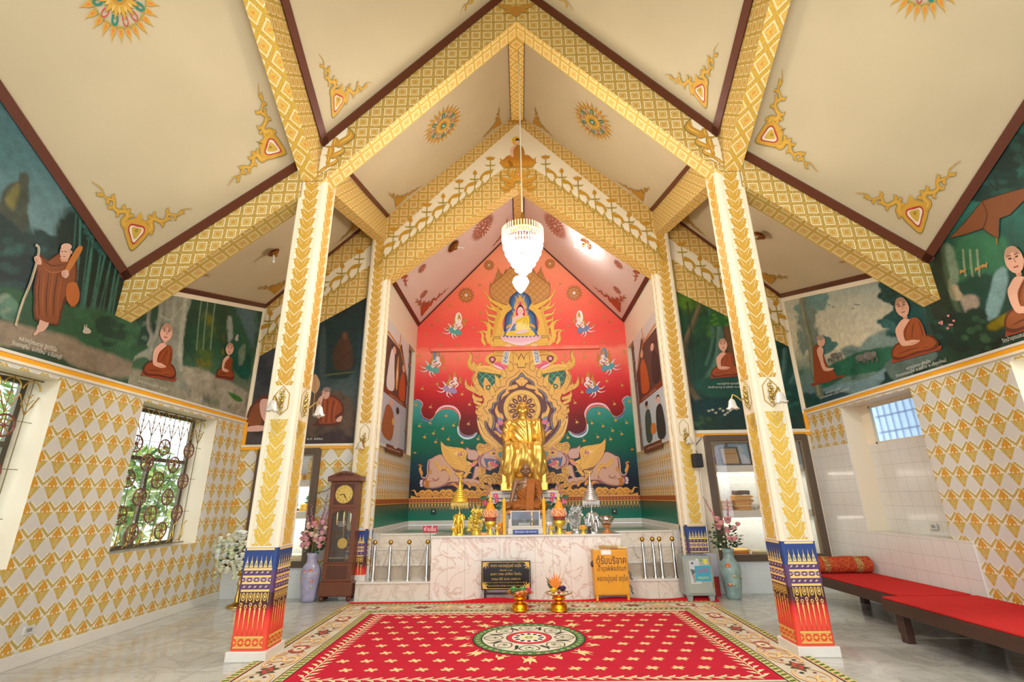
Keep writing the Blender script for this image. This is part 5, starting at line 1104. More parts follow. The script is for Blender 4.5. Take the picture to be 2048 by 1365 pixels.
for pts in ([(710, 830), (770, 800), (840, 750)], [(800, 870), (830, 800), (850, 760)], [(860, 760), (880, 830), (860, 910)], [(620, 990), (760, 1005), (900, 990)], [(830, 860), (850, 800), (862, 760)]): A.stroke(z5(pts), .7, '#B08A20', 18)
A.build('painted_seated_figure', mur)
A = mart()
A.poly(z5([(540, 1030), (785, 1030), (785, 1062), (560, 1060)]), '#1F6E5C', 12)
for r_, y0, y1, n, x0 in ((0, 1170, 1095, 6, 620), (1, 1150, 1070, 7, 560), (2, 1125, 1028, 6, 530)):
    for k in range(n):
        t = k / (n - 1); cx = x0 + (785 - x0) * t; yy = y0 - (1 - t) ** 2 * 40; A.poly(z5([(cx - 32, y1 - (1 - t) ** 2 * 20 + 34), (cx - 26 * (1 - t) - 4, y1 - (1 - t) ** 2 * 12), (cx + 30, y1 + 34), (cx + 34, yy - 14), (cx + 10, yy), (cx - 20, yy - 10)]), '#C07A88', 13 + (2 - r_) * 0 + r_ * -.0, 2)
        A.poly(z5([(cx - 29, y1 - (1 - t) ** 2 * 20 + 36), (cx - 26 * (1 - t) - 3, y1 - (1 - t) ** 2 * 12 + 5), (cx + 27, y1 + 36), (cx + 31, yy - 14), (cx + 9, yy - 3), (cx - 18, yy - 12)]), '#F0D4DA' if r_ < 2 else '#ECBCC8', 13.4, 2)
A.build('painted_lotus_throne', mur)
# throne with naga eaves, down to the cusped arch
A = mart()
body = [(1042, 700), (990, 700), (985, 704), (983, 712), (990, 722), (978, 730), (960, 736), (946, 730), (938, 735), (944, 742), (950, 745), (948, 760), (950, 775), (962, 792), (965, 805), (953, 818), (952, 835), (953, 850), (958, 868), (968, 884), (985, 896), (1005, 905), (1020, 920), (1046, 935), (1046, 700)]
A.poly(body, '#9A5E1E', 4, 2); A.poly([(x + (1.3 if x < 1030 else 0), y) for x, y in body], GP, 5, 2)
A.poly(z1([(850, 300), (1150, 340), (1130, 400), (1060, 470), (980, 545), (900, 510), (860, 450)]), '#0F5A44', 6, 2); SC_ = m_engrave('roof_scales', '#12614A', '#7CC0A0', 10, .04, .8); A.poly(z1([(862, 310), (1140, 348), (1120, 400), (1050, 465), (980, 530), (905, 500), (868, 445)]), SC_, 7, 2)
A.poly(z1([(930, 540), (920, 470), (945, 375), (990, 430), (1020, 480), (1010, 540), (975, 555)]), GP, 8, 2); A.stroke(z1([(1000, 490), (975, 495), (960, 520), (985, 545), (1010, 520), (1005, 480)]), 2.4, '#12614A', 9)
A.stroke(z1([(860, 300), (860, 380), (880, 470), (930, 560)]), 1, LN, 8)
A.stroke(z1([(850, 285), (1000, 300), (1160, 330)]), 5.5, GPY, 8, 0); A.stroke(z1([(850, 300), (1160, 345)]), .8, LN, 9, sm=0); A.stroke(z1([(830, 250), (940, 230), (1050, 260), (1160, 300)]), 4, '#F3C55E', 9)
A.stroke(z1([(840, 290), (790, 380), (800, 460), (850, 560), (930, 610)]), 6, GP, 7); A.stroke(z1([(815, 300), (780, 380), (790, 470), (850, 580)]), .9, LN, 8)
# naga head with raised crest
A.poly(z1([(700, 240), (740, 205), (790, 190), (850, 220), (860, 280), (820, 310), (790, 270), (740, 270), (735, 245)]), GP, 8, 2); A.flame(*z1([(730, 215), (700, 10)]), 9, GPY, LN, 8, .16); A.flame(*z1([(800, 210), (770, 160)]), 6, GPY, LN, 8, .1); A.flame(*z1([(850, 230), (920, 190)]), 7, GPY, LN, 8, -.2); A.stroke(z1([(745, 262), (770, 285), (790, 300)]), 2, '#D9A038', 9)
for a, b_, w in (((900, 620), (690, 350), 75), ((860, 560), (760, 440), 50), ((900, 690), (770, 600), 60), ((890, 760), (800, 640), 55), ((900, 700), (790, 560), 45), ((860, 790), (820, 760), 40), ((900, 900), (830, 800), 60), ((840, 560), (700, 400), 40)): A.flame(*z1([a, b_]), w / 6.8, GP, LN, 6, -.22)
A.stroke(z1([(890, 640), (820, 560), (770, 480)]), 2.4, '#C93030', 5.5, 2)
# lotus buds and petals
A.poly(z1([(1000, 200), (960, 170), (950, 110), (1040, 40), (1120, 110), (1110, 170), (1070, 205)]), GPY, 8, 3); A.poly(z1([(1045, 190), (1000, 150), (1000, 110), (1045, 90), (1085, 115), (1085, 150)]), '#7A1A22', 9, 3); A.ell(z1([(1042, 135)])[0], 3.6, 3.6, '#F09AA8', 10, 14)
A.poly(z1([(1050, 200), (1130, 160), (1230, 190), (1240, 240), (1190, 275), (1100, 260)]), '#E8607A', 9, 3); A.poly(z1([(1050, 195), (1070, 230), (1140, 265), (1190, 270), (1140, 230), (1090, 210)]), '#F2CBD6', 10, 2); A.stroke(z1([(1070, 200), (1140, 220), (1200, 260)]), .8, '#9A2A44', 11)
A.poly([(1008, 690), (1000, 728), (1014, 732), (1019, 700), (1020, 690)], '#E9D49A', 9); A.poly([(1010, 694), (1003, 726), (1011, 728), (1016, 698)], m_engrave('blue_lattice', '#D8DEE6', '#2B4A7A', 22, .09, 1.), 10)
A.stroke([(990, 706), (1010, 706)], 4, '#D9A040', 8, sm=0); A.stroke([(985, 712), (1005, 713)], 1, LN, 9, sm=0)
for a, b_, w in (((1040, 735), (1040, 700), 20), ((1020, 742), (1012, 722), 12), ((1008, 756), (998, 738), 11), ((995, 775), (985, 750), 12), ((985, 792), (973, 768), 11), ((1030, 728), (1022, 706), 12)): A.flame(a, b_, w, GPY, LN, 8, .1)
A.build('painted_throne', mur)
A = mart()     # cusped arch, cavity, wheel
inner = z1([(1433, 310), (1380, 372), (1290, 430), (1265, 480), (1262, 520), (1190, 550), (1125, 610), (1100, 660), (1100, 705), (1045, 730), (1030, 795), (990, 815), (1000, 860), (1035, 900), (1045, 960), (1040, 1040), (1010, 1090), (960, 1010), (935, 960), (945, 1060), (1000, 1150), (1090, 1240), (1200, 1340), (1300, 1460)]) + [(1046, 935), (1046, 744)]
outer = [(x - (1046 - x) * .09 - 3, y - (4 if y < 860 else -2)) for x, y in inner[:-2]]
A.stroke(outer, 1.0, LN, 8, sm=3); A.stroke([(x - 2.5, y) for x, y in outer[-8:]], 3.5, '#F5C870', 8, sm=3)
A.poly(inner, '#1B2430', 9, 3); A.poly([(x + (2.0 if x < 1040 else 0), y + .6) for x, y in inner], '#A8ACBC', 10, 3); A.poly([(x + (3.2 if x < 1040 else 0), y + 1) for x, y in inner], '#5E1C16', 11, 3)
A.poly(z1([(1040, 1000), (1000, 940), (960, 900), (990, 880), (1020, 900), (1045, 950)]), GP, 12, 2)
for k in range(9): a = z1([(1010 + k * 36, 1180 + k * 36)])[0]
A.build('painted_arch', mur)
A = mart(False); c = (1041.5, 817.5)
A.ell(c, 37.5, 37.5, '#9A5E1E', 13, 48); A.ell(c, 36.6, 36.6, GPY, 14, 48); A.ell(c, 28.5, 28.5, LN, 15, 40); A.ell(c, 27.6, 27.6, '#E8B048', 16, 40)
for k in range(12):
    t = k * pi / 6 + pi / 12; X, Y = c[0] + cos(t) * 19.5, c[1] + sin(t) * 19.5; A.ell((X, Y), 7.6, 4.2, '#5E1C16', 17, 12, t); A.ell((X, Y), 3.2, 1.3, '#E8B048', 18, 8, t)
A.ell(c, 9, 9, '#E8B048', 19, 20); A.build('painted_wheel', mur)
A = mart()
A.poly(z1([(1433, 370), (1400, 400), (1350, 430), (1390, 470), (1433, 500)]), GP, 13, 2); 
for a, b_, w in (((1380, 490), (1210, 600), 60), ((1260, 570), (1165, 695), 45), ((1330, 490), (1270, 560), 40)): A.flame(*z1([a, b_]), w / 6.8, GP, LN, 13, .12)
A.flame(*z1([(1150, 960), (1120, 740)]), 9, GP, LN, 13, -.14); A.flame(*z1([(1180, 950), (1140, 860)]), 6, GP, LN, 13, .1)
A.stroke(z1([(1270, 1155), (1200, 1150), (1140, 1130), (1100, 1080), (1100, 1020), (1130, 970)]), 7.5, '#3C1E40', 12.5, 0); A.stroke(z1([(1270, 1150), (1200, 1145), (1145, 1122), (1112, 1075), (1112, 1020), (1135, 975)]), 5.2, '#9C6AA0', 13, 0); A.stroke(z1([(1290, 1140), (1210, 1138), (1150, 1110), (1122, 1065), (1124, 1020)]), 1.6, '#E0B8C8', 14, 0)
A.poly(z1([(1115, 930), (1150, 930), (1190, 1000), (1165, 1030), (1130, 1020)]), '#E0708A', 14, 2); A.poly(z1([(1120, 920), (1160, 935), (1180, 960), (1130, 970)]), '#6E94AC', 15, 2)
for a, b_, w in (((1120, 1140), (1045, 1130), 30), ((1160, 1190), (1060, 1150), 40), ((1250, 1220), (1120, 1180), 50), ((1280, 1280), (1170, 1260), 45), ((1100, 1060), (1075, 1000), 30), ((1290, 1190), (1200, 1180), 50)): A.flame(*z1([a, b_]), w / 6.8, GP, LN, 14, .2)
A.build('painted_naga', mur)
# flying devas
def deva(name, ox, oy, sx, sy, cloth, halo):
    A = Art((0, YM - .01, 0), (1, 0, 0), (0, 0, 1), eps=.0013, px=True, rough=.5); A.shift = .04; A.T = lambda p: (ox + p[0] * sx, oy + p[1] * sy)
    if halo: A.ell((0, -14), 7.5, 14, '#F0E4CC' if halo == 2 else '#C8963A', 6, 24); A.ell((0, -14), 6.6, 12.8, '#F3EAD8' if halo == 2 else '#5C86B8', 7, 24)
    A.flame((-14, 8), (-12, -22), 9, '#D0862E', '#8A4A1C', 5, .15); A.flame((12, 0), (16, -16), 6, '#D0862E', '#8A4A1C', 5, -.15)
    for pts, w in (([(-12, 8), (-25, 10), (-33, 4)], 4), ([(-14, 10), (-24, 17), (-35, 14)], 4), ([(-12, 14), (-14, 22), (-8, 29)], 4), ([(-10, 12), (-8, 20), (-2, 26)], 4), ([(-14, 8), (-20, -2), (-24, -4)], 4)): A.stroke(pts, w * 1.25, '#8A5A5C', 7, 1); A.stroke(pts, w, '#E8DEDC', 8, 1)
    A.poly([(-22, 6), (-10, 4), (-2, 14), (-6, 18), (-18, 14)], cloth, 9, 2); A.poly([(-8, 10), (2, 8), (6, 18), (-4, 20)], cloth, 9, 2)
    A.stroke([(-10, 8), (-2, 2), (6, -4)], 7, '#8A5A5C', 9, 0); A.stroke([(-10, 8), (-2, 2), (6, -4)], 5.8, '#F0E0DC', 10, 0); A.stroke([(4, -4), (8, 2), (2, 8)], 2.6, '#F0E0DC', 11, 0); A.stroke([(-6, 6), (-8, -2), (-2, -6)], 2.4, '#F0E0DC', 11, 0); A.stroke([(-8, 6), (0, 2)], 1.6, '#C8852E', 12, sm=0)
    A.ell((2, -9), 4, 4.6, '#F2DCD4', 11, 14); A.poly([(-2, -12), (1, -26), (6, -12), (2, -15)], '#C98A30', 12, 2); A.stroke([(-3, 2), (2, 4), (6, 0)], 1.5, '#C8852E', 12)
    A.build(name, mur)
for o_ in (('painted_deity', 873, 727, 1, 1, '#5FA898', 1), ('painted_deity', 907, 768, 1, 1, '#A88AB0', 0), ('painted_deity', 916, 652, .9, .95, '#4FA494', 2), ('painted_deity', 1207, 723, -1, 1, '#58A0A4', 1), ('painted_deity', 1176, 768, -1, 1, '#5E7EA8', 0), ('painted_deity', 1158, 648, -.9, .95, '#6A7EA8', 2)): deva(*o_)
# crouching winged beasts
A = mart(); SK, SD = '#D8A98C', '#8A4E50'
A.poly([(843, 960), (850, 955), (858, 945), (870, 925), (885, 910), (905, 915), (925, 940), (930, 965), (915, 975), (895, 972), (870, 978), (855, 976)], SD, 6, 3); A.poly(z6([(190, 420), (330, 320), (440, 300), (520, 420), (640, 560), (760, 720), (800, 870), (600, 880), (450, 960), (250, 1000), (60, 960), (50, 850), (130, 780), (170, 600)]), SD, 6, 3); A.poly(z6([(205, 430), (330, 335), (435, 315), (510, 430), (630, 570), (745, 730), (785, 855), (590, 865), (440, 940), (250, 980), (90, 945), (80, 860), (150, 790), (185, 600)]), SK, 7, 3)
A.poly(z6([(430, 620), (520, 620), (590, 700), (590, 820), (500, 920), (350, 975), (180, 985), (180, 850), (330, 830), (420, 760)]), '#C58E78', 8, 3); A.poly(z6([(430, 650), (510, 645), (570, 710), (570, 810), (480, 900), (350, 955), (200, 965), (200, 870), (340, 850), (400, 780)]), SK, 9, 3); A.stroke(z6([(370, 770), (370, 810), (300, 830), (240, 790)]), 1.4, SD, 10); A.stroke(z6([(430, 650), (480, 610), (560, 640), (600, 720), (590, 840)]), 1.6, SD, 10, 0)
A.poly(z6([(100, 830), (190, 840), (170, 1000), (90, 980)]), '#C8791E', 10, 0)
for x, y in ((20, 850), (10, 890), (20, 940)): A.ell(z6([(x + 10, y)])[0], 3.4, 3, '#8A5A5C', 8, 12); A.ell(z6([(x + 8, y)])[0], 2.8, 2.4, '#DCC8C8', 9, 12)
A.stroke(z6([(230, 400), (170, 440), (150, 600), (150, 700), (110, 780), (40, 770), (20, 720)]), 2.8, SD, 6, 0); A.stroke(z6([(230, 400), (172, 440), (152, 600), (150, 700), (110, 776), (44, 766), (26, 720)]), 1.9, '#D8B0A0', 7, 0); A.flame(*z6([(30, 720), (60, 520)]), 7.5, GPO, LN, 8, -.2)
A.poly(z6([(270, 420), (380, 490), (430, 580), (480, 520), (560, 560), (620, 660), (610, 850), (590, 740), (540, 640), (470, 600), (400, 630), (340, 570)]), GP, 10, 2); A.flame(*z6([(200, 700), (180, 600)]), 6, GPO, LN, 8, .1)
# front leg, shoulder, ear
A.poly(z6([(850, 800), (930, 780), (1040, 800), (1100, 560), (1180, 540), (1230, 640), (1190, 760), (1120, 800), (1230, 840), (1180, 960), (1050, 960), (900, 920), (850, 860)]), SD, 8, 2); A.poly(z6([(865, 810), (950, 795), (1070, 800), (1110, 570), (1180, 560), (1215, 640), (1175, 745), (1090, 815), (1220, 850), (1165, 945), (1050, 945), (905, 905), (865, 860)]), SK, 9, 2)
A.poly(z6([(1290, 1060), (1300, 960), (1370, 910), (1450, 940), (1470, 1040), (1440, 1085), (1340, 1090)]), SD, 12, 3); A.poly(z6([(1300, 1050), (1310, 970), (1370, 925), (1440, 950), (1455, 1030), (1340, 1080)]), '#C08E80', 13, 3)
for x, y in ((1335, 1060), (1385, 1045), (1445, 1015)): A.ell(z6([(x, y)])[0], 2.6, 3, '#E0C8CC', 14, 12)
A.poly(z6([(930, 140), (1000, 190), (1060, 200), (1130, 210), (1200, 300), (1160, 420), (1060, 430), (960, 400), (950, 300), (920, 240)]), SD, 8, 2); A.poly(z6([(940, 165), (1000, 210), (1060, 216), (1125, 230), (1185, 300), (1145, 400), (1060, 415), (970, 390), (962, 300), (940, 240)]), '#D3A898', 9, 2)
# wing
wing = z6([(415, 20), (460, 110), (550, 130), (690, 150), (830, 165), (920, 210), (940, 290), (930, 420), (1040, 470), (1030, 560), (980, 640), (860, 640), (700, 600), (600, 520), (490, 380), (430, 220)])
A.poly(wing, '#7A3C14', 10, 2); A.poly([(x + .5, y + .6) for x, y in wing], '#F5BE55', 11, 2)
for tips, b0, b1, w in (([(415, 20), (424, 110), (440, 190), (465, 265), (497, 345), (540, 425), (592, 495), (655, 560), (725, 600)], (760, 330), (930, 590), 74), ([(548, 120), (556, 200), (580, 275), (618, 345), (668, 405), (728, 460), (800, 510)], (820, 260), (950, 560), 70), ([(692, 155), (690, 220), (705, 285), (745, 345), (800, 395)], (880, 230), (940, 480), 64)):
    for k, q_ in enumerate(tips[::-1]):
        t = 1 - k / (len(tips) - 1); A.flame(*z6([(b0[0] + (b1[0] - b0[0]) * t, b0[1] + (b1[1] - b0[1]) * t), q_]), w / 10, '#F5BE55', '#7A3C14', 12 + .4 * k, -.06)
A.poly(z6([(670, 290), (750, 250), (860, 290), (830, 350), (740, 330)]), '#F8D27A', 17, 2); A.ell(z6([(805, 305)])[0], 4.8, 3.6, '#B05A6A', 18, 14); A.ell(z6([(800, 305)])[0], 2.4, 2.4, '#E8A0A0', 19, 10)
for a, b_, w in (((870, 700), (700, 620), 90), ((960, 640), (1100, 560), 90), ((880, 760), (1060, 700), 90), ((860, 770), (760, 700), 70), ((820, 780), (830, 900), 60), ((1000, 560), (860, 640), 80)): A.flame(*z6([a, b_]), w / 10, GP, LN, 13, -.25)
A.poly(z6([(1030, 550), (1070, 460), (1140, 430), (1150, 480), (1100, 540)]), '#F08A8A', 14, 2); A.flame(*z6([(1080, 480), (1150, 400)]), 7, GPO, LN, 14, .2)
# head
A.poly(z6([(1130, 160), (1260, 120), (1400, 110), (1560, 150), (1700, 230), (1740, 330), (1740, 700), (1600, 900), (1300, 880), (1180, 760), (1190, 560), (1170, 440), (1200, 330)]), GP, 10, 2)
A.poly(z6([(1180, 520), (1170, 420), (1220, 320), (1330, 260), (1460, 240), (1500, 330), (1620, 440), (1590, 480), (1500, 420), (1360, 400), (1330, 480), (1370, 560), (1430, 640), (1380, 620), (1280, 570)]), '#B8787A', 12, 3); A.poly(z6([(1195, 510), (1190, 420), (1240, 330), (1340, 275), (1450, 255), (1490, 330), (1560, 400), (1500, 400), (1350, 380), (1310, 480), (1330, 550), (1280, 555)]), '#D9AE9E', 13, 3)
for r_ in (0, 22, 44): A.stroke(z6([(1300 - r_, 300), (1230 - r_ * .6, 400), (1240 - r_ * .6, 500), (1290 - r_, 550)]), .9, '#8A4E50', 14)
A.poly(z6([(1290, 360), (1340, 400), (1440, 400), (1560, 440), (1620, 460), (1560, 520), (1460, 440), (1380, 450), (1370, 520), (1420, 600), (1350, 560), (1310, 470)]), '#4A6E94', 14, 2); A.poly(z6([(1280, 600), (1440, 620), (1560, 500), (1620, 470), (1600, 600), (1540, 720), (1300, 700)]), '#122430', 13, 2); A.poly(z6([(1380, 450), (1450, 440), (1560, 510), (1600, 520), (1540, 570), (1480, 590), (1430, 520)]), '#E07078', 15, 2); A.ell(z6([(1405, 590)])[0], 4, 4.2, '#D8A090', 15, 14)
for x, y in ((1400, 480), (1510, 460), (1490, 580)): A.poly(z6([(x - 18, y - 25), (x + 16, y - 20), (x, y + 20)]), '#F4ECE0', 16)
A.poly(z6([(1400, 240), (1500, 160), (1530, 250), (1480, 310)]), '#C89080', 15, 2); A.poly(z6([(1390, 270), (1470, 230), (1550, 270), (1530, 330), (1440, 330)]), '#F0B858', 15, 2); A.ell(z6([(1490, 285)])[0], 3, 2.2, '#5A2A50', 16, 12)
A.poly(z6([(1570, 280), (1640, 250), (1700, 240), (1740, 200), (1740, 350), (1700, 340), (1620, 380)]), '#6FA4A8', 15, 2); A.poly(z6([(1640, 300), (1700, 270), (1740, 260), (1720, 310), (1660, 330)]), '#E6A8B0', 16, 2)
for a, b_, w in (((1300, 130), (1130, 160), 90), ((1280, 200), (1150, 240), 80), ((1400, 170), (1290, 110), 80), ((1700, 600), (1590, 480), 110), ((1720, 720), (1600, 640), 110), ((1560, 740), (1440, 760), 120), ((1300, 700), (1200, 580), 100), ((1250, 840), (1150, 760), 90), ((1450, 900), (1280, 820), 130), ((1640, 860), (1480, 800), 140), ((1700, 800), (1560, 880), 90), ((1240, 960), (1200, 840), 100), ((1300, 980), (1130, 1000), 80), ((1740, 300), (1600, 190), 90)): A.flame(*z6([a, b_]), w / 10, GP, LN, 14, .22, '#8A4E1C')
A.build('painted_beast', mur)
A = mart()
A.poly([(818, 1000), (818, 984), (828, 990), (840, 986), (850, 976), (1046, 976), (1046, 1000)], '#1A1614', 3.5)
for k, (x, r_) in enumerate(((836, 4), (845, 8), (857, 9), (871, 7.5), (880, 5), (886, 9), (897, 9.5), (911, 6), (918, 7), (930, 10), (942, 8), (955, 9), (968, 8.5), (978, 6), (988, 9), (1001, 9), (1014, 8), (1028, 9), (1040, 9))):
    y = 991 - r_ * .35; A.ell((x, y), r_, r_, LN, 14, 18); A.ell((x, y), r_ * .92, r_ * .92, '#EDA740', 14.5, 18)
    A.stroke([(x + r_ * .75 * cos(t * .9) * (1 - t / 9), y + r_ * .75 * sin(t * .9) * (1 - t / 9)) for t in range(9)], .9, LN, 15)
A.poly([(822, 1000), (822, 992), (835, 995), (1046, 992), (1046, 1000)], '#E8A03A', 15.5); A.flame((835, 992), (820, 984), 5, '#EDA740', LN, 15, .3)
for a, b_, w in (((920, 978), (895, 974), 7), ((925, 974), (912, 968), 7), ((940, 975), (926, 968), 8), ((960, 984), (935, 972), 8), ((980, 980), (955, 978), 8), ((1010, 975), (985, 972), 12), ((1020, 985), (1005, 970), 12)): A.flame(a, b_, w, GPO, LN, 14, .25)
A.build('painted_clouds', mur)
# ledge across the wall and painted bands under the mural
g = G(); g.bbox((-2.45, YM - .11, 5.36), (2.1, YM, 5.46), REDM, .008); g.build('ledge', mur)
A = Art((0, YM - .03, 0), (1, 0, 0), (0, 0, 1), eps=.002)
A.poly([(-XC, 1.5), (XC, 1.5), (XC, 1.585), (-XC, 1.585)], '#A24A24', 1); A.poly([(-XC, 1.585), (XC, 1.585), (XC, 1.6), (-XC, 1.6)], '#E8A94A', 2); A.poly([(-XC, 1.48), (XC, 1.48), (XC, 1.5), (-XC, 1.5)], '#E8A94A', 2)
for k in range(72):
    x = -XC + .04 + k * .0785; A.poly([(x - .02, 1.54), (x, 1.57), (x + .02, 1.54), (x, 1.51)], '#D68A3A', 2)
    A.poly([(x - .03, 1.47), (x - .018, 1.40), (x, 1.36), (x + .018, 1.40), (x + .03, 1.47), (x, 1.43)], '#C9A052', 2); A.ell((x, 1.455), .014, .02, '#E0B860', 3, 8); A.flame((x + .039, 1.40), (x + .039, 1.30), .02, '#C9A052', None, 2, 0); A.stroke([(x + .039, 1.30), (x + .039, 1.2)], .006, '#2E8A6C', 2, sm=0)
A.build('patterned_band', mur)
# ================================================================ windows, grilles, outside
BRONZE = M('#5E5648', .4, .5); GLASS = M('#F4FAFA', .02, 0, 0, 1., .5); IRON = M('#7A6A44', .35, .8); WHEEL = M('#7C4A3C', .4, .4); BRASS = M('#C9A24A', .22, 1.)
def window(X, h, n, s):
    a, b, c, d = h; g = G(); w = .055
    def fr(y0, y1, z0, z1, dx=.0, t=.05): g.bbox((min(X + dx, X + dx + s * t), y0, z0), (max(X + dx, X + dx + s * t), y1, z1), BRONZE, .004)
    fr(a, b, c, c + w); fr(a, b, d - w, d); fr(a, a + w, c, d); fr(b - w, b, c, d); zt = c + (d - c) * .62; fr(a, b, zt, zt + w); ym = (a + b) / 2; fr(ym - .03, ym + .03, c, zt)
    o = struct(g.build(f'window_{n}'))
    g = G()
    for y0, y1, z0, z1 in ((a + w, b - w, zt + w, d - w), (a + w, ym - .03, c + w, zt), (ym + .03, b - w, c + w, zt)): g.box((min(X, X + s * .006), y0, z0), (max(X, X + s * .006), y1, z1), GLASS)
    g.build('window_pane', o); return o
def grille(X, h, label):
    a, b, c, d = h; t = thing('window_grille', label, 'window grille', (X, (a + b) / 2, c)); g = G(); n = 8
    for z in (c + .02, d - .02): g.tube([(X, a, z), (X, b, z)], .008, IRON, 6)
    for k in range(1, n * 2):
        y = a + (b - a) * k / (n * 2)
        if k % 2: g.tube([(X, y, c + .02), (X, y, d - .02)], .0055, IRON, 6)
    for z in (1.45, 1.95, 2.45): g.tube([(X, a, z), (X, b, z)], .004, IRON, 6)
    g.build('bars', t); g = G(); g.g = 0
    for k in range(n):
        y = a + (b - a) * (k + .5) / n; u = (b - a) / n
        g.tube([(X, y + u * .45 * cos(q), d - .14 + .1 * sin(q)) for q in (pi * j / 8 for j in range(9))], .007, BRASS, 5)
        g.tube([(X, y - u * .5, d - .2), (X, y, d - .42), (X, y + u * .5, d - .2)], .006, BRASS, 5)
        for j in range(3): g.tube([(X, y, d - .4 + j * .08), (X, y + u * .35 - j * .02, d - .3 + j * .06)], .004, BRASS, 5); g.tube([(X, y, d - .4 + j * .08), (X, y - u * .35 + j * .02, d - .3 + j * .06)], .004, BRASS, 5)
        g.tube([(X, y - .02, c + .06), (X, y + u * .2, c + .12), (X, y + u * .1, c + .28), (X, y + u * .45, c + .34)], .007, BRASS, 5); g.tube([(X, y - u * .4, c + .04), (X, y - u * .1, c + .08), (X, y, c + .2)], .007, BRASS, 5)
    g.build('scrollwork', t)
    i = 0
    for r_ in range(6):
        for k in range(3 if r_ % 2 == 0 else 2):
            y = a + (b - a) * ((k + .5 + (.5 if r_ % 2 else 0)) / 3); z = d - .55 - r_ * .24; g = G(); R = .115
            g.tube([(X, y + R * cos(q), z + R * sin(q)) for q in (2 * pi * j / 20 for j in range(21))], .011, WHEEL, 6); g.ball((X, y, z), .022, WHEEL, 8)
            for j in range(8): q = j * pi / 4; g.tube([(X, y, z), (X, y + R * cos(q), z + R * sin(q))], .007, BRASS if j % 2 else WHEEL, 5)
            g.build('wheel', t)
window(-5.68, WH[0], 1, -1); window(-5.68, WH[1], 2, -1); grille(-5.5, WH[0], 'brass wheel grille in the left window beside the white flower stand'); grille(-5.5, WH[1], 'brass wheel grille in the near left window at the picture edge')
g = G(); a, b, c, d = 6.72, 7.82, 2.33, 2.93
for y0, y1, z0, z1 in ((a, b, c, c + .03), (a, b, d - .03, d), (a, a + .03, c, d), (b - .03, b, c, d)): g.box((5.62, y0, z0), (5.66, y1, z1), M('#D8D0B8', .5))
wo = struct(g.build('window_3')); g = G(); g.box((5.66, a, c), (5.67, b, d), M('#BFD6F0', .35, 0, 0, .85)); g.build('window_pane', wo)
g = G()
for k in range(8): y = a + (b - a) * (k + .5) / 8; g.tube([(5.72, y, c), (5.72, y, d)], .01, M('#6E7E98', .5), 6)
for z in (2.5, 2.75): g.tube([(5.72, a, z), (5.72, b, z)], .01, M('#6E7E98', .5), 6)
g.build('window_bars', wo)
# garden outside
LEAF = [M(c, .6) for c in ('#5E8A34', '#86A84A', '#3F6A2C', '#A8BE5E')]
def bush(x, y, z, r, n, label, seed, cat='tree', h=None):
    rs = random.Random(seed); g = G()
    for i in range(n):
        p = Vector((rs.gauss(0, 1), rs.gauss(0, 1), rs.gauss(0, 1))).normalized() * r * rs.uniform(.4, 1); p.z *= (h or 1.); c = Vector((x, y, z)) + p
        d = Vector((rs.uniform(-1, 1), rs.uniform(-1, 1), rs.uniform(-1, .5))).normalized() * rs.uniform(.1, .2); u = d.orthogonal().normalized() * .035
        g.face([c - d, c + u, c + d, c - u], rs.choice(LEAF))
    t = thing('tree' if cat == 'tree' else 'shrub', label, cat, (x, y, 0)); g.build('foliage', t)
    G().tube([(x, y, 0), (x + .1, y, z * .5), (x, y, z)], [.07, .05, .03], M('#6E5A40', .8), 8).build('trunk', t)
bush(-7.6, 7.2, 1.2, .9, 900, 'green shrub outside the left window low behind the glass', 1, 'shrub'); bush(-7.4, 9.2, 1.7, 1.0, 900, 'leafy bush outside the left window beside the shrub', 2, 'shrub')
bush(-10.5, 9.5, 3.6, 1.8, 1100, 'tall pale tree outside the left window against the sky', 3); bush(-7.8, 4.6, 1.6, 1.1, 700, 'leafy tree outside the near left window', 4); bush(8.2, 8.6, 3.2, 1.2, 800, 'tree outside the small right window', 5)
g = G(); g.face([(-30, -20, -.02), (-6.2, -20, -.02), (-6.2, 30, -.02), (-30, 30, -.02)], M('#B9C29A', .9)); g.face([(6.2, -20, -.02), (30, -20, -.02), (30, 30, -.02), (6.2, 30, -.02)], M('#B9B59A', .9)); g.face([(-6.2, -20, -.02), (6.2, -20, -.02), (6.2, -3, -.02), (-6.2, -3, -.02)], M('#C9C2B0', .9)); struct(g.build('ground'))
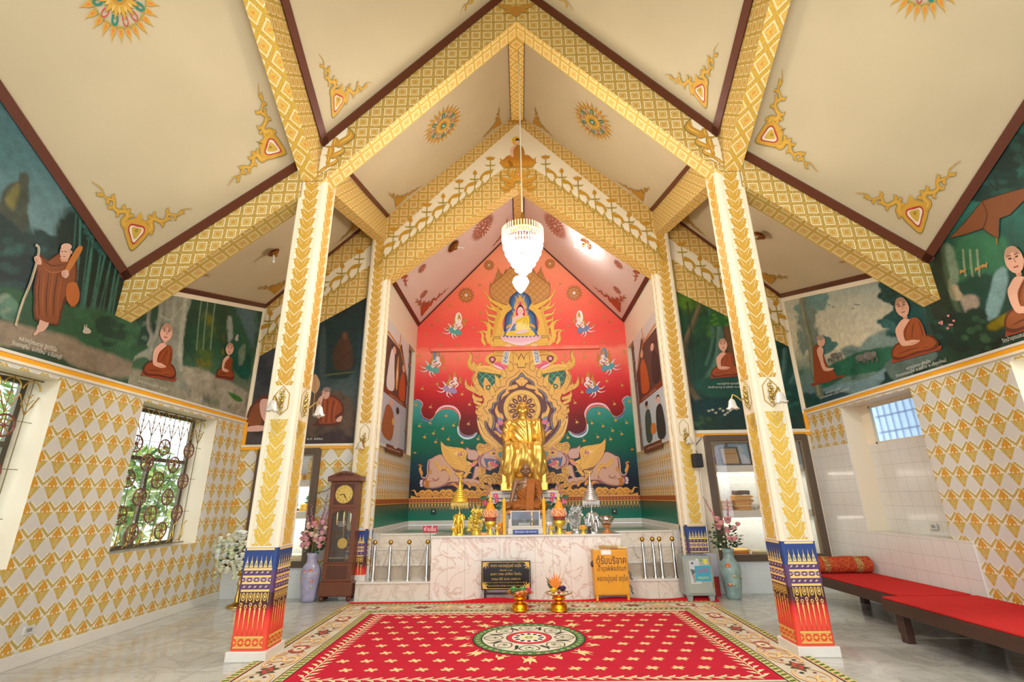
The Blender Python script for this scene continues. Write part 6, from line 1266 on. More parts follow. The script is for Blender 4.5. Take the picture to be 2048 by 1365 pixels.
# ================================================================ display cabinets sunk in the back walls
def cabinet(h, n, shelves, label, lw):
    x0, x1, z0, z1 = h; t = thing('display_cabinet', label, 'display cabinet', ((x0 + x1) / 2, YB, z0)); DB = M('#5A4A38', .4); w = .09
    g = G()
    for lo, hi in (((x0 - .02, z0), (x0 + w, z1)), ((x1 - w, z0), (x1 + .02, z1)), ((x0, z1 - w), (x1, z1 + .02)), ((x0, z0 - .02), (x1, z0 + w))): g.bbox((lo[0], YB - .05, lo[1]), (hi[0], YB + .03, hi[1]), DB, .006)
    for lo, hi in (((x0 + w, z0 + w), (x0 + w + .03, z1 - w)), ((x1 - w - .03, z0 + w), (x1 - w, z1 - w)), ((x0 + w, z1 - w - .03), (x1 - w, z1 - w))): g.bbox((lo[0], YB - .035, lo[1]), (hi[0], YB + .03, hi[1]), M('#7E6C50', .4), .003)
    g.build('frame', t)
    g = G(); d = YB + .55; q = lambda p, m: g.face(p, m, [(a[0] + a[1], a[2]) for a in p])
    q([(x0, d, z0), (x1, d, z0), (x1, d, z1), (x0, d, z1)], SPECK); q([(x0, YB, z0), (x0, d, z0), (x0, d, z1), (x0, YB, z1)], SPECK); q([(x1, d, z0), (x1, YB, z0), (x1, YB, z1), (x1, d, z1)], SPECK)
    g.face([(x0, YB, z1), (x0, d, z1), (x1, d, z1), (x1, YB, z1)], WTILE); g.face([(x0, YB, z0), (x1, YB, z0), (x1, d, z0), (x0, d, z0)], WTILE); g.build('interior', t)
    for z in shelves: G().bbox((x0, YB + .06, z), (x1, d, z + .12), M('#E9E2CC', .3), .006).build('shelf', t)
    G().box((x0 + w, YB - .004, z0 + w), (x1 - w, YB + .0, z1 - w), M('#FFFFFF', .0, 0, 0, 1., .3)).build('glass_pane', t)
    tops = list(shelves[1:]) + [z1]; 
    for i, z in enumerate([shelves[0], *shelves[1:], z1 + .05]):
        G().tube([(x0 + .15, d - .12, z - .035), (x1 - .15, d - .12, z - .035)], .014, M('#FFF8EC', .3, 0, 3.5), 8).build('tube_light', t)
        light('cabinet_lamp', 'AREA', ((x0 + x1) / 2, YB + .3, z - .05), lw, (1, .96, .9), x1 - x0 - .2, rot=(0, 0, 0), sizey=.2)
    return t
S1, S2 = 1.28, 1.85
cabinet(HL, 1, (S1, S2 - .02), 'brown framed lit display cabinet in the left back wall beside the clock', 3.5)
cabinet(HR, 2, (1.2, 1.98), 'brown framed lit display cabinet in the right back wall', 2.)
def frame_pic(x, z, w, h, lean, fc, pc, name, label, art=None, y=YB + .3, group=None):
    t = thing('framed_picture', label, 'framed picture', (x, y, z), group); g = G()
    def P(a, b, o=0): return (x + a + b * lean, y + b * .12 - o, z + b)
    for a0, a1, b0, b1 in ((-w / 2, w / 2, 0, .03), (-w / 2, w / 2, h - .03, h), (-w / 2, -w / 2 + .03, 0, h), (w / 2 - .03, w / 2, 0, h)): g.prism([P(a0, b0), P(a1, b0), P(a1, b1), P(a0, b1)], (0, -.02, 0), M(fc, .4))
    g.build('frame', t); G().face([P(-w / 2, 0), P(w / 2, 0), P(w / 2, h), P(-w / 2, h)], M(pc, .5)).build('picture', t)
    if art: A = Art(P(0, 0, .003), (1, 0, 0), (0, .12, 1), eps=.001); art(A, w, h); A.build('portrait', t)
def ar1(A, w, h): A.poly([(-w / 2 + .03, .03), (w / 2 - .03, .03), (w / 2 - .03, h * .42), (-w / 2 + .03, h * .4)], '#6A2A9A', 1); A.ell((-.03, h * .66), .075, .1, '#D8C2CC', 2); A.stroke([(-.1, h * .64), (-.09, h * .8), (.02, h * .83), (.05, h * .7)], .02, '#2A2030', 3); A.poly([(0, .05), (.05, h * .3), (.1, .06)], '#C0A0D8', 3)
frame_pic(3.50, 2.11, .32, .38, 0, '#C8884A', '#B9A0D6', 'a', 'orange framed purple portrait photo on the top shelf of the right cabinet', ar1)
def ar2(A, w, h): [A.stroke([(-w * .3, h * f), (w * .3, h * f)], .008, '#B07830', 1, sm=0) for f in (.8, .5, .42, .34, .2)]; A.stroke([(-w * .32, h * .64), (w * .32, h * .64)], .035, '#C88A38', 1, sm=0)
frame_pic(3.88, 2.11, .36, .34, -.06, '#3A3A38', '#E2B46E', 'b', 'dark framed orange certificate leaning on the top shelf', ar2, y=YB + .22)
def ar3(A, w, h): A.ell((.02, h * .66), .085, .085, '#C9D4D8', 1); A.poly([(-.1, .04), (-.02, h * .45), (.1, h * .45), (.18, .04)], '#DCE0EA', 1, 2)
frame_pic(4.12, 2.11, .44, .45, 0, '#4A4A46', '#9FC2D0', 'c', 'grey framed blue toned portrait behind the orange certificate', ar3, y=YB + .38)
def ar4(A, w, h): A.ell((0, h * .62), .06, .08, '#8A929A', 1); A.poly([(-.13, .04), (-.05, h * .4), (.05, h * .4), (.14, .04)], '#4E565E', 1, 2)
frame_pic(4.92, 2.11, .36, .38, 0, '#8E7A4A', '#C9D2D6', 'd', 'gold framed grey portrait on the top shelf behind the near right column', ar4)
# folded robes in stacks
def robes(x, z, n, w, cols, label, seed):
    t = thing('robe_stack', label, 'folded robes', (x, YB + .3, z)); rs = random.Random(seed); zz = z
    for k in range(n):
        h = rs.uniform(.022, .04); ww = w * rs.uniform(.82, 1.05); dx = rs.uniform(-.02, .02); g = G(); N = 18
        for b0 in (0,):
            ring = lambda s_, q: [(x + dx + ww / 2 * s_ * (abs(cos(u)) ** .4) * (1 if cos(u) > 0 else -1), YB + .3 + .14 * s_ * (abs(sin(u)) ** .4) * (1 if sin(u) > 0 else -1), q + .006 * sin(3 * u + k)) for u in (2 * pi * j / N for j in range(N))]
            g.grid([ring(.92, zz), ring(1.03, zz + h * .4), ring(.96, zz + h)], M(cols[k % len(cols)], .8), close=True); g.face(ring(.96, zz + h), M(cols[k % len(cols)], .8))
        g.build('folded_robe', t); zz += h
OR_ = ('#E09A34', '#EDB85A', '#D98828', '#F0C56E')
robes(3.62, 1.32, 6, .34, OR_, 'stack of orange robes at the left end of the middle shelf', 3); robes(3.98, 1.32, 8, .36, ('#EDB050', '#D98E3A', '#E9BE74', '#E0A24A'), 'tall stack of robes topped by a brown cloth on the middle shelf', 4); robes(3.98, 1.585, 2, .26, ('#5E4636', '#6E5240'), 'dark brown folded cloth on top of the tall robe stack', 5)
robes(4.75, 1.32, 5, .3, OR_, 'stack of robes on the middle shelf seen past the near right column', 6); robes(3.82, .53, 5, .34, ('#E8A04A', '#F0C46A', '#E08A3C'), 'robe stack on the cabinet floor above the pink flowers', 7); robes(5.0, .53, 2, .3, ('#E9C07A', '#D89A4A'), 'small robe stack on the right cabinet floor', 8)
def bowlish(x, z, r, h, m, name, label, cat, y=YB + .2):
    g = G(); g.lathe([(r * .5, 0), (r * .35, h * .15), (r * .9, h * .4), (r, h * .75), (r * .92, h), (r * .8, h * .95), (r * .6, h * .4)], (x, y, z), m, 20); o = g.build(name); tag(o, label, cat)
bowlish(4.18, 1.32, .1, .1, M('#D8D2C0', .25), 'bowl', 'pale bowl at the right of the robe stacks on the middle shelf', 'bowl'); bowlish(4.12, .53, .13, .12, M('#C7B888', .3), 'bowl', 'tan bowl on the cabinet floor beside the robes', 'bowl'); bowlish(4.4, 1.32, .09, .3, M('#B9C4B0', .25), 'jar', 'grey green jar on the middle shelf of the right cabinet', 'jar')
def idol(x, z, h, mat, label, halo=None, base=None, y=YB + .28):
    t = thing('figurine', label, 'figurine', (x, y, z)); g = G(); bz = z
    if base: G().lathe([(h * .5, 0), (h * .52, h * .1), (h * .42, h * .18), (h * .48, h * .3), (h * .4, h * .36)], (x, y, z), base, 24, squash=.6).build('base', t); bz = z + h * .36
    hh = h * (.64 if base else 1)
    b = Body(); b.ell((x, y, bz + hh * .12), (hh * .42, hh * .3, hh * .13)); b.ell((x, y + .01, bz + hh * .42), (hh * .2, hh * .15, hh * .27)); b.ell((x, y, bz + hh * .78), (hh * .11, hh * .11, hh * .14)); b.ell((x, y, bz + hh * .95), (hh * .04, hh * .04, hh * .07))
    for s in (-1, 1): b.cap([(x + s * hh * .19, y, bz + hh * .58), (x + s * hh * .27, y - hh * .05, bz + hh * .38), (x + s * hh * .06, y - hh * .2, bz + hh * .2)], [hh * .06, hh * .05, hh * .04])
    b.make('body', mat, vox=max(.005, hh / 45), it=3, parent=t)
    if halo: G().lathe([(.001, 0), (h * .36, .01), (h * .4, .03)], (x, y + hh * .2, bz + hh * .75), halo, 16).build('halo', t)
    return t
GG = M('#E8B83A', .3, .8)
t = idol(-4.02, S2 + .1, .34, GG, 'gold figurine with a round flaming halo on the top shelf of the left cabinet', None, GG); g = G(); 
for k in range(16): q = pi * 2 * k / 16; c = Vector((-4.02, YB + .33, S2 + .4)); g.prism([c + Vector((cos(q - .2) * .03, 0, sin(q - .2) * .03)), c + Vector((cos(q - .12) * .12, 0, sin(q - .12) * .12)), c + Vector((cos(q) * .17, 0, sin(q) * .17)), c + Vector((cos(q + .12) * .12, 0, sin(q + .12) * .12)), c + Vector((cos(q + .2) * .03, 0, sin(q + .2) * .03))], (0, .01, 0), GG)
g.build('halo', t)
idol(-4.3, S2 + .1, .3, M('#D9C9A0', .4), 'pale seated figurine behind the gold one on the top shelf', None, GG)
idol(-4.3, S1 + .12, .26, M('#4E5660', .4), 'dark grey seated figurine on the middle shelf of the left cabinet')
t = idol(-4.02, S1 + .12, .36, M('#1E7A50', .2), 'green seated figurine on a stepped gold base on the middle shelf', None, GG)
robes(-4.15, .55, 4, .4, ('#F0DCB0', '#E8CE9A', '#F5E6C4'), 'cream cloth stack on the floor of the left cabinet', 12)
# ---- things fixed to walls
t = thing('speaker', 'small black wall speaker by the right cabinet', 'speaker', (3.22, 8.72, 2.1)); p = atY(1394, 922, 8.8)
g = G(); g.bbox((p.x - .085, 8.72, p.z - .12), (p.x + .085, 8.86, p.z + .12), M('#161618', .5), .02); g.build('cabinet', t)
G().lathe([(.001, 0), (.05, 0), (.062, .012)], (0, 0, 0), M('#222226', .6), 20).build('cone', t).matrix_world = Matrix.Translation((p.x, 8.718, p.z - .02)) @ Matrix.Rotation(radians(90), 4, 'X')
G().tube([(p.x + .04, 8.8, p.z + .1), (p.x + .03, 8.95, p.z + .25), (3.3, YB - .02, 2.6)], .006, M('#222222', .5), 6).build('cable', t)
for X, Y, Z_, lab, s in ((-W, 5.62, .33, 'white socket plate low on the left side wall', 1), (W + .3, 7.1, 1.14, 'white socket plate in the tiled recess', -1)):
    t = thing('wall_socket', lab, 'socket', (X, Y, Z_)); G().bbox((min(X, X + s * .012), Y - .06, Z_ - .04), (max(X, X + s * .012), Y + .06, Z_ + .04), M('#D2D2C8', .4), .003).build('plate', t); G().box((min(X, X + s * .016), Y - .03, Z_ - .018), (max(X, X + s * .016), Y + .03, Z_ + .018), M('#8E8E88', .4)).build('outlet', t)
for s, nm in ((-1, 'left'), (1, 'right')):
    t = thing('wall_socket', f'dark box with a round white cap low on the {nm} side of the green band', 'socket', (s * 1.9, YM - .05, 1.22)); p = atY(867 if s < 0 else 1229, 1023, YM - .05)
    G().bbox((p.x - .06, YM - .06, p.z - .06), (p.x + .06, YM - .02, p.z + .05), M('#0F3E34', .5), .006).build('box', t); G().bbox((p.x - .02, YM - .07, p.z - .015), (p.x + .02, YM - .06, p.z + .015), M('#E6E0D0', .4), .004).build('cap', t)
# sconces on the columns
def sconce(x, y, z, nx, ny, label):
    t = thing('wall_sconce', label, 'wall light', (x, y, z)); n = Vector((nx, ny, 0)); sd = Vector((-ny, nx, 0)); c = Vector((x, y, z)); OB = M('#C8B068', .25, 1.)
    g = G()
    for k in range(9): q = (k - 4) / 4; g.ball(c + n * .02 + Vector((0, 0, q * .13)) + sd * .015 * (-1) ** k, (.022 - abs(q) * .008, .022 - abs(q) * .008, .026), OB, 8)
    for a in (-1, 1): g.tube([c + n * .01 + Vector((0, 0, .02 * a)), c + n * .015 + sd * .04 * a + Vector((0, 0, .05 * a)), c + n * .01 + sd * .015 * a + Vector((0, 0, .09 * a))], .008, OB, 6)
    g.build('backplate', t)
    e = c + n * .2 + Vector((0, 0, -.03)); G().tube([c + n * .02, c + n * .08 + Vector((0, 0, -.05)), c + n * .13 + Vector((0, 0, .0)), c + n * .18 + Vector((0, 0, .03)), e], [.012, .011, .01, .009, .012], OB, 8).build('arm', t)
    g = G(); N = 24; rows = []
    for r_, dz in ((.018, 0), (.035, -.02), (.045, -.06), (.055, -.1), (.075, -.125)): rows.append([(e.x + r_ * (1 + (.12 if r_ > .06 else .03) * cos(6 * q)) * cos(q), e.y + r_ * (1 + (.12 if r_ > .06 else .03) * cos(6 * q)) * sin(q), e.z + dz + (.008 * cos(6 * q) if r_ > .06 else 0)) for q in (2 * pi * j / N for j in range(N))])
    g.grid(rows, M('#DCD8CC', .25, 0, 0, .35), close=True); g.build('glass_shade', t); g = G(); g.ball(e + Vector((0, 0, -.06)), .025, M('#F2EEDD', .3), 10); g.build('bulb', t)
hh = .193
for s, nm in ((-1, 'left'), (1, 'right')):
    sconce(s * 2.965, 5.875 - hh, 2.75, 0, -1, f'frosted glass sconce on the front face of the near {nm} column'); sconce(s * (2.965 - hh), 5.875, 2.75, -s, 0, f'frosted glass sconce on the inner face of the near {nm} column'); sconce(s * 2.96, 9.07 - hh, 2.62, 0, -1, f'frosted glass sconce on the front face of the far {nm} column')
# ---- chancel side pictures and shutters
def chpic(s, y0, y1, z0, z1, label, sky, capn):
    t = thing('painted_panel', label, 'painting', (s * XC, (y0 + y1) / 2, z0)); x = s * (XC - .035)
    G().bbox((min(x, s * XC), y0, z0), (max(x, s * XC), y1, z1), M('#D8D4CC', .5), .005).build('board', t)
    A = Art((x - s * .002, 0, 0), (0, -s, 0), (0, 0, 1), eps=.0012, rough=.5); k = -s
    def R(a, b, c, d, col, L): A.poly([(k * (y0 + (y1 - y0) * p), z0 + (z1 - z0) * q) for p, q in ((a, b), (c, b), (c, d), (a, d))], col, L)
    def Q(p): return (k * (y0 + (y1 - y0) * p[0]), z0 + (z1 - z0) * p[1])
    R(0, 0, 1, 1, '#D6D4D0', 1); A.poly([Q(p) for p in ((0, .42), (1, .42), (1, .68), (.62, .93), (.52, .86), (.0, .86))], '#4E3E38', 2)
    for a, b in (((0, .89), (.5, .87)), ((.5, .9), (1., .68)), ((.56, 1.), (.54, .86))): A.stroke([Q(a), Q(b)], .05, '#C9862E', 3, sm=0)
    R(0, .02, 1, .40, '#B4B8C4' if s < 0 else '#C4D4DC', 2); R(0, .4, 1, .445, '#7A3418', 4); R(.25, -.03, 1, .03, '#6E2E18', 4)
    A.T = Q
    if s < 0:
        A.poly([(.1, .46), (.12, .62), (.2, .78), (.32, .8), (.36, .66), (.42, .5), (.3, .45)], '#E4DCD8', 5, 3); A.ell((.32, .8), .07, .03, '#E2B09A', 6); A.ell((.29, .815), .08, .03, '#2E2622', 5)
        A.poly([(.62, .46), (.66, .62), (.78, .7), (.9, .6), (.9, .45)], '#B8521E', 5, 3); A.ell((.78, .73), .07, .035, '#D8A488', 6); A.poly([(.48, .5), (.44, .62), (.5, .8), (.56, .62), (.53, .5)], '#D89A4A', 6, 3); A.ell((.5, .62), .03, .05, '#F0D8C0', 7)
        A.poly([(.05, .1), (.1, .26), (.2, .33), (.42, .3), (.5, .18), (.4, .06)], '#A0582E', 5, 3); A.ell((.34, .36), .07, .028, '#DDB09A', 6); A.poly([(.5, .04), (.52, .24), (.62, .32), (.76, .28), (.74, .04)], '#C4BCC4', 5, 3); A.ell((.62, .33), .07, .03, '#3A3230', 6); A.ell((.45, .22), .05, .03, '#E0B050', 7)
    else:
        A.poly([(.5, .46), (.5, .6), (.62, .74), (.78, .7), (.84, .5), (.72, .45)], '#C45E22', 5, 3); A.ell((.66, .79), .06, .035, '#DDB09A', 6); A.poly([(.08, .47), (.06, .64), (.2, .72), (.32, .64), (.3, .47)], '#26222A', 5, 3); A.ell((.22, .75), .07, .03, '#E2B8A4', 6); A.ell((.2, .765), .08, .028, '#1E1A1C', 5)
        A.poly([(.58, .06), (.56, .26), (.66, .31), (.8, .26), (.82, .06)], '#3E4E48', 5, 3); A.ell((.68, .345), .06, .028, '#D8A488', 6); A.ell((.68, .36), .065, .02, '#221C1C', 7); A.poly([(.08, .05), (.1, .25), (.2, .29), (.34, .25), (.36, .05)], '#26262C', 5, 3); A.ell((.22, .325), .06, .026, '#E6C0AC', 6); A.ell((.22, .34), .065, .024, '#1E1A1C', 5); A.poly([(.4, .1), (.42, .17), (.58, .17), (.6, .1)], '#D8822E', 6, 2)
    A.T = None
    for f in (.415, .0):
        c = Q((.55, f)); art_text(A, capn, c, .05, '#E8D8C0', 7, wide=abs(y1 - y0) * .6)
    A.build('painting', t)
chpic(-1, 9.35, 11.3, 2.6, 5.25, 'tall painted panel of robed figures beside the left shutter', 0, 'สมเด็จพระนางเจ้า'); chpic(1, 9.35, 11.35, 2.6, 5.3, 'tall painted panel of figures beside the right shutter', 0, 'เสด็จพระราชดำเนิน')
WD = m_wood('shutter_wood', '#5E2E14', '#7E4420', 4)
for s, nm in ((-1, 'left'), (1, 'right')):
    t = thing('window_shutter', f'brown wooden shutter window in the {nm} chancel wall', 'shutter', (s * XC, 11.8, 2.62)); x = s * (XC + .1); g = G()
    for y0, y1 in ((11.45, 11.55), (11.79, 11.86), (12.1, 12.2)): g.bbox((min(x, x + s * .05), y0, 2.62), (max(x, x + s * .05), y1, 5.35), WD, .005)
    for z in (2.62, 3.2, 3.8, 4.4, 4.9, 5.27): g.bbox((min(x, x + s * .045), 11.45, z), (max(x, x + s * .045), 12.2, z + .08), WD, .005)
    g.build('shutter_frame', t); G().box((min(x + s * .02, x + s * .03), 11.5, 2.65), (max(x + s * .02, x + s * .03), 12.15, 5.3), M('#8EA4B4', .2)).build('glass', t)
# ---- lamps on the ceilings
def petal_lamp(c, n, R, label, lit=0.):
    t = thing('ceiling_lamp', label, 'ceiling light', c); z = Vector(n).normalized(); x = z.orthogonal().normalized(); y = z.cross(x); c = Vector(c); PM = M('#9A6A22', .3, .7); PR = M('#8A3A1E', .4, .3)
    def P(r, q, h): return c + x * (r * cos(q)) + y * (r * sin(q)) + z * h
    g = G()
    for ring, (r0, r1, h, m_) in enumerate(((.0, 1., .01, PM), (.0, .82, .03, PR), (.0, .62, .05, PM))):
        for k in range(20): q = 2 * pi * (k + ring * .5) / 20; w = pi / 20; g.face([P(0, 0, h * 1.4), P(R * r1 * .8, q - w, h), P(R * r1, q, h * .4), P(R * r1 * .8, q + w, h)], m_)
    g.build('rosette_plate', t); g = G(); g.ball(c + z * .06, R * .3, PM, 14); g.build('socket', t)
    g = G()
    for s in ((-1, 1) if lit else (1,)):
        p0 = c + x * s * R * .3 + z * .06; p1 = c + x * s * R * .95 + z * .16; g.tube([p0, p1], .02, M('#F8F8FF', .3, 0, lit) if lit else M('#E8E4DA', .3), 8); g.ball(p1, .05 if lit else .03, M('#F8F8FF', .3, 0, lit) if lit else M('#E8E4DA', .3), 10)
        if lit: light('lamp_light', 'POINT', p1 + z * .16, 6, (.92, .95, 1), .06)
    g.build('bulb', t)
nC = Vector((1.095, 0, -1)).normalized()
for s, lab, lit in ((-1, 'unlit gold petal lamp on the left chancel ceiling', 0), (1, 'lit twin bulb petal lamp on the right chancel ceiling', 30.)):
    Y = 10.3; X = 1.62; petal_lamp((s * X, Y, HC(X) - .03), (-s * 1.095, 0, -1), .2, lab, lit)
for u, v, s, lab in ((545, 502, -1, 'small dark gold petal lamp on the left aisle ceiling'), (1522, 468, 1, 'small dark gold petal lamp on the right aisle ceiling')):
    Y = 7.2; X = 4.2
    a, b, d_, e = [Vector(p) for p in PAN['Bo', s]]; n = (b - a).cross(e - a); n = n if n.z < 0 else -n; p = atP(u, v, a, n.normalized()); petal_lamp(tuple(p + n.normalized() * .03), tuple(n), .12, lab)
# ---- chandelier
t = thing('chandelier', 'lit crystal chandelier hanging before the far arch', 'chandelier', (.035, 6.5, 5.6)); cx, cy = .035, 6.5
G().tube([(cx, cy, 5.62), (cx, cy, 9.25)], .012, M('#D8D0B8', .5), 6).build('cord', t); G().lathe([(.012, 0), (.03, .02), (.02, .06), (.035, .1), (.02, .16), (.03, .22), (.012, .28)], (cx, cy, 5.6), BRASS, 12).build('stem', t)
CRY = M('#FFFFFF', .05, 0, 0, .9); CRL = M('#FFFFFF', .1, 0, 9.); AMB = M('#F0D8A0', .1, .3, .6)
g = G(); g.tube([(cx + .31 * cos(q), cy + .31 * sin(q), 5.47) for q in (2 * pi * k / 40 for k in range(41))], .01, BRASS, 6, cap=False); g.tube([(cx - .31, cy, 5.47), (cx + .31, cy, 5.47)], .008, BRASS, 6); g.tube([(cx, cy - .31, 5.47), (cx, cy + .31, 5.47)], .008, BRASS, 6); g.build('ring', t)
def rods(name, R, z0, ln, n, m_, rr=.009):
    g = G()
    for k in range(n): q = 2 * pi * k / n; x, y = cx + R * cos(q), cy + R * sin(q); g.tube([(x, y, z0), (x, y, z0 - ln)], rr, m_, 5, smooth=False)
    g.build(name, t)['kind'] = 'stuff'
rods('crystal_rods', .32, 5.56, .2, 46, AMB); rods('crystal_rods', .30, 5.46, .22, 44, CRY); rods('crystal_rods', .27, 5.36, .22, 40, CRL); rods('crystal_rods', .23, 5.26, .2, 34, CRL); rods('crystal_rods', .18, 5.16, .2, 28, CRL); rods('crystal_rods', .12, 5.06, .2, 20, CRL); rods('crystal_rods', .06, 4.96, .16, 10, CRL)
G().lathe([(.01, -.14), (.05, -.1), (.1, -.02), (.125, .04), (.1, .1), (.03, .13)], (cx - .045, cy, 4.63), CRL, 20).build('lower_globe', t)
light('chandelier_light', 'POINT', (cx, cy, 5.1), 230, (1, .95, .88), .35)
# ================================================================ marble altar and steps
t = thing('altar_platform', 'veined white marble altar platform with steps on both sides', 'altar', (0, 9.0, 0))
G().box((-1.6, 8.7, 0), (1.6, 9.9, .975), ALTM).bbox((-1.62, 8.68, .955), (1.62, 9.6, .985), WTILE, .004).build('altar_block', t)
for s in (-1, 1):
    for k, (y, z) in enumerate(((8.74, .28), (9.0, .52), (9.25, .75), (9.5, .98))):
        x0, x1 = sorted((s * 1.6, s * (2.86 if k == 0 else 2.70 if k < 3 else XC)))
        G().box((x0, y, 0 if k == 0 else z - .3), (x1, y + (.35 if k < 3 else .1), z - .03), STEPM).bbox((x0, y - .015, z - .03), (x1, y + .4, z), WTILE, .005).build('step', t)
    x0, x1 = sorted((s * 2.70, s * XC)); G().box((x0, 9.33, .3), (x1, 9.6, 1.0), WTILE).build('side_wall', t)
struct(G().box((-1.6, 9.6, .9), (1.6, 9.95, .978), STEPM).build('floor_step'))
AZ = .985
# ---- marble pedestals
def steps_ped(name, label, cx, cy, layers, m_):
    g = G()
    for hw, hd, z0, z1 in layers: g.bbox((cx - hw, cy - hd, z0), (cx + hw, cy + hd, z1), m_, .012)
    o = g.build(name); tag(o, label, 'pedestal'); return o
PM = M('#CFC7BA', .3, var=.06, nscale=6)
steps_ped('pedestal', 'tiered pale marble pedestal under the golden statue', 0, 10.75, ((.92, .6, ZC, 1.1), (.85, .55, 1.1, 1.2), (.72, .5, 1.2, 1.44), (.78, .52, 1.44, 1.50), (.7, .5, 1.5, 1.58), (.76, .55, 1.58, 1.66), (.70, .52, 1.66, 1.72)), PM)
steps_ped('pedestal', 'marble block pedestal under the robed bronze figure', .02, 9.62, ((.56, .3, AZ, 1.06), (.5, .28, 1.06, 1.3)), PM)
# ---- golden statue of a seated monk in a chair
GLD = M('#F0C866', .36, .8, var=.06, nscale=8); EYE = M('#3A2A1C', .5); cx, cy, z0 = .0, 10.75, 1.72
t = thing('statue', 'large golden statue of a seated robed monk on the marble pedestal', 'statue', (cx, cy, z0))
b = Body(); K = 1.0
def q(x, y, z): return (cx + x, cy + y, z0 + z)
b.ell(q(0, 0, 1.2), (.28, .19, .36)).ell(q(0, .0, 1.47), (.31, .16, .1)).cap([q(0, .0, 1.5), q(0, -.03, 1.66)], [.09, .08])
b.ell(q(0, -.03, 1.78), (.122, .14, .17)).ell(q(0, -.06, 1.69), (.092, .1, .09))
for s in (-1, 1):
    b.cap([q(s * .33, .0, 1.46), q(s * .385, -.02, 1.2), q(s * .38, -.2, 1.0), q(s * .345, -.38, .97)], [.085, .078, .066, .05])
    b.cap([q(s * .27, -.44, .8), q(s * .27, -.42, .4), q(s * .27, -.4, .12)], [.12, .085, .068]); b.cap([q(s * .27, -.38, .07), q(s * .29, -.56, .05)], [.06, .048])
    b.ell(q(s * .132, -.02, 1.76), (.02, .035, .06)); b.cap([q(s * .03, -.162, 1.835), q(s * .08, -.148, 1.83)], [.015, .012]); b.ell(q(s * .075, -.125, 1.73), (.03, .03, .03))
b.cap([q(0, -.165, 1.82), q(0, -.2, 1.755)], [.014, .023]); b.cap([q(-.04, -.165, 1.695), q(.04, -.165, 1.695)], [.012, .012])
b.make('body', GLD, vox=.012, it=1, parent=t)
for s in (-1, 1): G().ball(q(s * .052, -.158, 1.808), (.026, .01, .008), M('#A87E2E', .4, .7), 10).build('eye', t)
b = Body()    # robe over torso, lap and legs
b.ell(q(0, 0, 1.2), (.3, .21, .37)).ell(q(.02, .0, 1.45), (.33, .175, .11)).ell(q(0, -.12, .92), (.36, .3, .13)); b.cap([q(.33, .0, 1.46), q(.39, -.02, 1.22), q(.385, -.16, 1.03)], [.105, .1, .095]); b.cap([q(-.33, 0, 1.45), q(-.39, -.02, 1.22), q(-.385, -.14, 1.06)], [.098, .092, .085])
for s in (-1, 1):
    b.cap([q(s * .2, 0, .87), q(s * .28, -.44, .86)], [.16, .145]); b.cap([q(s * .28, -.46, .84), q(s * .31, -.44, .6), q(s * .33, -.41, .4)], [.145, .135, .13]); b.cap([q(s * .38, -.32, .8), q(s * .4, -.3, .4)], [.09, .09]); b.cap([q(s * .16, -.42, .78), q(s * .17, -.4, .45)], [.11, .09])
b.ell(q(0, -.38, .72), (.25, .12, .2)).ell(q(0, -.3, .45), (.26, .1, .2))
def folds(co, no):
    x = co[:, 0] - cx; z = co[:, 2] - z0; up = z > .98
    f = np.where(up, np.sin((x * .9 + z * .75) * 46) * .012 * (x < .05) + np.sin(x * 60 + z * 3) * .011 * (x >= .05), np.sin(x * 42 + np.sin(z * 6) * 1.5) * .014 + np.sin((z + np.abs(x)) * 22) * .006)
    return f
b.make('robe', GLD, vox=.016, it=2, parent=t, disp=folds)
for s in (-1, 1):
    g = Body(); c = q(s * .33, -.46, .985); g.ell((c[0], c[1] + .03, c[2] + .02), (.055, .07, .03))
    for k in range(4): x = c[0] + (k - 1.5) * .03; L = (.075, .09, .085, .065)[k if s < 0 else 3 - k]; g.cap([(x, c[1] - .0, c[2] + .025), (x, c[1] - L * .7, c[2] + .012), (x, c[1] - L, c[2] - .04)], [.015, .014, .011])
    g.cap([(c[0] - s * .05, c[1] + .04, c[2] + .02), (c[0] - s * .085, c[1] - .01, c[2] + .005), (c[0] - s * .08, c[1] - .05, c[2] - .01)], [.016, .014, .011]); g.make('hand', GLD, vox=.007, it=1, parent=t)
    g = Body(); g.ell(q(s * .29, -.56, .045), (.06, .12, .04))
    for k in range(5): g.ell(q(s * (.29 + (k - 2) * .025), -.66 + abs(k - 1) * .008, .035), (.014, .025, .02))
    g.make('foot', GLD, vox=.009, it=1, parent=t)
g = G()    # chair behind
g.bbox(q(-.45, .15, 0), q(.45, .3, 1.47), GLD, .03); g.bbox(q(-.43, -.3, .42), q(.43, .2, .6), GLD, .03)
for s in (-1, 1): g.bbox(q(s * .42 - .05, -.42, 0), q(s * .42 + .05, -.3, .62), GLD, .02); g.bbox(q(s * .42 - .06, -.3, .6), q(s * .42 + .06, .2, .72), GLD, .02); g.bbox(q(s * .42 - .07, -.5, 0), q(s * .42 + .07, -.28, .16), GLD, .02)
g.bbox(q(-.46, -.68, 0), q(.46, .3, .03), GLD, .01); g.build('chair', t)
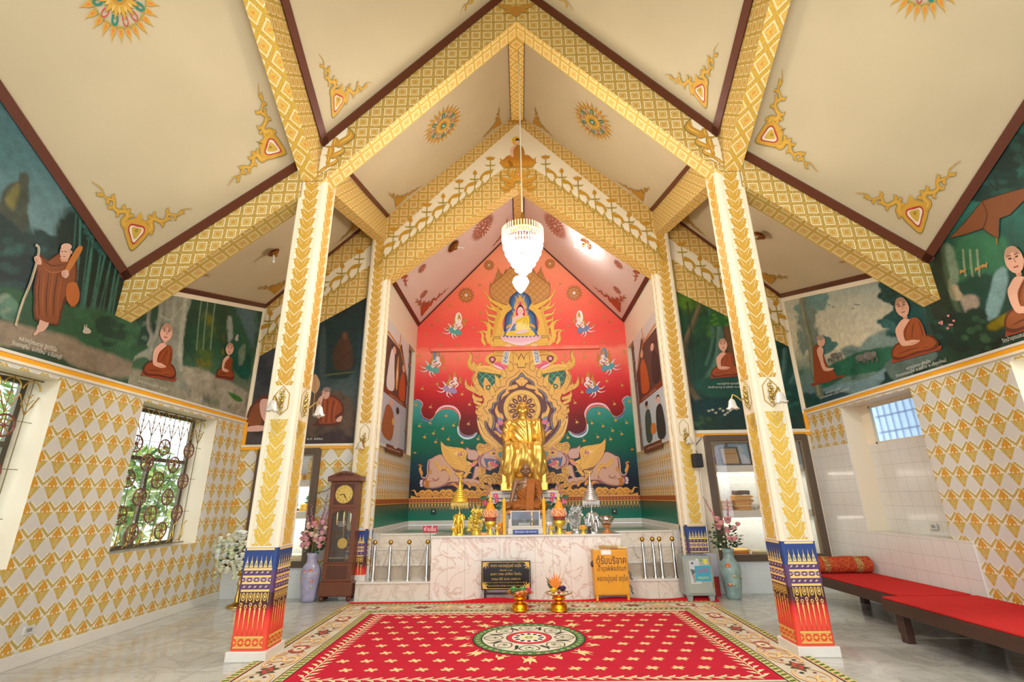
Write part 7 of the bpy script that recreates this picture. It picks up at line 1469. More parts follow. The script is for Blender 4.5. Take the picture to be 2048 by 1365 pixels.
# ---- bronze monk in saffron cloth
SKB = M('#8E6A4E', .35, .25, var=.1, nscale=20); ROB = M('#A05A18', .75, var=.1, nscale=30, bump=.3); cx, cy, z0 = .03, 9.55, 1.34
t = thing('statue', 'life size brown monk statue in saffron robe seated in front of the golden statue', 'statue', (cx, cy, z0))
b = Body(); b.ell(q(0, .02, .35), (.17, .11, .23)).ell(q(0, .02, .52), (.2, .09, .07)).cap([q(0, .01, .54), q(0, 0, .64)], [.062, .055]).ell(q(0, -.01, .755), (.093, .105, .125)).ell(q(0, -.04, .69), (.068, .07, .062))
for s in (-1, 1):
    b.cap([q(s * .2, .02, .52), q(s * .245, 0, .34), q(s * .285, -.1, .16), q(s * .315, -.17, .1)], [.058, .048, .038, .028]); b.ell(q(s * .098, 0, .74), (.014, .026, .042)); b.cap([q(s * .022, -.108, .79), q(s * .062, -.098, .788)], [.011, .009]); b.ell(q(s * .056, -.088, .72), (.022, .022, .022))
b.cap([q(0, -.11, .78), q(0, -.135, .728)], [.01, .018]); b.cap([q(-.028, -.112, .688), q(.028, -.112, .688)], [.009, .009]); b.make('body', SKB, vox=.0065, it=1, parent=t)
for s in (-1, 1): G().ball(q(s * .038, -.112, .768), (.017, .006, .005), EYE, 8).build('eye', t)
G().ball(q(0, -.121, .688), (.024, .004, .0025), M('#5A2E24', .5), 8).build('mouth_line', t)
for s in (-1, 1):
    g = Body(); c = q(s * .325, -.21, .1); g.ell(c, (.03, .045, .018))
    for k in range(4): g.cap([(c[0] + (k - 1.5) * .015 + s * .004, c[1] - .03, c[2]), (c[0] + (k - 1.5) * .017 + s * .01, c[1] - .065, c[2] - .008), (c[0] + (k - 1.5) * .018 + s * .012, c[1] - .08 - .006 * (k in (1, 2)), c[2] - .035)], [.0085, .008, .006])
    g.cap([(c[0] - s * .025, c[1], c[2]), (c[0] - s * .045, c[1] - .035, c[2] - .005)], [.009, .007]); g.make('hand', SKB, vox=.0045, it=1, parent=t)
b = Body(); b.ell(q(.0, .02, .32), (.19, .13, .23)).ell(q(.06, .02, .52), (.17, .11, .07)).cap([q(.2, .02, .52), q(.25, .0, .34), q(.25, -.04, .2)], [.07, .07, .06]).ell(q(0, 0, .12), (.3, .2, .1))
for s in (-1, 1): b.cap([q(s * .1, .05, .11), q(s * .33, -.08, .09), q(s * .2, -.24, .08), q(-s * .05, -.26, .07)], [.1, .095, .075, .06])
def f2(co, no):
    x = co[:, 0] - cx; z = co[:, 2] - z0; cut = (z - .40 - (x + .1) * .55) > 0     # bare right shoulder
    return np.where(z > .2, np.sin((x * .8 + z) * 90) * .004, np.sin((z * 1.4 + np.abs(x) * .5) * 75) * .005) - np.where(cut & (x < .06), .035, 0)
b.make('robe', ROB, vox=.008, it=2, parent=t, disp=f2)
rows = []
for z, y, hw, x in ((.56, .02, .075, .1), (.53, -.07, .078, .1), (.44, -.125, .078, .09), (.3, -.15, .078, .075), (.2, -.19, .08, .065), (.14, -.3, .08, .06), (.06, -.345, .08, .055), (-.03, -.345, .08, .055)): rows.append([q(x - hw + 2 * hw * k / 8, y - .006 * (k % 2), z) for k in range(9)])
g = G(); g.grid(rows, ROB); o = g.build('folded_sash', t); md = o.modifiers.new('s', 'SOLIDIFY'); md.thickness = .014
G().bbox(q(-.36, -.3, -.04), q(.36, .25, .03), M('#C08A58', .6), .02).build('cushion', t); G().bbox(q(-.36, -.31, -.03), q(-.04, -.3, .02), M('#D98A3C', .6), .002).build('cushion_trim', t)
# ---- glass fronted marble box with name plate
t = thing('glass_case', 'small marble framed glass case with relics in front of the monk statue', 'display case', (0, 9.05, AZ)); x0, x1, y0 = -.25, .25, 8.93
g = G(); g.bbox((-.31, 8.86, AZ), (.31, 9.3, AZ + .1), PM, .01); g.bbox((-.3, 8.9, AZ + .1), (.3, 9.3, AZ + .13), PM, .008)
for s in (-1, 1): g.bbox((s * .27 - .03, 8.93, AZ + .13), (s * .27 + .03, 9.25, AZ + .24), PM, .01)
g.build('marble_base', t)
g = G(); z0_, z1_ = AZ + .13, AZ + .38
for lo, hi in (((-.26, z0_), (-.245, z1_)), ((.245, z0_), (.26, z1_)), ((-.26, z1_ - .012), (.26, z1_))): g.bbox((lo[0], 8.92, lo[1]), (hi[0], 8.94, hi[1]), M('#E4E2DC', .3), .003)
g.build('frame', t); G().box((-.245, 9.2, z0_), (.245, 9.22, z1_), M('#3E3A34', .3)).build('back', t); G().box((-.245, 8.925, z0_), (.245, 8.93, z1_ - .012), M('#F2F6F6', .0, 0, 0, 1.)).build('glass_pane', t)
t2_ = G(); t2_.bbox((-.12, 9.0, z0_), (.08, 9.14, z0_ + .05), WTILE, .005); tag(t2_.build('relic_stand'), 'small white stand inside the glass case', 'stand')
g = G(); g.lathe([(.10, 0), (.1, .06), (.08, .11), (.04, .14), (.002, .15)], (-.02, 9.07, z0_ + .05), M('#FFFFFF', .0, 0, 0, 1.), 24); tag(g.build('glass_dome'), 'clear glass dome inside the glass case', 'dome')
g = G(); g.lathe([(.035, 0), (.02, .03), (.015, .07), (.045, .09), (.02, .1), (.018, .15), (.05, .16), (.02, .17), (.03, .2), (.004, .25)], (.12, 9.08, z0_), GOLD(), 16); tag(g.build('gold_reliquary'), 'tiny tiered gold stand inside the glass case', 'ornament')
t = thing('name_plate', 'blue name plate with white writing at the foot of the glass case', 'sign', (0, 8.84, AZ)); G().bbox((-.22, 8.835, AZ + .005), (.22, 8.855, AZ + .075), M('#2A3F86', .3), .003).build('plate', t)
A = Art((0, 8.834, AZ + .04), (1, 0, 0), (0, 0, 1), eps=.0006); art_text(A, 'อัฐิหลวงปู่ดุลย์  อตุโล เกจิอาจารย์', (0, 0), .042, '#DDE4F4', 2, shear=.3, wide=.38); A.build('lettering', t)
# ---- tiered umbrellas on elephant stands
def chatra(x, m_, ml, label, animal):
    t = thing('tiered_umbrella', label, 'ceremonial umbrella', (x, 8.98, AZ)); y = 8.98; g = G(); g.tube([(x, y, AZ + .34), (x, y, AZ + .66)], .008, m_, 8); g.build('pole', t)
    z = AZ + .54; g = G(); g.lathe([(.145, 0), (.15, .01), (.15, .03), (.135, .04)], (x, y, z), m_, 28); g.build('rim', t); g = G()
    for k in range(36):
        a = 2 * pi * k / 36; L = .07 + .03 * abs(sin(k * 1.7)); c = (x + .147 * cos(a), y + .147 * sin(a)); g.ball((c[0], c[1], z - L * .5), (.007, .007, L * .5), ml, 6)
        if k % 2: g.ball((c[0], c[1], z - L - .008), .009, ml, 6)
    g.build('hanging_beads', t)
    g = G(); zz = z + .04
    for i in range(7): r = .13 * (1 - i * .125); g.lathe([(r, 0), (r * 1.06, .008), (r * 1.02, .026), (r * .8, .034)], (x, y, zz), m_, 24); zz += .036
    g.lathe([(.028, 0), (.012, .05), (.008, .12), (.002, .2)], (x, y, zz), m_, 12); g.build('tiers', t)
    # three-headed elephant stand
    b = Body(); b.ell((x, y, AZ + .2), (.085, .1, .1)); b.ell((x, y - .08, AZ + .27), (.06, .06, .07))
    for s in (-1, 1):
        b.cap([(x + s * .05, y - .05, AZ + .16), (x + s * .055, y - .05, AZ + .02)], [.034, .03]); b.cap([(x + s * .05, y + .07, AZ + .16), (x + s * .055, y + .07, AZ + .02)], [.034, .03]); b.ell((x + s * .075, y - .06, AZ + .28), (.035, .012, .05)); b.cap([(x + s * .03, y - .12, AZ + .24), (x + s * .04, y - .17, AZ + .22)], [.008, .005]); b.ell((x + s * .05, y - .06, AZ + .3), (.035, .045, .045)); b.cap([(x + s * .06, y - .09, AZ + .28), (x + s * .085, y - .11, AZ + .18), (x + s * .09, y - .12, AZ + .1)], [.024, .015, .01])
    b.cap([(x, y - .12, AZ + .27), (x, y - .16, AZ + .18), (x + .01, y - .15, AZ + .07), (x + .02, y - .18, AZ + .05)], [.03, .02, .014, .011]); b.cap([(x, y, AZ + .3), (x, y, AZ + .36)], [.04, .02]); b.make('elephant_stand', m_, vox=.007, it=2, parent=t); G().lathe([(.1, 0), (.1, .015), (.09, .025)], (x, y, AZ), m_, 24).build('base', t)
SIL = M('#E6E8E6', .25, .9); YG = M('#F8D450', .32, .7)
chatra(-1.17, YG, M('#F4E08A', .2, .5), 'gold tiered umbrella on a three headed elephant stand', 1); chatra(1.18, SIL, M('#E8ECEC', .1, .4), 'silver tiered umbrella on a three headed elephant stand', 1)
def metal_tree(x, m_, ml, label, seed, flower):
    t = thing('metal_tree', label, 'ornamental tree', (x, 8.95, AZ)); rs = random.Random(seed); g = G(); L = G(); y = 8.95
    g.lathe([(.09, 0), (.1, .02), (.05, .05), (.07, .08)], (x, y, AZ), m_, 20)
    for k in range(110):
        a = rs.uniform(0, 6.28); h = rs.uniform(.05, .42); r = (.2 - h * .3) * rs.uniform(.5, 1.) + .02; p = Vector((x + r * cos(a), y + r * .8 * sin(a), AZ + h)); g.tube([(x, y, AZ + h * .5), tuple(p)], .003, m_, 4)
        for j in range(5): d = Vector((rs.uniform(-1, 1), rs.uniform(-1, 1), rs.uniform(-.3, 1.2))).normalized() * rs.uniform(.02, .04); u = d.orthogonal().normalized() * .015; L.face([p, p + d * .5 + u, p + d, p + d * .5 - u], ml)
        if k % 4 == 0: L.ball(tuple(p), .012, ml, 6)
    for k in range(9): a = rs.uniform(0, 6.28); L.tube([(x + .03 * cos(a), y, AZ + .36), (x + .07 * cos(a), y + .03 * sin(a), AZ + .5 + rs.uniform(-.05, .04))], [.006, .001], ml, 4)
    g.build('stem', t); L.build('leaves', t)
metal_tree(-.86, YG, M('#FBE86A', .3, .2), 'bright gold leaf tree on the altar left of the monk', 3, 0); metal_tree(.9, SIL, M('#E6EAE8', .2, .5), 'silver leaf tree on the altar right of the monk', 4, 0)
# ---- conical offerings on gold pedestals
def offering(x, label):
    t = thing('cone_offering', label, 'offering', (x, 8.98, AZ)); y = 8.98
    G().lathe([(.075, 0), (.08, .02), (.05, .04), (.045, .1), (.06, .12), (.1, .15), (.105, .21), (.085, .215)], (x, y, AZ), YG, 28).build('gold_pedestal', t)
    G().lathe([(.085, 0), (.1, .02), (.1, .06), (.08, .07)], (x, y, AZ + .2), M('#8A4A3E', .6), 28).build('band', t)
    G().lathe([(.08, 0), (.115, .02), (.125, .06), (.115, .1), (.085, .17), (.055, .23), (.03, .27), (.026, .28)], (x, y, AZ + .26), M('#EB9A1E', .5, bump=.5, nscale=60), 32).build('yellow_cone', t)
    g = G()
    for r in range(5):
        for k in range(20): a = 2 * pi * (k + .5 * (r % 2)) / 20; R = .128 - .0 * r - max(0, r - 2) * .008; c = Vector((x + R * cos(a), y + R * sin(a), AZ + .28 + r * .026)); n = Vector((cos(a), sin(a), 0)); u = Vector((-sin(a), cos(a), 0)); g.face([c - u * .018, c + n * .012 + Vector((0, 0, .012)), c + u * .018, c + Vector((0, 0, .034)) + n * .004], M('#F2D2BC' if (k + r) % 3 else '#E98A70', .5))
    g.build('petals', t); G().lathe([(.1, 0), (.12, .012), (.1, .02)], (x, y, AZ + .262), M('#C8321E', .5), 28).build('red_rim', t)
    G().lathe([(.02, 0), (.034, .02), (.038, .04), (.03, .06), (.016, .075), (.014, .1), (.006, .17), (.001, .2)], (x, y, AZ + .53), M('#F0B238', .4), 16).build('finial', t)
offering(-.62, 'orange cone offering with pink petals left of the candle'); offering(.6, 'orange cone offering with pink petals right of the candle')
for x, nm in ((-.37, 'left'), (.33, 'right')):
    t = thing('candle', f'tall yellow candle standing on the {nm} of the glass case', 'candle', (x, 8.86, AZ)); G().lathe([(.03, 0), (.032, .02), (.026, .05), (.03, .08), (.03, .56), (.02, .585), (.006, .6)], (x, 8.86, AZ), M('#F2B52E', .4), 8, smooth=False).build('wax', t); G().tube([(x, 8.86, AZ + .6), (x + .004, 8.86, AZ + .63)], .004, M('#E8E4E0', .5), 6).build('wick', t)
def lotus_spray(x, s, label):
    t = thing('lotus_flowers', label, 'flowers', (x, 9.2, AZ)); PK = M('#D94A8A', .5); LP = M('#EE9AC0', .5); GR = M('#1E5A34', .4); st = G(); rs = random.Random(int(x * 100))
    G().lathe([(.05, 0), (.06, .08), (.03, .2), (.045, .24)], (x, 9.2, AZ), M('#2A5A3A', .3), 16).build('holder', t)
    for k, (dx, dz, r) in enumerate(((-.1, .52, .06), (.09, .64, .065), (.11, .56, .05), (-.13, .32, .04), (-.06, .68, .03))):
        c = Vector((x + s * dx, 9.15, AZ + dz)); st.tube([(x, 9.2, AZ + .22), (x + s * dx * .6, 9.19, AZ + dz * .6), tuple(c)], .006, GR, 5); g = G()
        for j in range(12): a = j * 2.4; d = Vector((cos(a), -.5 + rs.uniform(-.3, .3), sin(a))).normalized() * r * (1 if j < 7 else .6); u = d.cross(Vector((0, 1, 0))).normalized() * r * .35; g.face([c, c + d * .6 + u + Vector((0, -.01, 0)), c + d + Vector((0, -.03, 0)), c + d * .6 - u + Vector((0, -.01, 0))], PK if j % 3 else LP)
        g.ball(tuple(c + Vector((0, -.02, 0))), r * .25, M('#E8C24A', .5), 8); g.build('lotus_bloom', t)
    for dx, dz in ((.14, .42), (.16, .5), (-.15, .6), (.05, .46), (-.02, .57)): c = Vector((x + s * dx, 9.22, AZ + dz)); st.tube([(x, 9.2, AZ + .22), tuple(c)], .005, GR, 5); st.face([c + Vector((-.07, 0, 0)), c + Vector((-.02, -.01, .04)), c + Vector((.07, 0, .03)), c + Vector((.02, 0, -.04))], GR)
    st.build('stems_and_leaves', t)
lotus_spray(-.62, 1, 'pink lotus flowers behind the left cone offering'); lotus_spray(.6, -1, 'pink lotus flowers behind the right cone offering')
# alms bowl
t = thing('alms_bowl', 'polished steel alms bowl on a wooden stand at the altar corner', 'bowl', (1.44, 8.95, AZ)); G().lathe([(.085, 0), (.09, .01), (.045, .05), (.035, .07), (.06, .1), (.085, .13), (.08, .135)], (1.42, 8.92, AZ), M('#B8703A', .4), 24).build('stand', t)
G().lathe([(.04, 0), (.09, .03), (.125, .075), (.13, .11), (.115, .15), (.09, .165), (.085, .16)], (1.42, 8.92, AZ + .125), M('#B8B4AC', .12, 1.), 32).build('steel_bowl', t)
# small gifts along the altar edge
def tray(x, y, r, h, label, tops, cat='offering'):
    t = thing('gold_tray', label, cat, (x, y, AZ)); G().lathe([(r * .6, 0), (r * .62, h * .15), (r * .3, h * .35), (r * .28, h * .55), (r * .6, h * .7), (r, h * .95), (r * .95, h), (r * .3, h * .85)], (x, y, AZ), YG, 20).build('tray', t)
    g = G(); rs = random.Random(int(x * 1000))
    for k in range(tops[1]): a = rs.uniform(0, 6.3); q_ = rs.uniform(0, r * .6); g.ball((x + q_ * cos(a), y + q_ * sin(a), AZ + h + .012), rs.uniform(.012, .02), M(rs.choice(tops[0]), .5), 7)
    g.build('flowers', t)
    return t
tray(-1.24, 8.78, .06, .12, 'small gold pedestal cup at the left altar edge', (('#D8D0C0', '#E8E0D0'), 5)); tray(-.49, 8.78, .06, .13, 'gold footed bowl of garlands left of the left candle', (('#E8D24A', '#F0E8E0', '#6A7A2A'), 9)); tray(.44, 8.78, .06, .12, 'gold footed bowl of garlands right of the right candle', (('#E84A3A', '#F0C03A', '#E8E8E8'), 9)); tray(.99, 8.78, .085, .1, 'gold flower shaped tray with a green cone at the altar edge', (('#F08A2A', '#F6B04A'), 12))
for x, z, c, lab in ((-.72, .24, '#1A5A40', 'green folded leaf cone with orange base beside the gold tree'), (.74, .2, '#1C4E3A', 'dark green leaf cone with orange base beside the silver tree'), (.99, .2, '#1E5A3A', 'green folded leaf cone standing on the flower tray')):
    t = thing('leaf_cone', lab, 'offering', (x, 8.8, AZ)); b0 = AZ + (.1 if x == .99 else 0); G().lathe([(.05, 0), (.055, .015), (.05, .04)], (x, 8.8, b0), M('#F0A860', .5), 16).build('base', t); G().lathe([(.04, .04), (.03, .1), (.012, .18), (.002, z)], (x, 8.8, b0), M(c, .4), 10, smooth=False).build('leaf_wrap', t); G().ball((x, 8.79, b0 + z), .02, M('#F2D8A8', .5), 8).build('flower', t)
for x, c1, c2, lab, k in ((-.44, '#E8923A', '#F0F0F4', 'orange and white elephant figurine left of the candle', 0), (.4, '#DDE2EA', '#F0A24A', 'white and orange elephant figurine right of the candle', 1), (-1.05, '#5A7A5E', '#6A8A6E', 'small green figurine behind the gold cup', 2), (1.1, '#3A3A3E', '#6A7278', 'small dark horse figurine beside the silver umbrella', 3), (-.56, '#C8D4E8', '#F4F4F8', 'small blue and white figurine beside the left offering', 4)):
    t = thing('animal_figurine', lab, 'figurine', (x, 8.92, AZ)); s_ = .8 if k < 2 else .5; b = Body(); y = 8.95 if k != 3 else 8.82
    b.ell((x, y, AZ + .13 * s_), (.05 * s_, .07 * s_, .05 * s_)); b.ell((x, y - .06 * s_, AZ + .2 * s_), (.045 * s_, .045 * s_, .045 * s_)); b.cap([(x, y - .1 * s_, AZ + .2 * s_), (x + .01, y - .13 * s_, AZ + .14 * s_), (x + .02, y - .15 * s_, AZ + .08 * s_)], [.02 * s_, .014 * s_, .01 * s_])
    for i in (-1, 1): b.cap([(x + i * .03 * s_, y - .04 * s_, AZ + .1 * s_), (x + i * .03 * s_, y - .04 * s_, AZ + .02 * s_)], [.02 * s_] * 2); b.cap([(x + i * .03 * s_, y + .05 * s_, AZ + .1 * s_), (x + i * .03 * s_, y + .05 * s_, AZ + .02 * s_)], [.02 * s_] * 2); b.ell((x + i * .05 * s_, y - .05 * s_, AZ + .21 * s_), (.03 * s_, .008, .035 * s_))
    b.make('body', M(c1, .3), vox=.005, it=1, parent=t); G().ball((x, y - .01, AZ + .19 * s_), (.03 * s_, .035 * s_, .02 * s_), M(c2, .4), 10).build('saddle', t)
t = thing('no_climbing_sign', 'small red sign with white Thai letters left of the altar top', 'sign', (-1.72, 9.3, ZC)); p = atY(860, 1059, 9.0); g = G(); g.bbox((p.x - .125, 9.0, p.z - .055), (p.x + .125, 9.012, p.z + .055), M('#B8202A', .4), .003); g.build('board', t)
G().tube([(p.x, 9.02, p.z), (p.x, 9.1, .76)], .006, M('#8A8A8A', .4), 6).build('prop', t)
A = Art((p.x, 8.998, p.z), (1, 0, 0), (0, 0, 1), eps=.0006); art_text(A, 'ห้ามขึ้น', (0, 0), .1, '#F4ECE8', 2, wide=.2); A.build('lettering', t)
# ---- bollards with chains
STL = M('#C8C6C0', .16, 1.)
def bollard(x, y, z, label):
    t = thing('stanchion', label, 'post', (x, y, z), 'steel posts with brass balls on the steps'); G().lathe([(.05, 0), (.05, .012), (.032, .03), (.028, .06), (.028, .52), (.02, .53), (.016, .56)], (x, y, z), STL, 20).build('pole', t); G().ball((x, y, z + .6), .04, BRASS, 18).build('ball_top', t); return t
XB = {}
pl = [atZ(u, 1166, .28).x for u in (739, 771, 809, 847)]; pr = [atZ(u, 1163, .28).x for u in (1301, 1323, 1338, 1366)]
for s, xs, nm in ((-1, pl, 'left'), (1, pr, 'right')):
    for i, x in enumerate(xs): bollard(x, 8.86, .28, f'steel post with brass ball on the {nm} step, ' + ('outermost', 'second from the outside', 'third from the outside', 'nearest the altar')[i if s < 0 else 3 - i])
def chain(x0, x1, sag, label):
    g = G(); y = 8.84; n = max(6, int(abs(x1 - x0) / .02) + 8); P = [Vector((x0 + (x1 - x0) * k / n, y, .28 + .5 - sag * (1 - (2 * k / n - 1) ** 2))) for k in range(n + 1)]
    for k in range(n):
        a, b_ = P[k], P[k + 1]; m_ = (a + b_) / 2; d = (b_ - a).normalized(); u = Vector((0, 1, 0)) if k % 2 else d.cross(Vector((0, 1, 0))).normalized(); L = (b_ - a).length * .62
        g.tube([tuple(m_ + d * L * cos(q_) + u * .009 * sin(q_)) for q_ in (2 * pi * j / 8 for j in range(9))], .0028, STL, 4, cap=False)
    tag(g.build('chain'), label, 'chain')
for i, (a, b_) in enumerate(zip(pl, pl[1:])): chain(a + .03, b_ - .03, .3, 'steel chain hanging between the left posts, ' + ('outer', 'middle', 'inner')[i] + ' span')
chain(pr[0] - .03, pr[0] - .16, .2, 'short chain hanging beside the inner right post'); chain(pr[0] + .03, pr[1] - .03, .32, 'steel chain between the two inner right posts'); chain(pr[1] + .02, pr[2] - .01, .3, 'steel chain between the close pair of right posts')
# ---- black sign board with gold writing
t = thing('sign_board', 'black board with gold Thai writing on a low black stand', 'sign', (0, 8.55, 0)); a = atY(963, 1123, 8.55); b_ = atY(1062, 1180, 8.55); xc = (a.x + b_.x) / 2; zc = (a.z + b_.z) / 2; w_ = b_.x - a.x; h_ = a.z - b_.z
G().bbox((a.x, 8.55, b_.z), (b_.x, 8.575, a.z), M('#121210', .25), .004).build('board', t)
g = G(); 
for x in (a.x + .06, b_.x - .06): g.bbox((x - .018, 8.58, 0), (x + .018, 8.61, a.z - .05), M('#1A1A1A', .4), .003); g.bbox((x - .018, 8.5, 0), (x + .018, 8.68, .025), M('#1A1A1A', .4), .003)
g.bbox((a.x + .04, 8.58, .1), (b_.x - .04, 8.6, .13), M('#1A1A1A', .4), .003); g.build('stand', t)
A = Art((xc, 8.549, zc), (1, 0, 0), (0, 0, 1), eps=.0007, rough=.3); GT = '#D9AE4E'
A.stroke([(-w_ / 2 + .02, -h_ / 2 + .02), (w_ / 2 - .02, -h_ / 2 + .02), (w_ / 2 - .02, h_ / 2 - .02), (-w_ / 2 + .02, h_ / 2 - .02)], .008, GT, 2, sm=0, closed=True)
for sx in (-1, 1):
    for sz in (-1, 1):
        A.poly([(sx * (w_ / 2 - .02), sz * (h_ / 2 - .02)), (sx * (w_ / 2 - .11), sz * (h_ / 2 - .02)), (sx * (w_ / 2 - .02), sz * (h_ / 2 - .11))], GT, 2)
        for k in range(3): A.flame((sx * (w_ / 2 - .03), sz * (h_ / 2 - .03)), (sx * (w_ / 2 - .03 - (.1, .08, .03)[k]), sz * (h_ / 2 - .03 - (.03, .08, .1)[k])), .03, GT, '#5A4418', 3, .2)
for tx, z, sz, wd in (('คาถา หลวงปู่ดุลย์ อตุโล', .33, .1, .62), ('ตั้งนะโม ๓ จบ', .17, .05, .25), ('ยะถา วายะ ปะทีตา โธมัน', .04, .08, .62), ('ถาเน อิติ อะหะ ภะคะวา', -.13, .08, .58), ('ท่องภาวนา ทุกเช้าค่ำ จะบังเกิดความสุข สิริมงคลแก่ผู้ภาวนา เป็นนิจ', -.25, .03, .82), ('พ.ต.ต.กันตพัฒน์ แก้วสุข และครอบครัว สร้างถวาย', -.36, .045, .72)): art_text(A, tx, (0, z * h_), sz * h_ * 1.5, GT, 3, wide=wd * w_)
A.build('gold_lettering', t)
# ================================================================ carpet
y0, y1, hx = 4.38, 8.42, 2.87
t = thing('carpet', 'large red patterned carpet with a central medallion and beige floral border', 'carpet', (0, 6.4, 0))
m, nt, b = shader('carpet_red', .95, .1); X_, Y_, Z_, tc = objxyz(nt); n_ = noise(nt, tc.outputs['Object'], 260, 2); n2 = noise(nt, tc.outputs['Object'], 3, 3); out(nt, b, mix(nt, (n_ - .5) * .5 + n2 * .3, '#C4283A', '#A61C2C')); bump(nt, b, n_, .5, .004); CR = m
def cloth(c, v='#000000'): return M(c, .95, spec=.1, bump=.4, nscale=260)
BG, GRN, YLW, BLK = cloth('#D8CDB4'), cloth('#5E7A34'), cloth('#DCC88A'), cloth('#2A2420')
G().bbox((-hx, y0, .001), (hx, y1, .014), BG, .004).build('border_pile', t)
G().box((-2.28, 5.03, .012), (2.28, 7.72, .0155), CR).build('red_field', t)
A = Art((0, 0, .0155), (1, 0, 0), (0, 1, 0), eps=.0006); A.rough = .95
RC = '#C03A32'; LF = '#E4D6A4'
def rect(a, b_, c, d, col, L=1): A.poly([(a, b_), (c, b_), (c, d), (a, d)], col, L)
def ring_rect(i, w, col, L=1):     # rectangular line i metres in from the edge
    a, b_, c, d = -hx + i, y0 + i, hx - i, y1 - i; rect(a, b_, c, b_ + w, col, L); rect(a, d - w, c, d, col, L); rect(a, b_, a + w, d, col, L); rect(c - w, b_, c, d, col, L)
ring_rect(0, .085, YLW, .4); ring_rect(.085, .012, '#C9805A', 1); ring_rect(.1, .012, BLK, 1); ring_rect(.49, .012, BLK, 1); ring_rect(.502, .085, YLW, .4); ring_rect(.585, .012, BLK, 1)
for i, w in ((.0, .085), (.502, .085)):       # slanted green leaves in the two narrow bands
    a, b_, c, d = -hx + i, y0 + i, hx - i, y1 - i
    n = int((c - a) / .075)
    for k in range(n):
        x = a + (c - a) * k / n
        for y in (b_, d - w): A.poly([(x + .01, y + .012), (x + .045, y + .012), (x + .072, y + w - .012), (x + .035, y + w - .012)], GRN if k % 1 == 0 else RC, 2)
    n = int((d - b_) / .075)
    for k in range(n):
        y = b_ + (d - b_) * k / n
        for x in (a, c - w): A.poly([(x + .012, y + .01), (x + w - .012, y + .035), (x + w - .012, y + .07), (x + .012, y + .045)], GRN, 2)
def scroll(cx, cy, ax, k):    # one repeat of the floral border, ax = direction along the border
    def T(p): return (cx + (p[0] if ax else p[1]), cy + (p[1] if ax else p[0]))
    def st(p, w, c, L=3, tp=2): A.stroke([T(q) for q in p], w, c, L, tp)
    for s in (-1, 1):
        for u in (-1, 1):
            P = [(s * .05, u * .02), (s * .16, u * .13), (s * .34, u * .14), (s * .42, u * .06), (s * .34, u * .0), (s * .26, u * .05), (s * .3, u * .09)]
            st(P, .042, '#C8745A', 2); st(P, .03, '#E4C88A', 3)
            st([(s * .42, u * .15), (s * .52, u * .06), (s * .6, u * .13)], .02, '#D89A78', 3)
    if k % 2: 
        A.poly([T(p) for p in ((-.16, 0), (-.08, .03), (-.05, .1), (0, .04), (.05, .1), (.08, .03), (.16, 0), (.08, -.03), (.05, -.1), (0, -.04), (-.05, -.1), (-.08, -.03))], '#5A4A2A', 4); A.poly([T(p) for p in ((-.12, 0), (-.05, .025), (0, .06), (.05, .025), (.12, 0), (.05, -.025), (0, -.06), (-.05, -.025))], '#B84A3E', 5); A.ell(T((0, 0)), .02, .02, '#2E5A2E', 6, 8)
        for s in (-1, 1): A.ell(T((s * .18, s * .06)), .022, .022, '#2A3A24', 5, 8); A.ell(T((s * .18, -s * .06)), .018, .018, '#8A3A34', 5, 8); st([(0, s * .05), (s * .06, s * .12)], .016, '#4E7A3A', 5)
    else:
        A.poly([T(p) for p in ((-.14, -.03), (-.06, -.1), (.02, -.06), (.1, -.1), (.14, .0), (.14, .05), (.05, .1), (-.02, .06), (-.1, .1), (-.14, .03))], '#A8503E', 4, 2); A.poly([T(p) for p in ((-.08, -.02), (-.02, -.06), (.08, -.04), (.08, .04), (0, .06), (-.08, .04))], '#E8D4B0', 5, 2); A.ell(T((0, 0)), .03, .02, '#2E2A22', 6, 8)
for k in range(7):
    x = -2.4 + k * .8
    for y in (y0 + .3, y1 - .3): scroll(x, y, 1, k)
for k in range(1, 5):
    y = y0 + .3 + (y1 - y0 - .6) * k / 5
    for x in (-hx + .3, hx - .3): scroll(x, y, 0, k)
# white leaf vine round the red field
def vine2(p, q_, n, d):
    p, q_ = Vector(p), Vector(q_); u = (q_ - p) / n; v = Vector((-u.y, u.x)).normalized() * d; A.stroke([tuple(p), tuple(q_)], .014, LF, 1, sm=0)
    for k in range(n):
        for s in (-1, 1): a = p + u * (k + .25 * (s + 1)); A.poly([tuple(a), tuple(a + u * .35 + v * s * .5), tuple(a + u * .85 + v * s), tuple(a + u * .75 + v * s * .35)], LF, 2)
vine2((-2.12, 5.1), (-2.12, 7.64), 24, .1); vine2((2.12, 5.1), (2.12, 7.64), 24, .1); vine2((-2.12, 7.64), (2.12, 7.64), 36, .06); vine2((-2.12, 5.1), (2.12, 5.1), 36, .06)
cy = 6.42
for r in range(9):
    for k in range(17):
        x = -1.86 + k * .248 - (.124 if r % 2 else 0) + .06; y = 5.36 + r * .265
        if abs(x) > 1.98 or hypot(x, (y - cy)) < .88: continue
        for a in range(4): q_ = a * pi / 2 + .5; A.ell((x + .034 * cos(q_), y + .034 * sin(q_)), .03, .019, '#E2C084', 2, 8, q_)
        A.ell((x, y), .018, .018, '#EAD6A0', 3, 8); A.poly([(x - .075, y - .008), (x - .05, y + .014), (x + .075, y + .008), (x + .05, y - .014)], '#E2C084', 1.5)
c0 = (0, cy)
for R, c in ((.665, '#241E1C'), (.65, '#4E7A30'), (.565, '#241E1C'), (.55, '#DCD2BC'), (.27, '#241E1C'), (.26, '#D0303A'), (.2, '#F0E6D0')): A.ell(c0, R, R * .98, c, 4 + (.7 - R) * 6, 64)
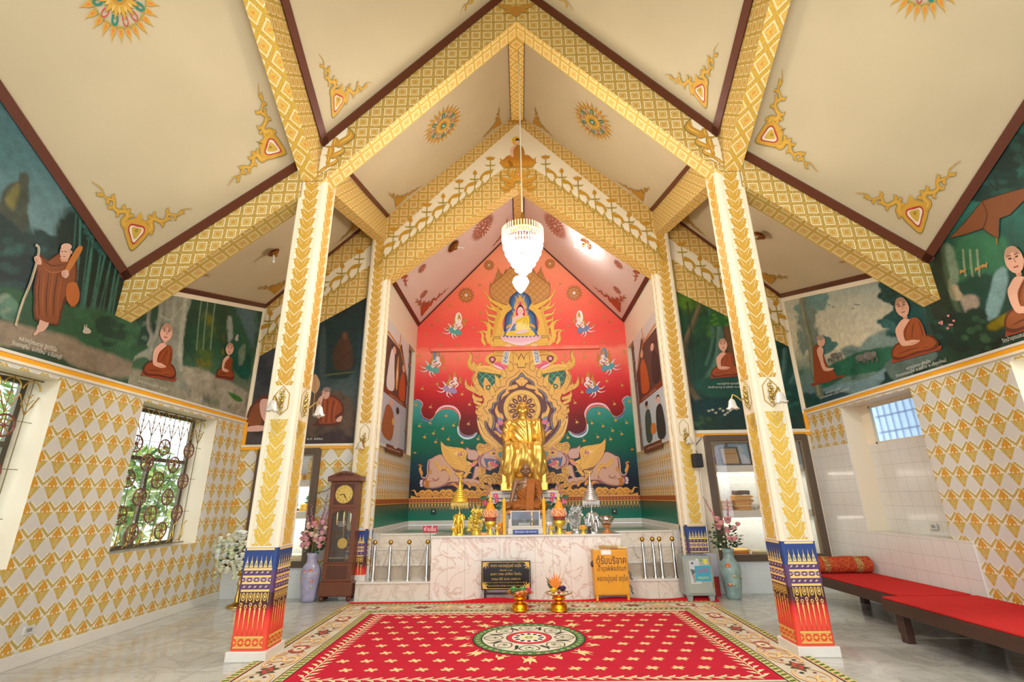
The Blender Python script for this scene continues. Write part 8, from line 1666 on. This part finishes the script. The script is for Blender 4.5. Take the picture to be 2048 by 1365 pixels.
for k in range(40): a = 2 * pi * k / 40; A.ell((.607 * cos(a), cy + .6 * sin(a)), .02, .02, '#DCD8B8', 6, 10); A.ell((.607 * cos(a), cy + .6 * sin(a)), .011, .011, '#2A3420', 7, 8)
for k in range(12): a = 2 * pi * k / 12; A.ell((.15 * cos(a), cy + .15 * sin(a)), .034, .024, '#2A3036', 9, 10, a)
A.ell(c0, .1, .1, '#E4DCA0', 10, 24); A.ell(c0, .045, .045, '#6A8A3A', 11, 16); A.ell(c0, .022, .022, '#E4DCC0', 12, 12)
for k in range(8):
    a = 2 * pi * k / 8; R_ = lambda r, t: (r * cos(a + t), cy + r * sin(a + t))
    A.stroke([R_(.3, 0), R_(.36, .22), (R_(.46, .24)), R_(.53, 0), R_(.46, -.24), R_(.36, -.22), R_(.3, 0)], .014, '#4A4A2A', 8); A.stroke([R_(.36, 0), R_(.42, .1), R_(.5, 0), R_(.42, -.1), R_(.36, 0)], .01, '#7A8A4A', 8); A.flame(R_(.34, .38), R_(.53, .4), .05, '#2E3020', None, 8, .15); A.ell(R_(.4, 0), .016, .016, '#2E3A2A', 9, 8)
for k in range(16):
    a = 2 * pi * k / 16; R_ = lambda r, t: (r * cos(a + t), cy + r * sin(a + t))
    A.stroke([R_(.7, -.12), R_(.78, -.06), R_(.74, .02), R_(.7, .1)], .028, '#E4CC8C', 3, 2); A.ell(R_(.71, 0), .022, .015, '#E8C8B4', 4, 8)
    if k % 2 == 0: A.poly([R_(.74, 0), R_(.78, .07), R_(.9, .08), R_(.84, .02), R_(.95, 0), R_(.84, -.02), R_(.9, -.08), R_(.78, -.07)], '#E4CC8C', 4)
    else: A.poly([R_(.74, 0), R_(.79, .05), R_(.86, .0), R_(.79, -.05)], '#E4CC8C', 4)
A.build('woven_pattern', t)
g = G(); rows = []
for j, y in enumerate((8.36, 8.44, 8.5, 8.56, 8.6)):
    rows.append([(-2.86 + 5.86 * k / 60, y + (.06 * j / 4) * (exp_ if (exp_ := math.exp(-((k - 24) / 5.) ** 2) + .8 * math.exp(-((k - 44) / 4.) ** 2) + math.exp(-((k - 58) / 4.) ** 2)) else 0), .006 + .05 * sin(pi * j / 4) * exp_ + .012 * sin(pi * j / 4)) for k in range(61)])
g.grid(rows, cloth('#CF1E2C')); tag(g.build('red_runner'), 'plain red cloth runner rippling between the carpet and the altar', 'cloth')
# ================================================================ grandfather clock
WC = m_wood('clock_wood', '#5A2E18', '#7A4226', 5, .3); WC2 = m_wood('clock_wood_dark', '#46220F', '#5E3018', 5, .3)
t = thing('grandfather_clock', 'brown wooden grandfather clock against the left back wall', 'clock', (-3.13, 8.8, 0)); x0, x1, y0_, y1_ = -3.41, -2.92, 8.66, 8.93
g = G(); g.bbox((x0 - .03, y0_ - .02, .08), (x1 + .03, y1_, .3), WC, .02); g.bbox((x0, y0_, .3), (x1, y1_, .58), WC, .006); g.bbox((x0, y0_ + .01, .58), (x0 + .07, y1_, 1.88), WC, .008); g.bbox((x1 - .07, y0_ + .01, .58), (x1, y1_, 1.88), WC, .008); g.bbox((x0, y1_ - .02, .58), (x1, y1_, 1.88), WC2, .004); g.bbox((x0, y0_ + .005, 1.46), (x1, y1_, 1.52), WC, .006); g.bbox((x0, y0_ + .01, 1.84), (x1, y1_, 1.9), WC, .006)
g.build('case', t); G().bbox((x0 + .07, y0_ - .004, .34), (x1 - .07, y0_ + .01, .54), WC2, .004).build('lower_panel', t)
g = G(); g.bbox((x0 - .05, y0_ - .05, 1.9), (x1 + .05, y1_, 1.99), WC, .012); xc = (x0 + x1) / 2
g.prism([(xc + .29 * (k - 8) / 8, y0_ - .04, 1.985 + .09 * cos((k - 8) / 8 * pi / 2) ** 1.2) for k in range(17)] + [(xc + .29, y0_ - .04, 1.98), (xc - .29, y0_ - .04, 1.98)], (0, .1, 0), WC); g.build('hood', t)
g = G(); [g.ball((xc + d, y0_ - .045, 2.03 - abs(d) * .15), (.03 - abs(d) * .08, .014, .018), WC2, 10) for d in (-.13, -.08, -.03, .03, .08, .13)]; g.build('carved_crest', t)
g = G(); g.bbox((x0 + .07, y0_ + .02, 1.52), (x1 - .07, y0_ + .04, 1.84), WC2, .003); g.build('dial_board', t)
dc = (xc, y0_ + .012, 1.685); g = G(); g.prism([(dc[0] + .155 * cos(q_), dc[1], dc[2] + .155 * sin(q_)) for q_ in (2 * pi * k / 40 for k in range(40))], (0, .015, 0), M('#D8B860', .3, .7)); dl = g.build('dial', t)
A = Art((dc[0], dc[1] - .001, dc[2]), (1, 0, 0), (0, 0, 1), eps=.0006); [A.stroke([(r * cos(q_), r * sin(q_)) for q_ in (2 * pi * k / 40 for k in range(41))], w, c, 1, sm=0) for r, w, c in ((.15, .006, '#A8842E'), (.1, .002, '#8A6A28'), (.05, .004, '#A8842E'))]
for k in range(12): q_ = pi / 2 - 2 * pi * k / 12; art_text(A, str(k or 12), (.122 * cos(q_), .122 * sin(q_)), .042, '#2A1C10', 2)
A.build('numerals', dl); A = Art((dc[0], dc[1] - .004, dc[2]), (1, 0, 0), (0, 0, 1), eps=.0006); A.flame((0, 0), (-.11, -.018), .014, '#1A1210', None, 2, 0); A.flame((0, 0), (.055, -.1), .018, '#1A1210', None, 3, 0); A.ell((0, 0), .009, .009, '#1A1210', 4); A.build('hands', dl)
# door with arched head and glass
g = G(); N = 14; zt = lambda s_: 1.36 + .06 * cos(s_ * pi / 2) ** 1
top_ = [(x0 + .07 + (x1 - x0 - .14) * k / N, y0_ + .012, zt((k / N - .5) * 2)) for k in range(N + 1)]
g.prism(top_ + [(x1 - .07, y0_ + .012, 1.46), (x0 + .07, y0_ + .012, 1.46)], (0, .02, 0), WC); g.build('door_head', t)
G().box((x0 + .07, y0_ + .03, .6), (x1 - .07, y0_ + .034, 1.44), M('#F4F4F0', .02, 0, 0, 1.)).build('glass_door', t); G().bbox((x0 + .07, y0_ + .01, .58), (x1 - .07, y0_ + .03, .605), WC, .003).build('door_rail', t)
g = G(); g.prism([(xc + .01 + .085 * cos(q_), y0_ + .12, .88 + .085 * sin(q_)) for q_ in (2 * pi * k / 32 for k in range(32))], (0, .012, 0), M('#D9B456', .25, .9)); g.tube([(xc + .01, y0_ + .13, .9), (xc, y0_ + .13, 1.45)], .006, BRASS, 6); g.build('pendulum', t)
g = G(); [g.lathe([(.02, 0), (.024, .02), (.024, .2), (.02, .22)], (xc + d, y0_ + .12, 1.18), M('#D9C68A', .25, .8), 14) for d in (-.12, .0, .12)]; g.build('weights', t)
A = Art((xc, y0_ + .028, 1.19), (1, 0, 0), (0, 0, 1), eps=.0005); [art_text(A, s_, (0, .045 - k * .024), .022, '#E8E4DC', 2, wide=w) for k, (s_, w) in enumerate((('ขอถวายนาฬิกา', .15), ('แด่พิพิธภัณฑ์', .13), ('หลวงปู่ดุลย์ อตุโล', .16), ('จังหวัดสุรินทร์', .11)))]; A.build('glass_lettering', t)
A = Art((xc, y0_ + .028, .66), (1, 0, 0), (0, 0, 1), eps=.0005); A.stroke([(-.17, 0), (.17, 0)], .006, '#C8B070', 1, sm=0); A.build('brass_line', t)
for x in (x0 + .02, x1 - .02):
    for y in (y0_ + .03, y1_ - .05): G().ball((x, y, .045), (.045, .045, .045), WC2, 14).build('foot', t)
tag(G().tube([(-3.79, 8.97, 1.72), (-3.6, 8.9, 1.74), (-3.4, 8.8, 1.83)], .006, M('#6A4A34', .5), 6).build('cable'), 'thin dark cable running from the left cabinet to the clock', 'cable')
# ================================================================ vases and flowers
def flower_g(g, c, r, m_, n=9, seed=0):
    rs = random.Random(seed); c = Vector(c)
    g.ball(tuple(c), (r * .62, r * .55, r * .6), m_, 8)
    for ring, (k, rr, up) in enumerate(((n, 1.1, .1), (max(5, n - 3), .9, .5), (4, .75, .9))):
        for j in range(k):
            a = 2 * pi * j / k + ring * .5 + rs.uniform(-.15, .15); d = Vector((cos(a), sin(a) * .9 - .15, up + .15 * sin(a))).normalized() * r * rr; u = d.cross(Vector((0, 0, 1))); u = (u.normalized() if u.length > 1e-5 else Vector((1, 0, 0))) * r * .5
            g.face([c, c + d * .55 + u, c + d, c + d * .55 - u], m_)
def vase(x, y, label, body, cols, seed, H=.62, flowers=(), spikes=True, R=.16):
    t = thing('vase', label, 'vase', (x, y, 0)); g = G(); g.lathe([(.09, 0), (.11, .015), (.12, .05), (.14, .2), (R, .38), (R, .46), (.13, .54), (.085, .6), (.08, .68), (.1, .74), (.095, .745), (.07, .72), (.06, .6)], (x, y, 0), body, 32); g.build('body', t)
    g = G(); rs = random.Random(seed)
    for k in range(9):
        a = -pi / 2 + rs.uniform(-1.1, 1.1); z = rs.uniform(.22, .5); rr = .133 + (.012 if .3 < z < .5 else 0); n = Vector((cos(a), sin(a), 0)); c = Vector((x, y, z)) + n * (rr - .005); u = Vector((-sin(a), cos(a), 0)); col = M(rs.choice(cols), .25)
        for j in range(6): q_ = j * pi / 3; c2 = c + u * .025 * cos(q_) + Vector((0, 0, .025 * sin(q_))); g.ball(tuple(c2), (.018, .018, .018), col, 6)
        g.ball(tuple(c + n * .012), .014, M('#E8C060', .3), 6)
    g.build('painted_blossoms', t)
    return t
def bouquet(x, y, z, label, blooms, leafn, R, H, seed, spikes=()):
    t = thing('bouquet', label, 'flowers', (x, y, z)); rs = random.Random(seed); g = G(); GL = M('#2F5A2E', .5); GL2 = M('#1E4424', .5)
    for k in range(leafn):
        a = rs.uniform(0, 6.28); h = rs.uniform(.02, H * .8); r = R * rs.uniform(.2, .95) * (1 - abs(h / H - .45) * .6); p = Vector((x + r * cos(a), y + r * sin(a) * .7, z + h)); d = Vector((cos(a), sin(a), rs.uniform(-.5, .6))).normalized() * rs.uniform(.05, .1); u = d.orthogonal().normalized() * .018; g.face([p, p + d * .5 + u, p + d, p + d * .5 - u], rs.choice((GL, GL2)))
    for k in range(8): a = rs.uniform(0, 6.28); g.tube([(x, y, z - .1), (x + R * .4 * cos(a), y + R * .3 * sin(a), z + H * .5)], .005, GL, 4)
    g.build('leaves', t)
    for k, (dx, dz, r, c) in enumerate(blooms):
        g = G(); flower_g(g, (x + dx, y - R * .55 * sqrt(max(.05, 1 - (dx / R / 1.2) ** 2)) - .0, z + dz), r, M(c, .6), 9, k + seed); g.build('bloom', t)
    for k, (p0, p1, c) in enumerate(spikes):
        g = G(); P0, P1 = Vector((x + p0[0], y - .03, z + p0[1])), Vector((x + p1[0], y - .03, z + p1[1])); g.tube([P0, P1], .004, GL, 4)
        for j in range(12): f = j / 11; flower_g(g, P0.lerp(P1, .25 + f * .75) + Vector((rs.uniform(-.02, .02), rs.uniform(-.03, .01), 0)), .03 * (1.2 - f * .7), M(c, .6), 5, j)
        g.build('flower_spike', t)
    return t
CEL = M('#8FA8A0', .12, var=.25, nscale=8); LAV = M('#A8A4BC', .12, var=.25, nscale=7)
vase(-3.62, 8.72, 'tall lilac grey porcelain vase beside the clock', LAV, ('#D06A4A', '#C87A9A', '#7A9A4A'), 5)
pk = ('#F2BCC0', '#EFA9B0', '#F6D0C4', '#F8E0C8'); rs = random.Random(11)
bl = [(rs.uniform(-.17, .2), rs.uniform(.05, .5), rs.uniform(.045, .075), rs.choice(pk)) for _ in range(34)]
bouquet(-3.62, 8.72, .74, 'pink and peach rose bouquet in the vase beside the clock', bl, 90, .22, .55, 21, (((-.02, .3), (-.1, .78), '#D88AA4'), ((.08, .3), (.16, .95), '#C87A98'), ((.1, .25), (.2, .7), '#D89AB8'), ((-.1, .3), (-.17, .7), '#E0A0B0')))
vase(3.33, 8.6, 'green grey porcelain vase with painted peonies right of the safe', CEL, ('#B04A7A', '#D8643A', '#9A4A8A', '#6E8A3A'), 8)
bl = [(rs.uniform(-.16, .1), rs.uniform(.32, .48), rs.uniform(.05, .08), rs.choice(('#F0B4B0', '#EEA6A8', '#F4C4BC'))) for _ in range(12)] + [(rs.uniform(-.02, .22), rs.uniform(.15, .4), .06, '#F0B0AC') for _ in range(6)] + [(rs.uniform(-.2, .26), rs.uniform(.0, .3), .026, '#F4F0DC') for _ in range(16)]
bouquet(3.33, 8.6, .74, 'pink rose bouquet with small white flowers right of the safe', bl, 160, .25, .45, 22, (((-.08, .35), (-.3, .82), '#DCA0A8'), ((.08, .3), (.1, .78), '#E0A0AC')))
# white flower stand
t = thing('flower_stand', 'turned brass stand holding white flowers in the left corner', 'flower stand', (-4.62, 8.38, 0)); x, y = -4.62, 8.38
G().lathe([(.14, 0), (.15, .01), (.13, .03), (.06, .05), (.03, .09), (.045, .14), (.025, .18), (.02, .3), (.04, .33), (.02, .36), (.03, .44), (.06, .48), (.09, .5), (.085, .52)], (x, y, 0), BRASS, 28).build('brass_base', t)
wh = ('#F4F2E0', '#F0EED0', '#FAFAF0', '#E8ECC8'); bl = []
for _ in range(85):
    a = rs.uniform(0, 6.28); r = rs.uniform(0, 1) ** .5; bl.append((-.04 + .42 * r * cos(a), .3 + .3 * r * sin(a), rs.uniform(.045, .08), rs.choice(wh)))
bl += [(-.3 + rs.uniform(-.07, .05), rs.uniform(-.12, .15), .035, '#EFF0CC') for _ in range(9)] + [(.2 + rs.uniform(-.1, .1), rs.uniform(-.15, .05), .035, '#EFF0CC') for _ in range(6)] + [(rs.uniform(-.02, .08), rs.uniform(-.12, .05), .04, '#F2F2D8') for _ in range(5)]
bouquet(x, y, .52, 'large bouquet of white and cream flowers on the brass stand', bl, 220, .36, .55, 23)
# ================================================================ donation box, safe and what lies on them
t = thing('donation_box', 'yellow metal donation box with dark Thai lettering in front of the altar', 'donation box', (1.4, 8.5, 0)); YB_ = M('#E39A12', .4, var=.06, nscale=5)
a = atY(1190, 1197, 8.42); b_ = atY(1256, 1100, 8.42); bx0, bx1, bz1 = a.x + .01, b_.x - .02, b_.z; by = 8.42
g = G(); g.bbox((bx0, by, .1), (bx1, by + .24, bz1), YB_, .008); g.build('box', t); G().bbox((bx0 + .03, by - .008, .12), (bx1 - .01, by + .0, bz1 - .02), YB_, .004).build('door', t)
for x in (bx0 + .03, bx1 - .03):
    for y in (by + .02, by + .2): G().bbox((x - .02, y - .015, 0), (x + .02, y + .015, .12), YB_, .003).build('leg', t)
g = G(); g.ball((bx0 - .01, by + .06, .55), (.035, .02, .05), M('#5E3A20', .5), 10); g.build('padlock', t)
for z in (.18, .38): g = G(); g.tube([(bx1, by + .02, z + .06), (bx1 + .03, by, z + .03), (bx1 + .025, by, z - .03), (bx1 + .05, by - .01, z - .06)], .013, M('#5A5A58', .4, .8), 8); g.build('latch', t)
G().box((bx0 + .13, by - .012, bz1 - .07), (bx0 + .29, by - .009, bz1 - .005), M('#F0F0EC', .6)).build('paper_note', t)
A = Art(((bx0 + bx1) / 2 + .01, by - .009, 0), (1, 0, 0), (0, 0, 1), eps=.0007); INK = '#2E1A24'; hw = bx1 - bx0
for tx, z, sz, wd in (('ตู้รับบริจาค', .71, .155, .86), ('บำรุงพิพิธภัณฑ์', .57, .1, .84), ('หลวงปู่ดุลย์ อตุโล', .40, .105, .86)): art_text(A, tx, (0, z * bz1 / .9), sz, INK, 2, wide=wd * hw)
A.build('lettering', t)
t = thing('broom', 'small bamboo handled broom lying on top of the yellow box', 'broom', (1.5, 8.5, bz1)); g = G(); g.tube([(bx0 + .12, by + .1, bz1 + .03), (bx1 - .12, by + .06, bz1 + .025)], [.028, .02], M('#B08A4A', .8), 8); g.build('bristles', t); g = G(); g.tube([(bx1 - .14, by + .06, bz1 + .026), (bx1 + .02, by + .03, bz1 + .02)], .018, M('#D8C078', .4), 8); g.build('bamboo_handle', t)
tag(G().bbox((bx0 + .02, by + .04, bz1), (bx0 + .3, by + .22, bz1 + .006), M('#D8D4C8', .6), .002).build('paper_sheet'), 'white sheet of paper on top of the yellow box', 'paper')
t = thing('safe', 'grey steel safe with blue Thai sticker standing right of the steps', 'safe', (2.75, 8.5, 0)); sx0, sx1, sy, sz1 = 2.50, 2.96, 8.36, .66; GY = M('#9AA39C', .35, .2); GY2 = M('#A9ADA0', .4, .2)
g = G(); g.bbox((sx0, sy, .09), (sx1, sy + .34, sz1), GY, .012); g.build('body', t); G().bbox((sx0 + .035, sy - .012, .125), (sx1 - .035, sy + .0, sz1 - .035), GY2, .006).build('door', t)
for x in (sx0 + .06, sx1 - .06):
    for y in (sy + .05, sy + .27): G().prism([(x - .05, y - .03, .1), (x + .05, y - .03, .1), (x + .03, y - .03, 0), (x - .03, y - .03, 0)], (0, .06, 0), GY).build('leg', t)
for z in (.2, .56): G().tube([(sx1 - .02, sy - .015, z), (sx1 - .02, sy - .015, z + .09)], .01, M('#B8A86A', .3, .7), 8).build('hinge', t)
A = Art((0, sy - .014, 0), (1, 0, 0), (0, 0, 1), eps=.0008)
def rc(a, b_, c, d, col, L): A.poly([(sx0 + a, b_), (sx0 + c, b_), (sx0 + c, d), (sx0 + a, d)], col, L)
rc(.09, .26, .25, .6, '#C4C8C8', 1); rc(.17, .30, .41, .52, '#3AA0B8', 3); A.ell((sx0 + .14, .56), .018, .018, '#4E5A5A', 2); A.poly([(sx0 + .1, .48), (sx0 + .17, .46), (sx0 + .17, .42), (sx0 + .12, .38)], '#5E6264', 2); A.poly([(sx0 + .12, .38), (sx0 + .17, .40), (sx0 + .17, .28), (sx0 + .14, .28)], '#A8927E', 2)
rc(.32, .56, .38, .62, '#D8D83A', 2); A.ell((sx0 + .22, .61), .022, .014, '#D8DCD4', 2); A.ell((sx0 + .28, .60), .018, .018, '#6AA83A', 2); rc(.33, .54, .38, .56, '#C8CCD4', 2)
art_text(A, 'มูลนิธิ', (sx0 + .29, .455), .085, '#D8305A', 5, wide=.17); art_text(A, 'อตุลเถร', (sx0 + .29, .35), .055, '#E8E03A', 5, wide=.17); A.build('stickers', t)
tag(G().bbox((sx0 + .02, sy + .02, sz1), (sx1 - .04, sy + .31, sz1 + .012), M('#9FB8B4', .05, 0, 0, .4), .003).build('glass_sheet'), 'sheet of glass lying on top of the grey safe', 'glass')
t = thing('notice_board', 'blank grey board leaning on a red board behind the safe', 'board', (3.05, 8.74, 0)); G().bbox((2.99, 8.76, .3), (3.2, 8.78, .66), M('#B4B0B4', .5), .004).build('grey_sheet', t)
tag(G().bbox((3.0, 8.8, 0), (3.2, 8.82, .36), M('#B82A1C', .5), .004).build('red_board'), 'red board standing on the floor behind the safe', 'board')
tag(G().tube([(3.1, 8.84, .3), (3.12, 8.84, 1.3), (3.14, 8.84, 2.0)], .008, M('#E8E6DC', .4), 6).build('conduit'), 'thin white pipe running up beside the far right column', 'pipe')
# trays on the carpet
def floor_tray(x, y, label, fl, leaf):
    t = thing('pedestal_tray', label, 'offering tray', (x, y, .02)); z = .018; g = G(); N = 40; rows = []
    for r, h in ((.085, 0), (.092, .015), (.075, .03), (.082, .07), (.07, .10), (.035, .115), (.045, .135), (.065, .145), (.07, .16), (.05, .17), (.1, .205), (.135, .222), (.138, .226), (.1, .214), (.03, .19)): r *= 1.45; h *= 1.05; rows.append([(x + r * (1 + (.06 * cos(12 * q_) if r > .18 else 0)) * cos(q_), y + r * (1 + (.06 * cos(12 * q_) if r > .18 else 0)) * sin(q_), z + h) for q_ in (2 * pi * k / N for k in range(N))])
    g.grid(rows, M('#E0981E', .16, 1.), close=True); g.build('gold_tray', t); rs = random.Random(int(x * 77 + 5)); g = G()
    for k in range(14): a = rs.uniform(0, 6.28); d = Vector((cos(a), sin(a), .2)) * .1; c = Vector((x + .07 * cos(a), y + .07 * sin(a), z + .235)); u = Vector((-sin(a), cos(a), 0)) * .022; g.face([c, c + d * .5 + u, c + d, c + d * .5 - u], M('#2E5A2A', .5))
    g.build('leaves', t)
    for dx, dy, dz, r, c in fl: g = G(); flower_g(g, (x + dx * 1.5, y + dy * 1.5, z + .25 + dz), r * 1.35, M(c, .6), 9, int(abs(dx) * 999)); g.build('bloom', t)
    return t
floor_tray(-.11, 7.84, 'gold pedestal tray of green and pink flowers before the black board', ((-.06, -.02, .03, .05, '#6AA858'), (.03, .0, .03, .045, '#7AB46A'), (.06, -.05, .0, .035, '#E8824A'), (.08, .02, .02, .04, '#E85A7A'), (-.02, -.08, -.01, .03, '#F09A8A'), (-.1, .0, .0, .03, '#E89A3A'), (.02, -.07, .0, .035, '#F0A060'), (.1, -.04, .0, .025, '#D83A3A')), 0)
t = floor_tray(.46, 7.8, 'gold pedestal tray with white buds and an orange flower spray on the carpet', ((-.05, -.03, .02, .045, '#F0CC2E'), (.04, .0, .04, .05, '#5A3A5E'), (-.08, -.04, -.01, .022, '#F4F0E4'), (-.03, -.08, -.01, .022, '#F4F0E4'), (.02, -.09, -.01, .022, '#EFE8DC'), (.07, -.06, -.01, .022, '#F4F0E4'), (.1, -.02, -.01, .02, '#EFE8DC'), (.0, -.06, .0, .02, '#A83A5A')), 1)
t2_ = thing('flower_spray', 'orange bird of paradise flower spray standing in the right tray', 'flowers', (.42, 7.84, .25)); g = G(); x, y = .42, 7.86
for a, L in ((-.75, .17), (-.5, .22), (-.25, .2), (-.05, .25), (.15, .22), (.35, .24), (.6, .2), (.85, .15), (.0, .18), (-.4, .15)): d = Vector((sin(a), -.1, cos(a))) * L; c = Vector((x, y, .29)); u = Vector((cos(a), 0, -sin(a))) * .013; g.face([c - u, c + d * .6 - u, c + d, c + d * .6 + u, c + u], M('#F08A2E', .5))
g.build('petals', t2_); g = G()
for a, L in ((-.9, .16), (-.6, .24), (1.0, .15), (.7, .18), (-.75, .2)): d = Vector((sin(a), .1, cos(a))) * L; c = Vector((x, y + .01, .26)); u = Vector((cos(a), 0, -sin(a))) * .02; g.face([c, c + d * .5 - u, c + d, c + d * .5 + u], M('#1E4A2A', .5))
g.build('leaves', t2_)
# ================================================================ bench with red mat and rolled rug
WB = m_wood('bench_wood', '#3A2418', '#54382A', 4, .5, 'Y'); RM = cloth('#C8302C')
for i, (ya, yb, xa, lab) in enumerate(((6.35, 8.35, 4.36, 'red matted wooden bench, the far one beside the tiled wall'), (2.6, 6.3, 4.12, 'red matted wooden bench, the near one by the side wall'))):
    t = thing('platform_bench', lab, 'bench', ((xa + 5.1) / 2, (ya + yb) / 2, 0)); xb = 5.24; zt = .42
    g = G(); g.bbox((xa, ya, zt - .04), (xb, yb, zt), WB, .005); g.build('deck', t); g = G(); g.bbox((xa, ya, zt - .13), (xa + .045, yb, zt - .03), WB, .005); g.build('front_rail', t); g = G(); g.bbox((xa, ya, zt - .13), (xb, ya + .045, zt - .03), WB, .005); g.bbox((xa, yb - .045, zt - .13), (xb, yb, zt - .03), WB, .005); g.build('end_rails', t)
    for x in (xa + .06, xb - .15):
        for y in (ya + .12, yb - .2): G().bbox((x, y, 0), (x + .09, y + .09, zt - .03), WB, .006).build('leg', t)
    G().bbox((xa + .01, ya + .01, zt), (xb - .01, yb - .01, zt + .022), RM, .008).build('red_mat', t)
t = thing('rolled_rug', 'rolled red and gold patterned rug lying at the far end of the bench', 'rug', (4.75, 8.0, .45)); g = G(); P0, P1 = Vector((4.36, 8.02, .56)), Vector((5.2, 8.02, .56)); R = .115
m, nt, b = shader('rug_roll', .95, .1); X_, Y_, Z_, tc = objxyz(nt); nz = noise(nt, tc.outputs['Object'], 45, 4); c = mix(nt, nz > .52, '#A8382A', '#B8642E'); c = mix(nt, ((X_ - 4.52).abs() < .045).max((X_ - 5.0).abs() < .05), c, mix(nt, nz > .5, '#B89A5A', '#8A5A34')); out(nt, b, c)
g.tube([P0.lerp(P1, k / 12) + Vector((0, 0, .004 * sin(k))) for k in range(13)], R, m, 28); g.build('roll', t)
g = G(); g.tube([(4.352, 8.02 + .012 * (2 + q_ * 1.15) * cos(q_), .56 + .012 * (2 + q_ * 1.15) * sin(q_)) for q_ in (k * .45 for k in range(16))], .012, cloth('#C8202C'), 6); g.build('spiral_end', t)
g = G(); g.tube([(4.36 + .0, 8.02 - R, .56), (4.36, 8.02 - R - .05, .47)], .012, cloth('#C8202C'), 6); g.build('loose_edge', t)
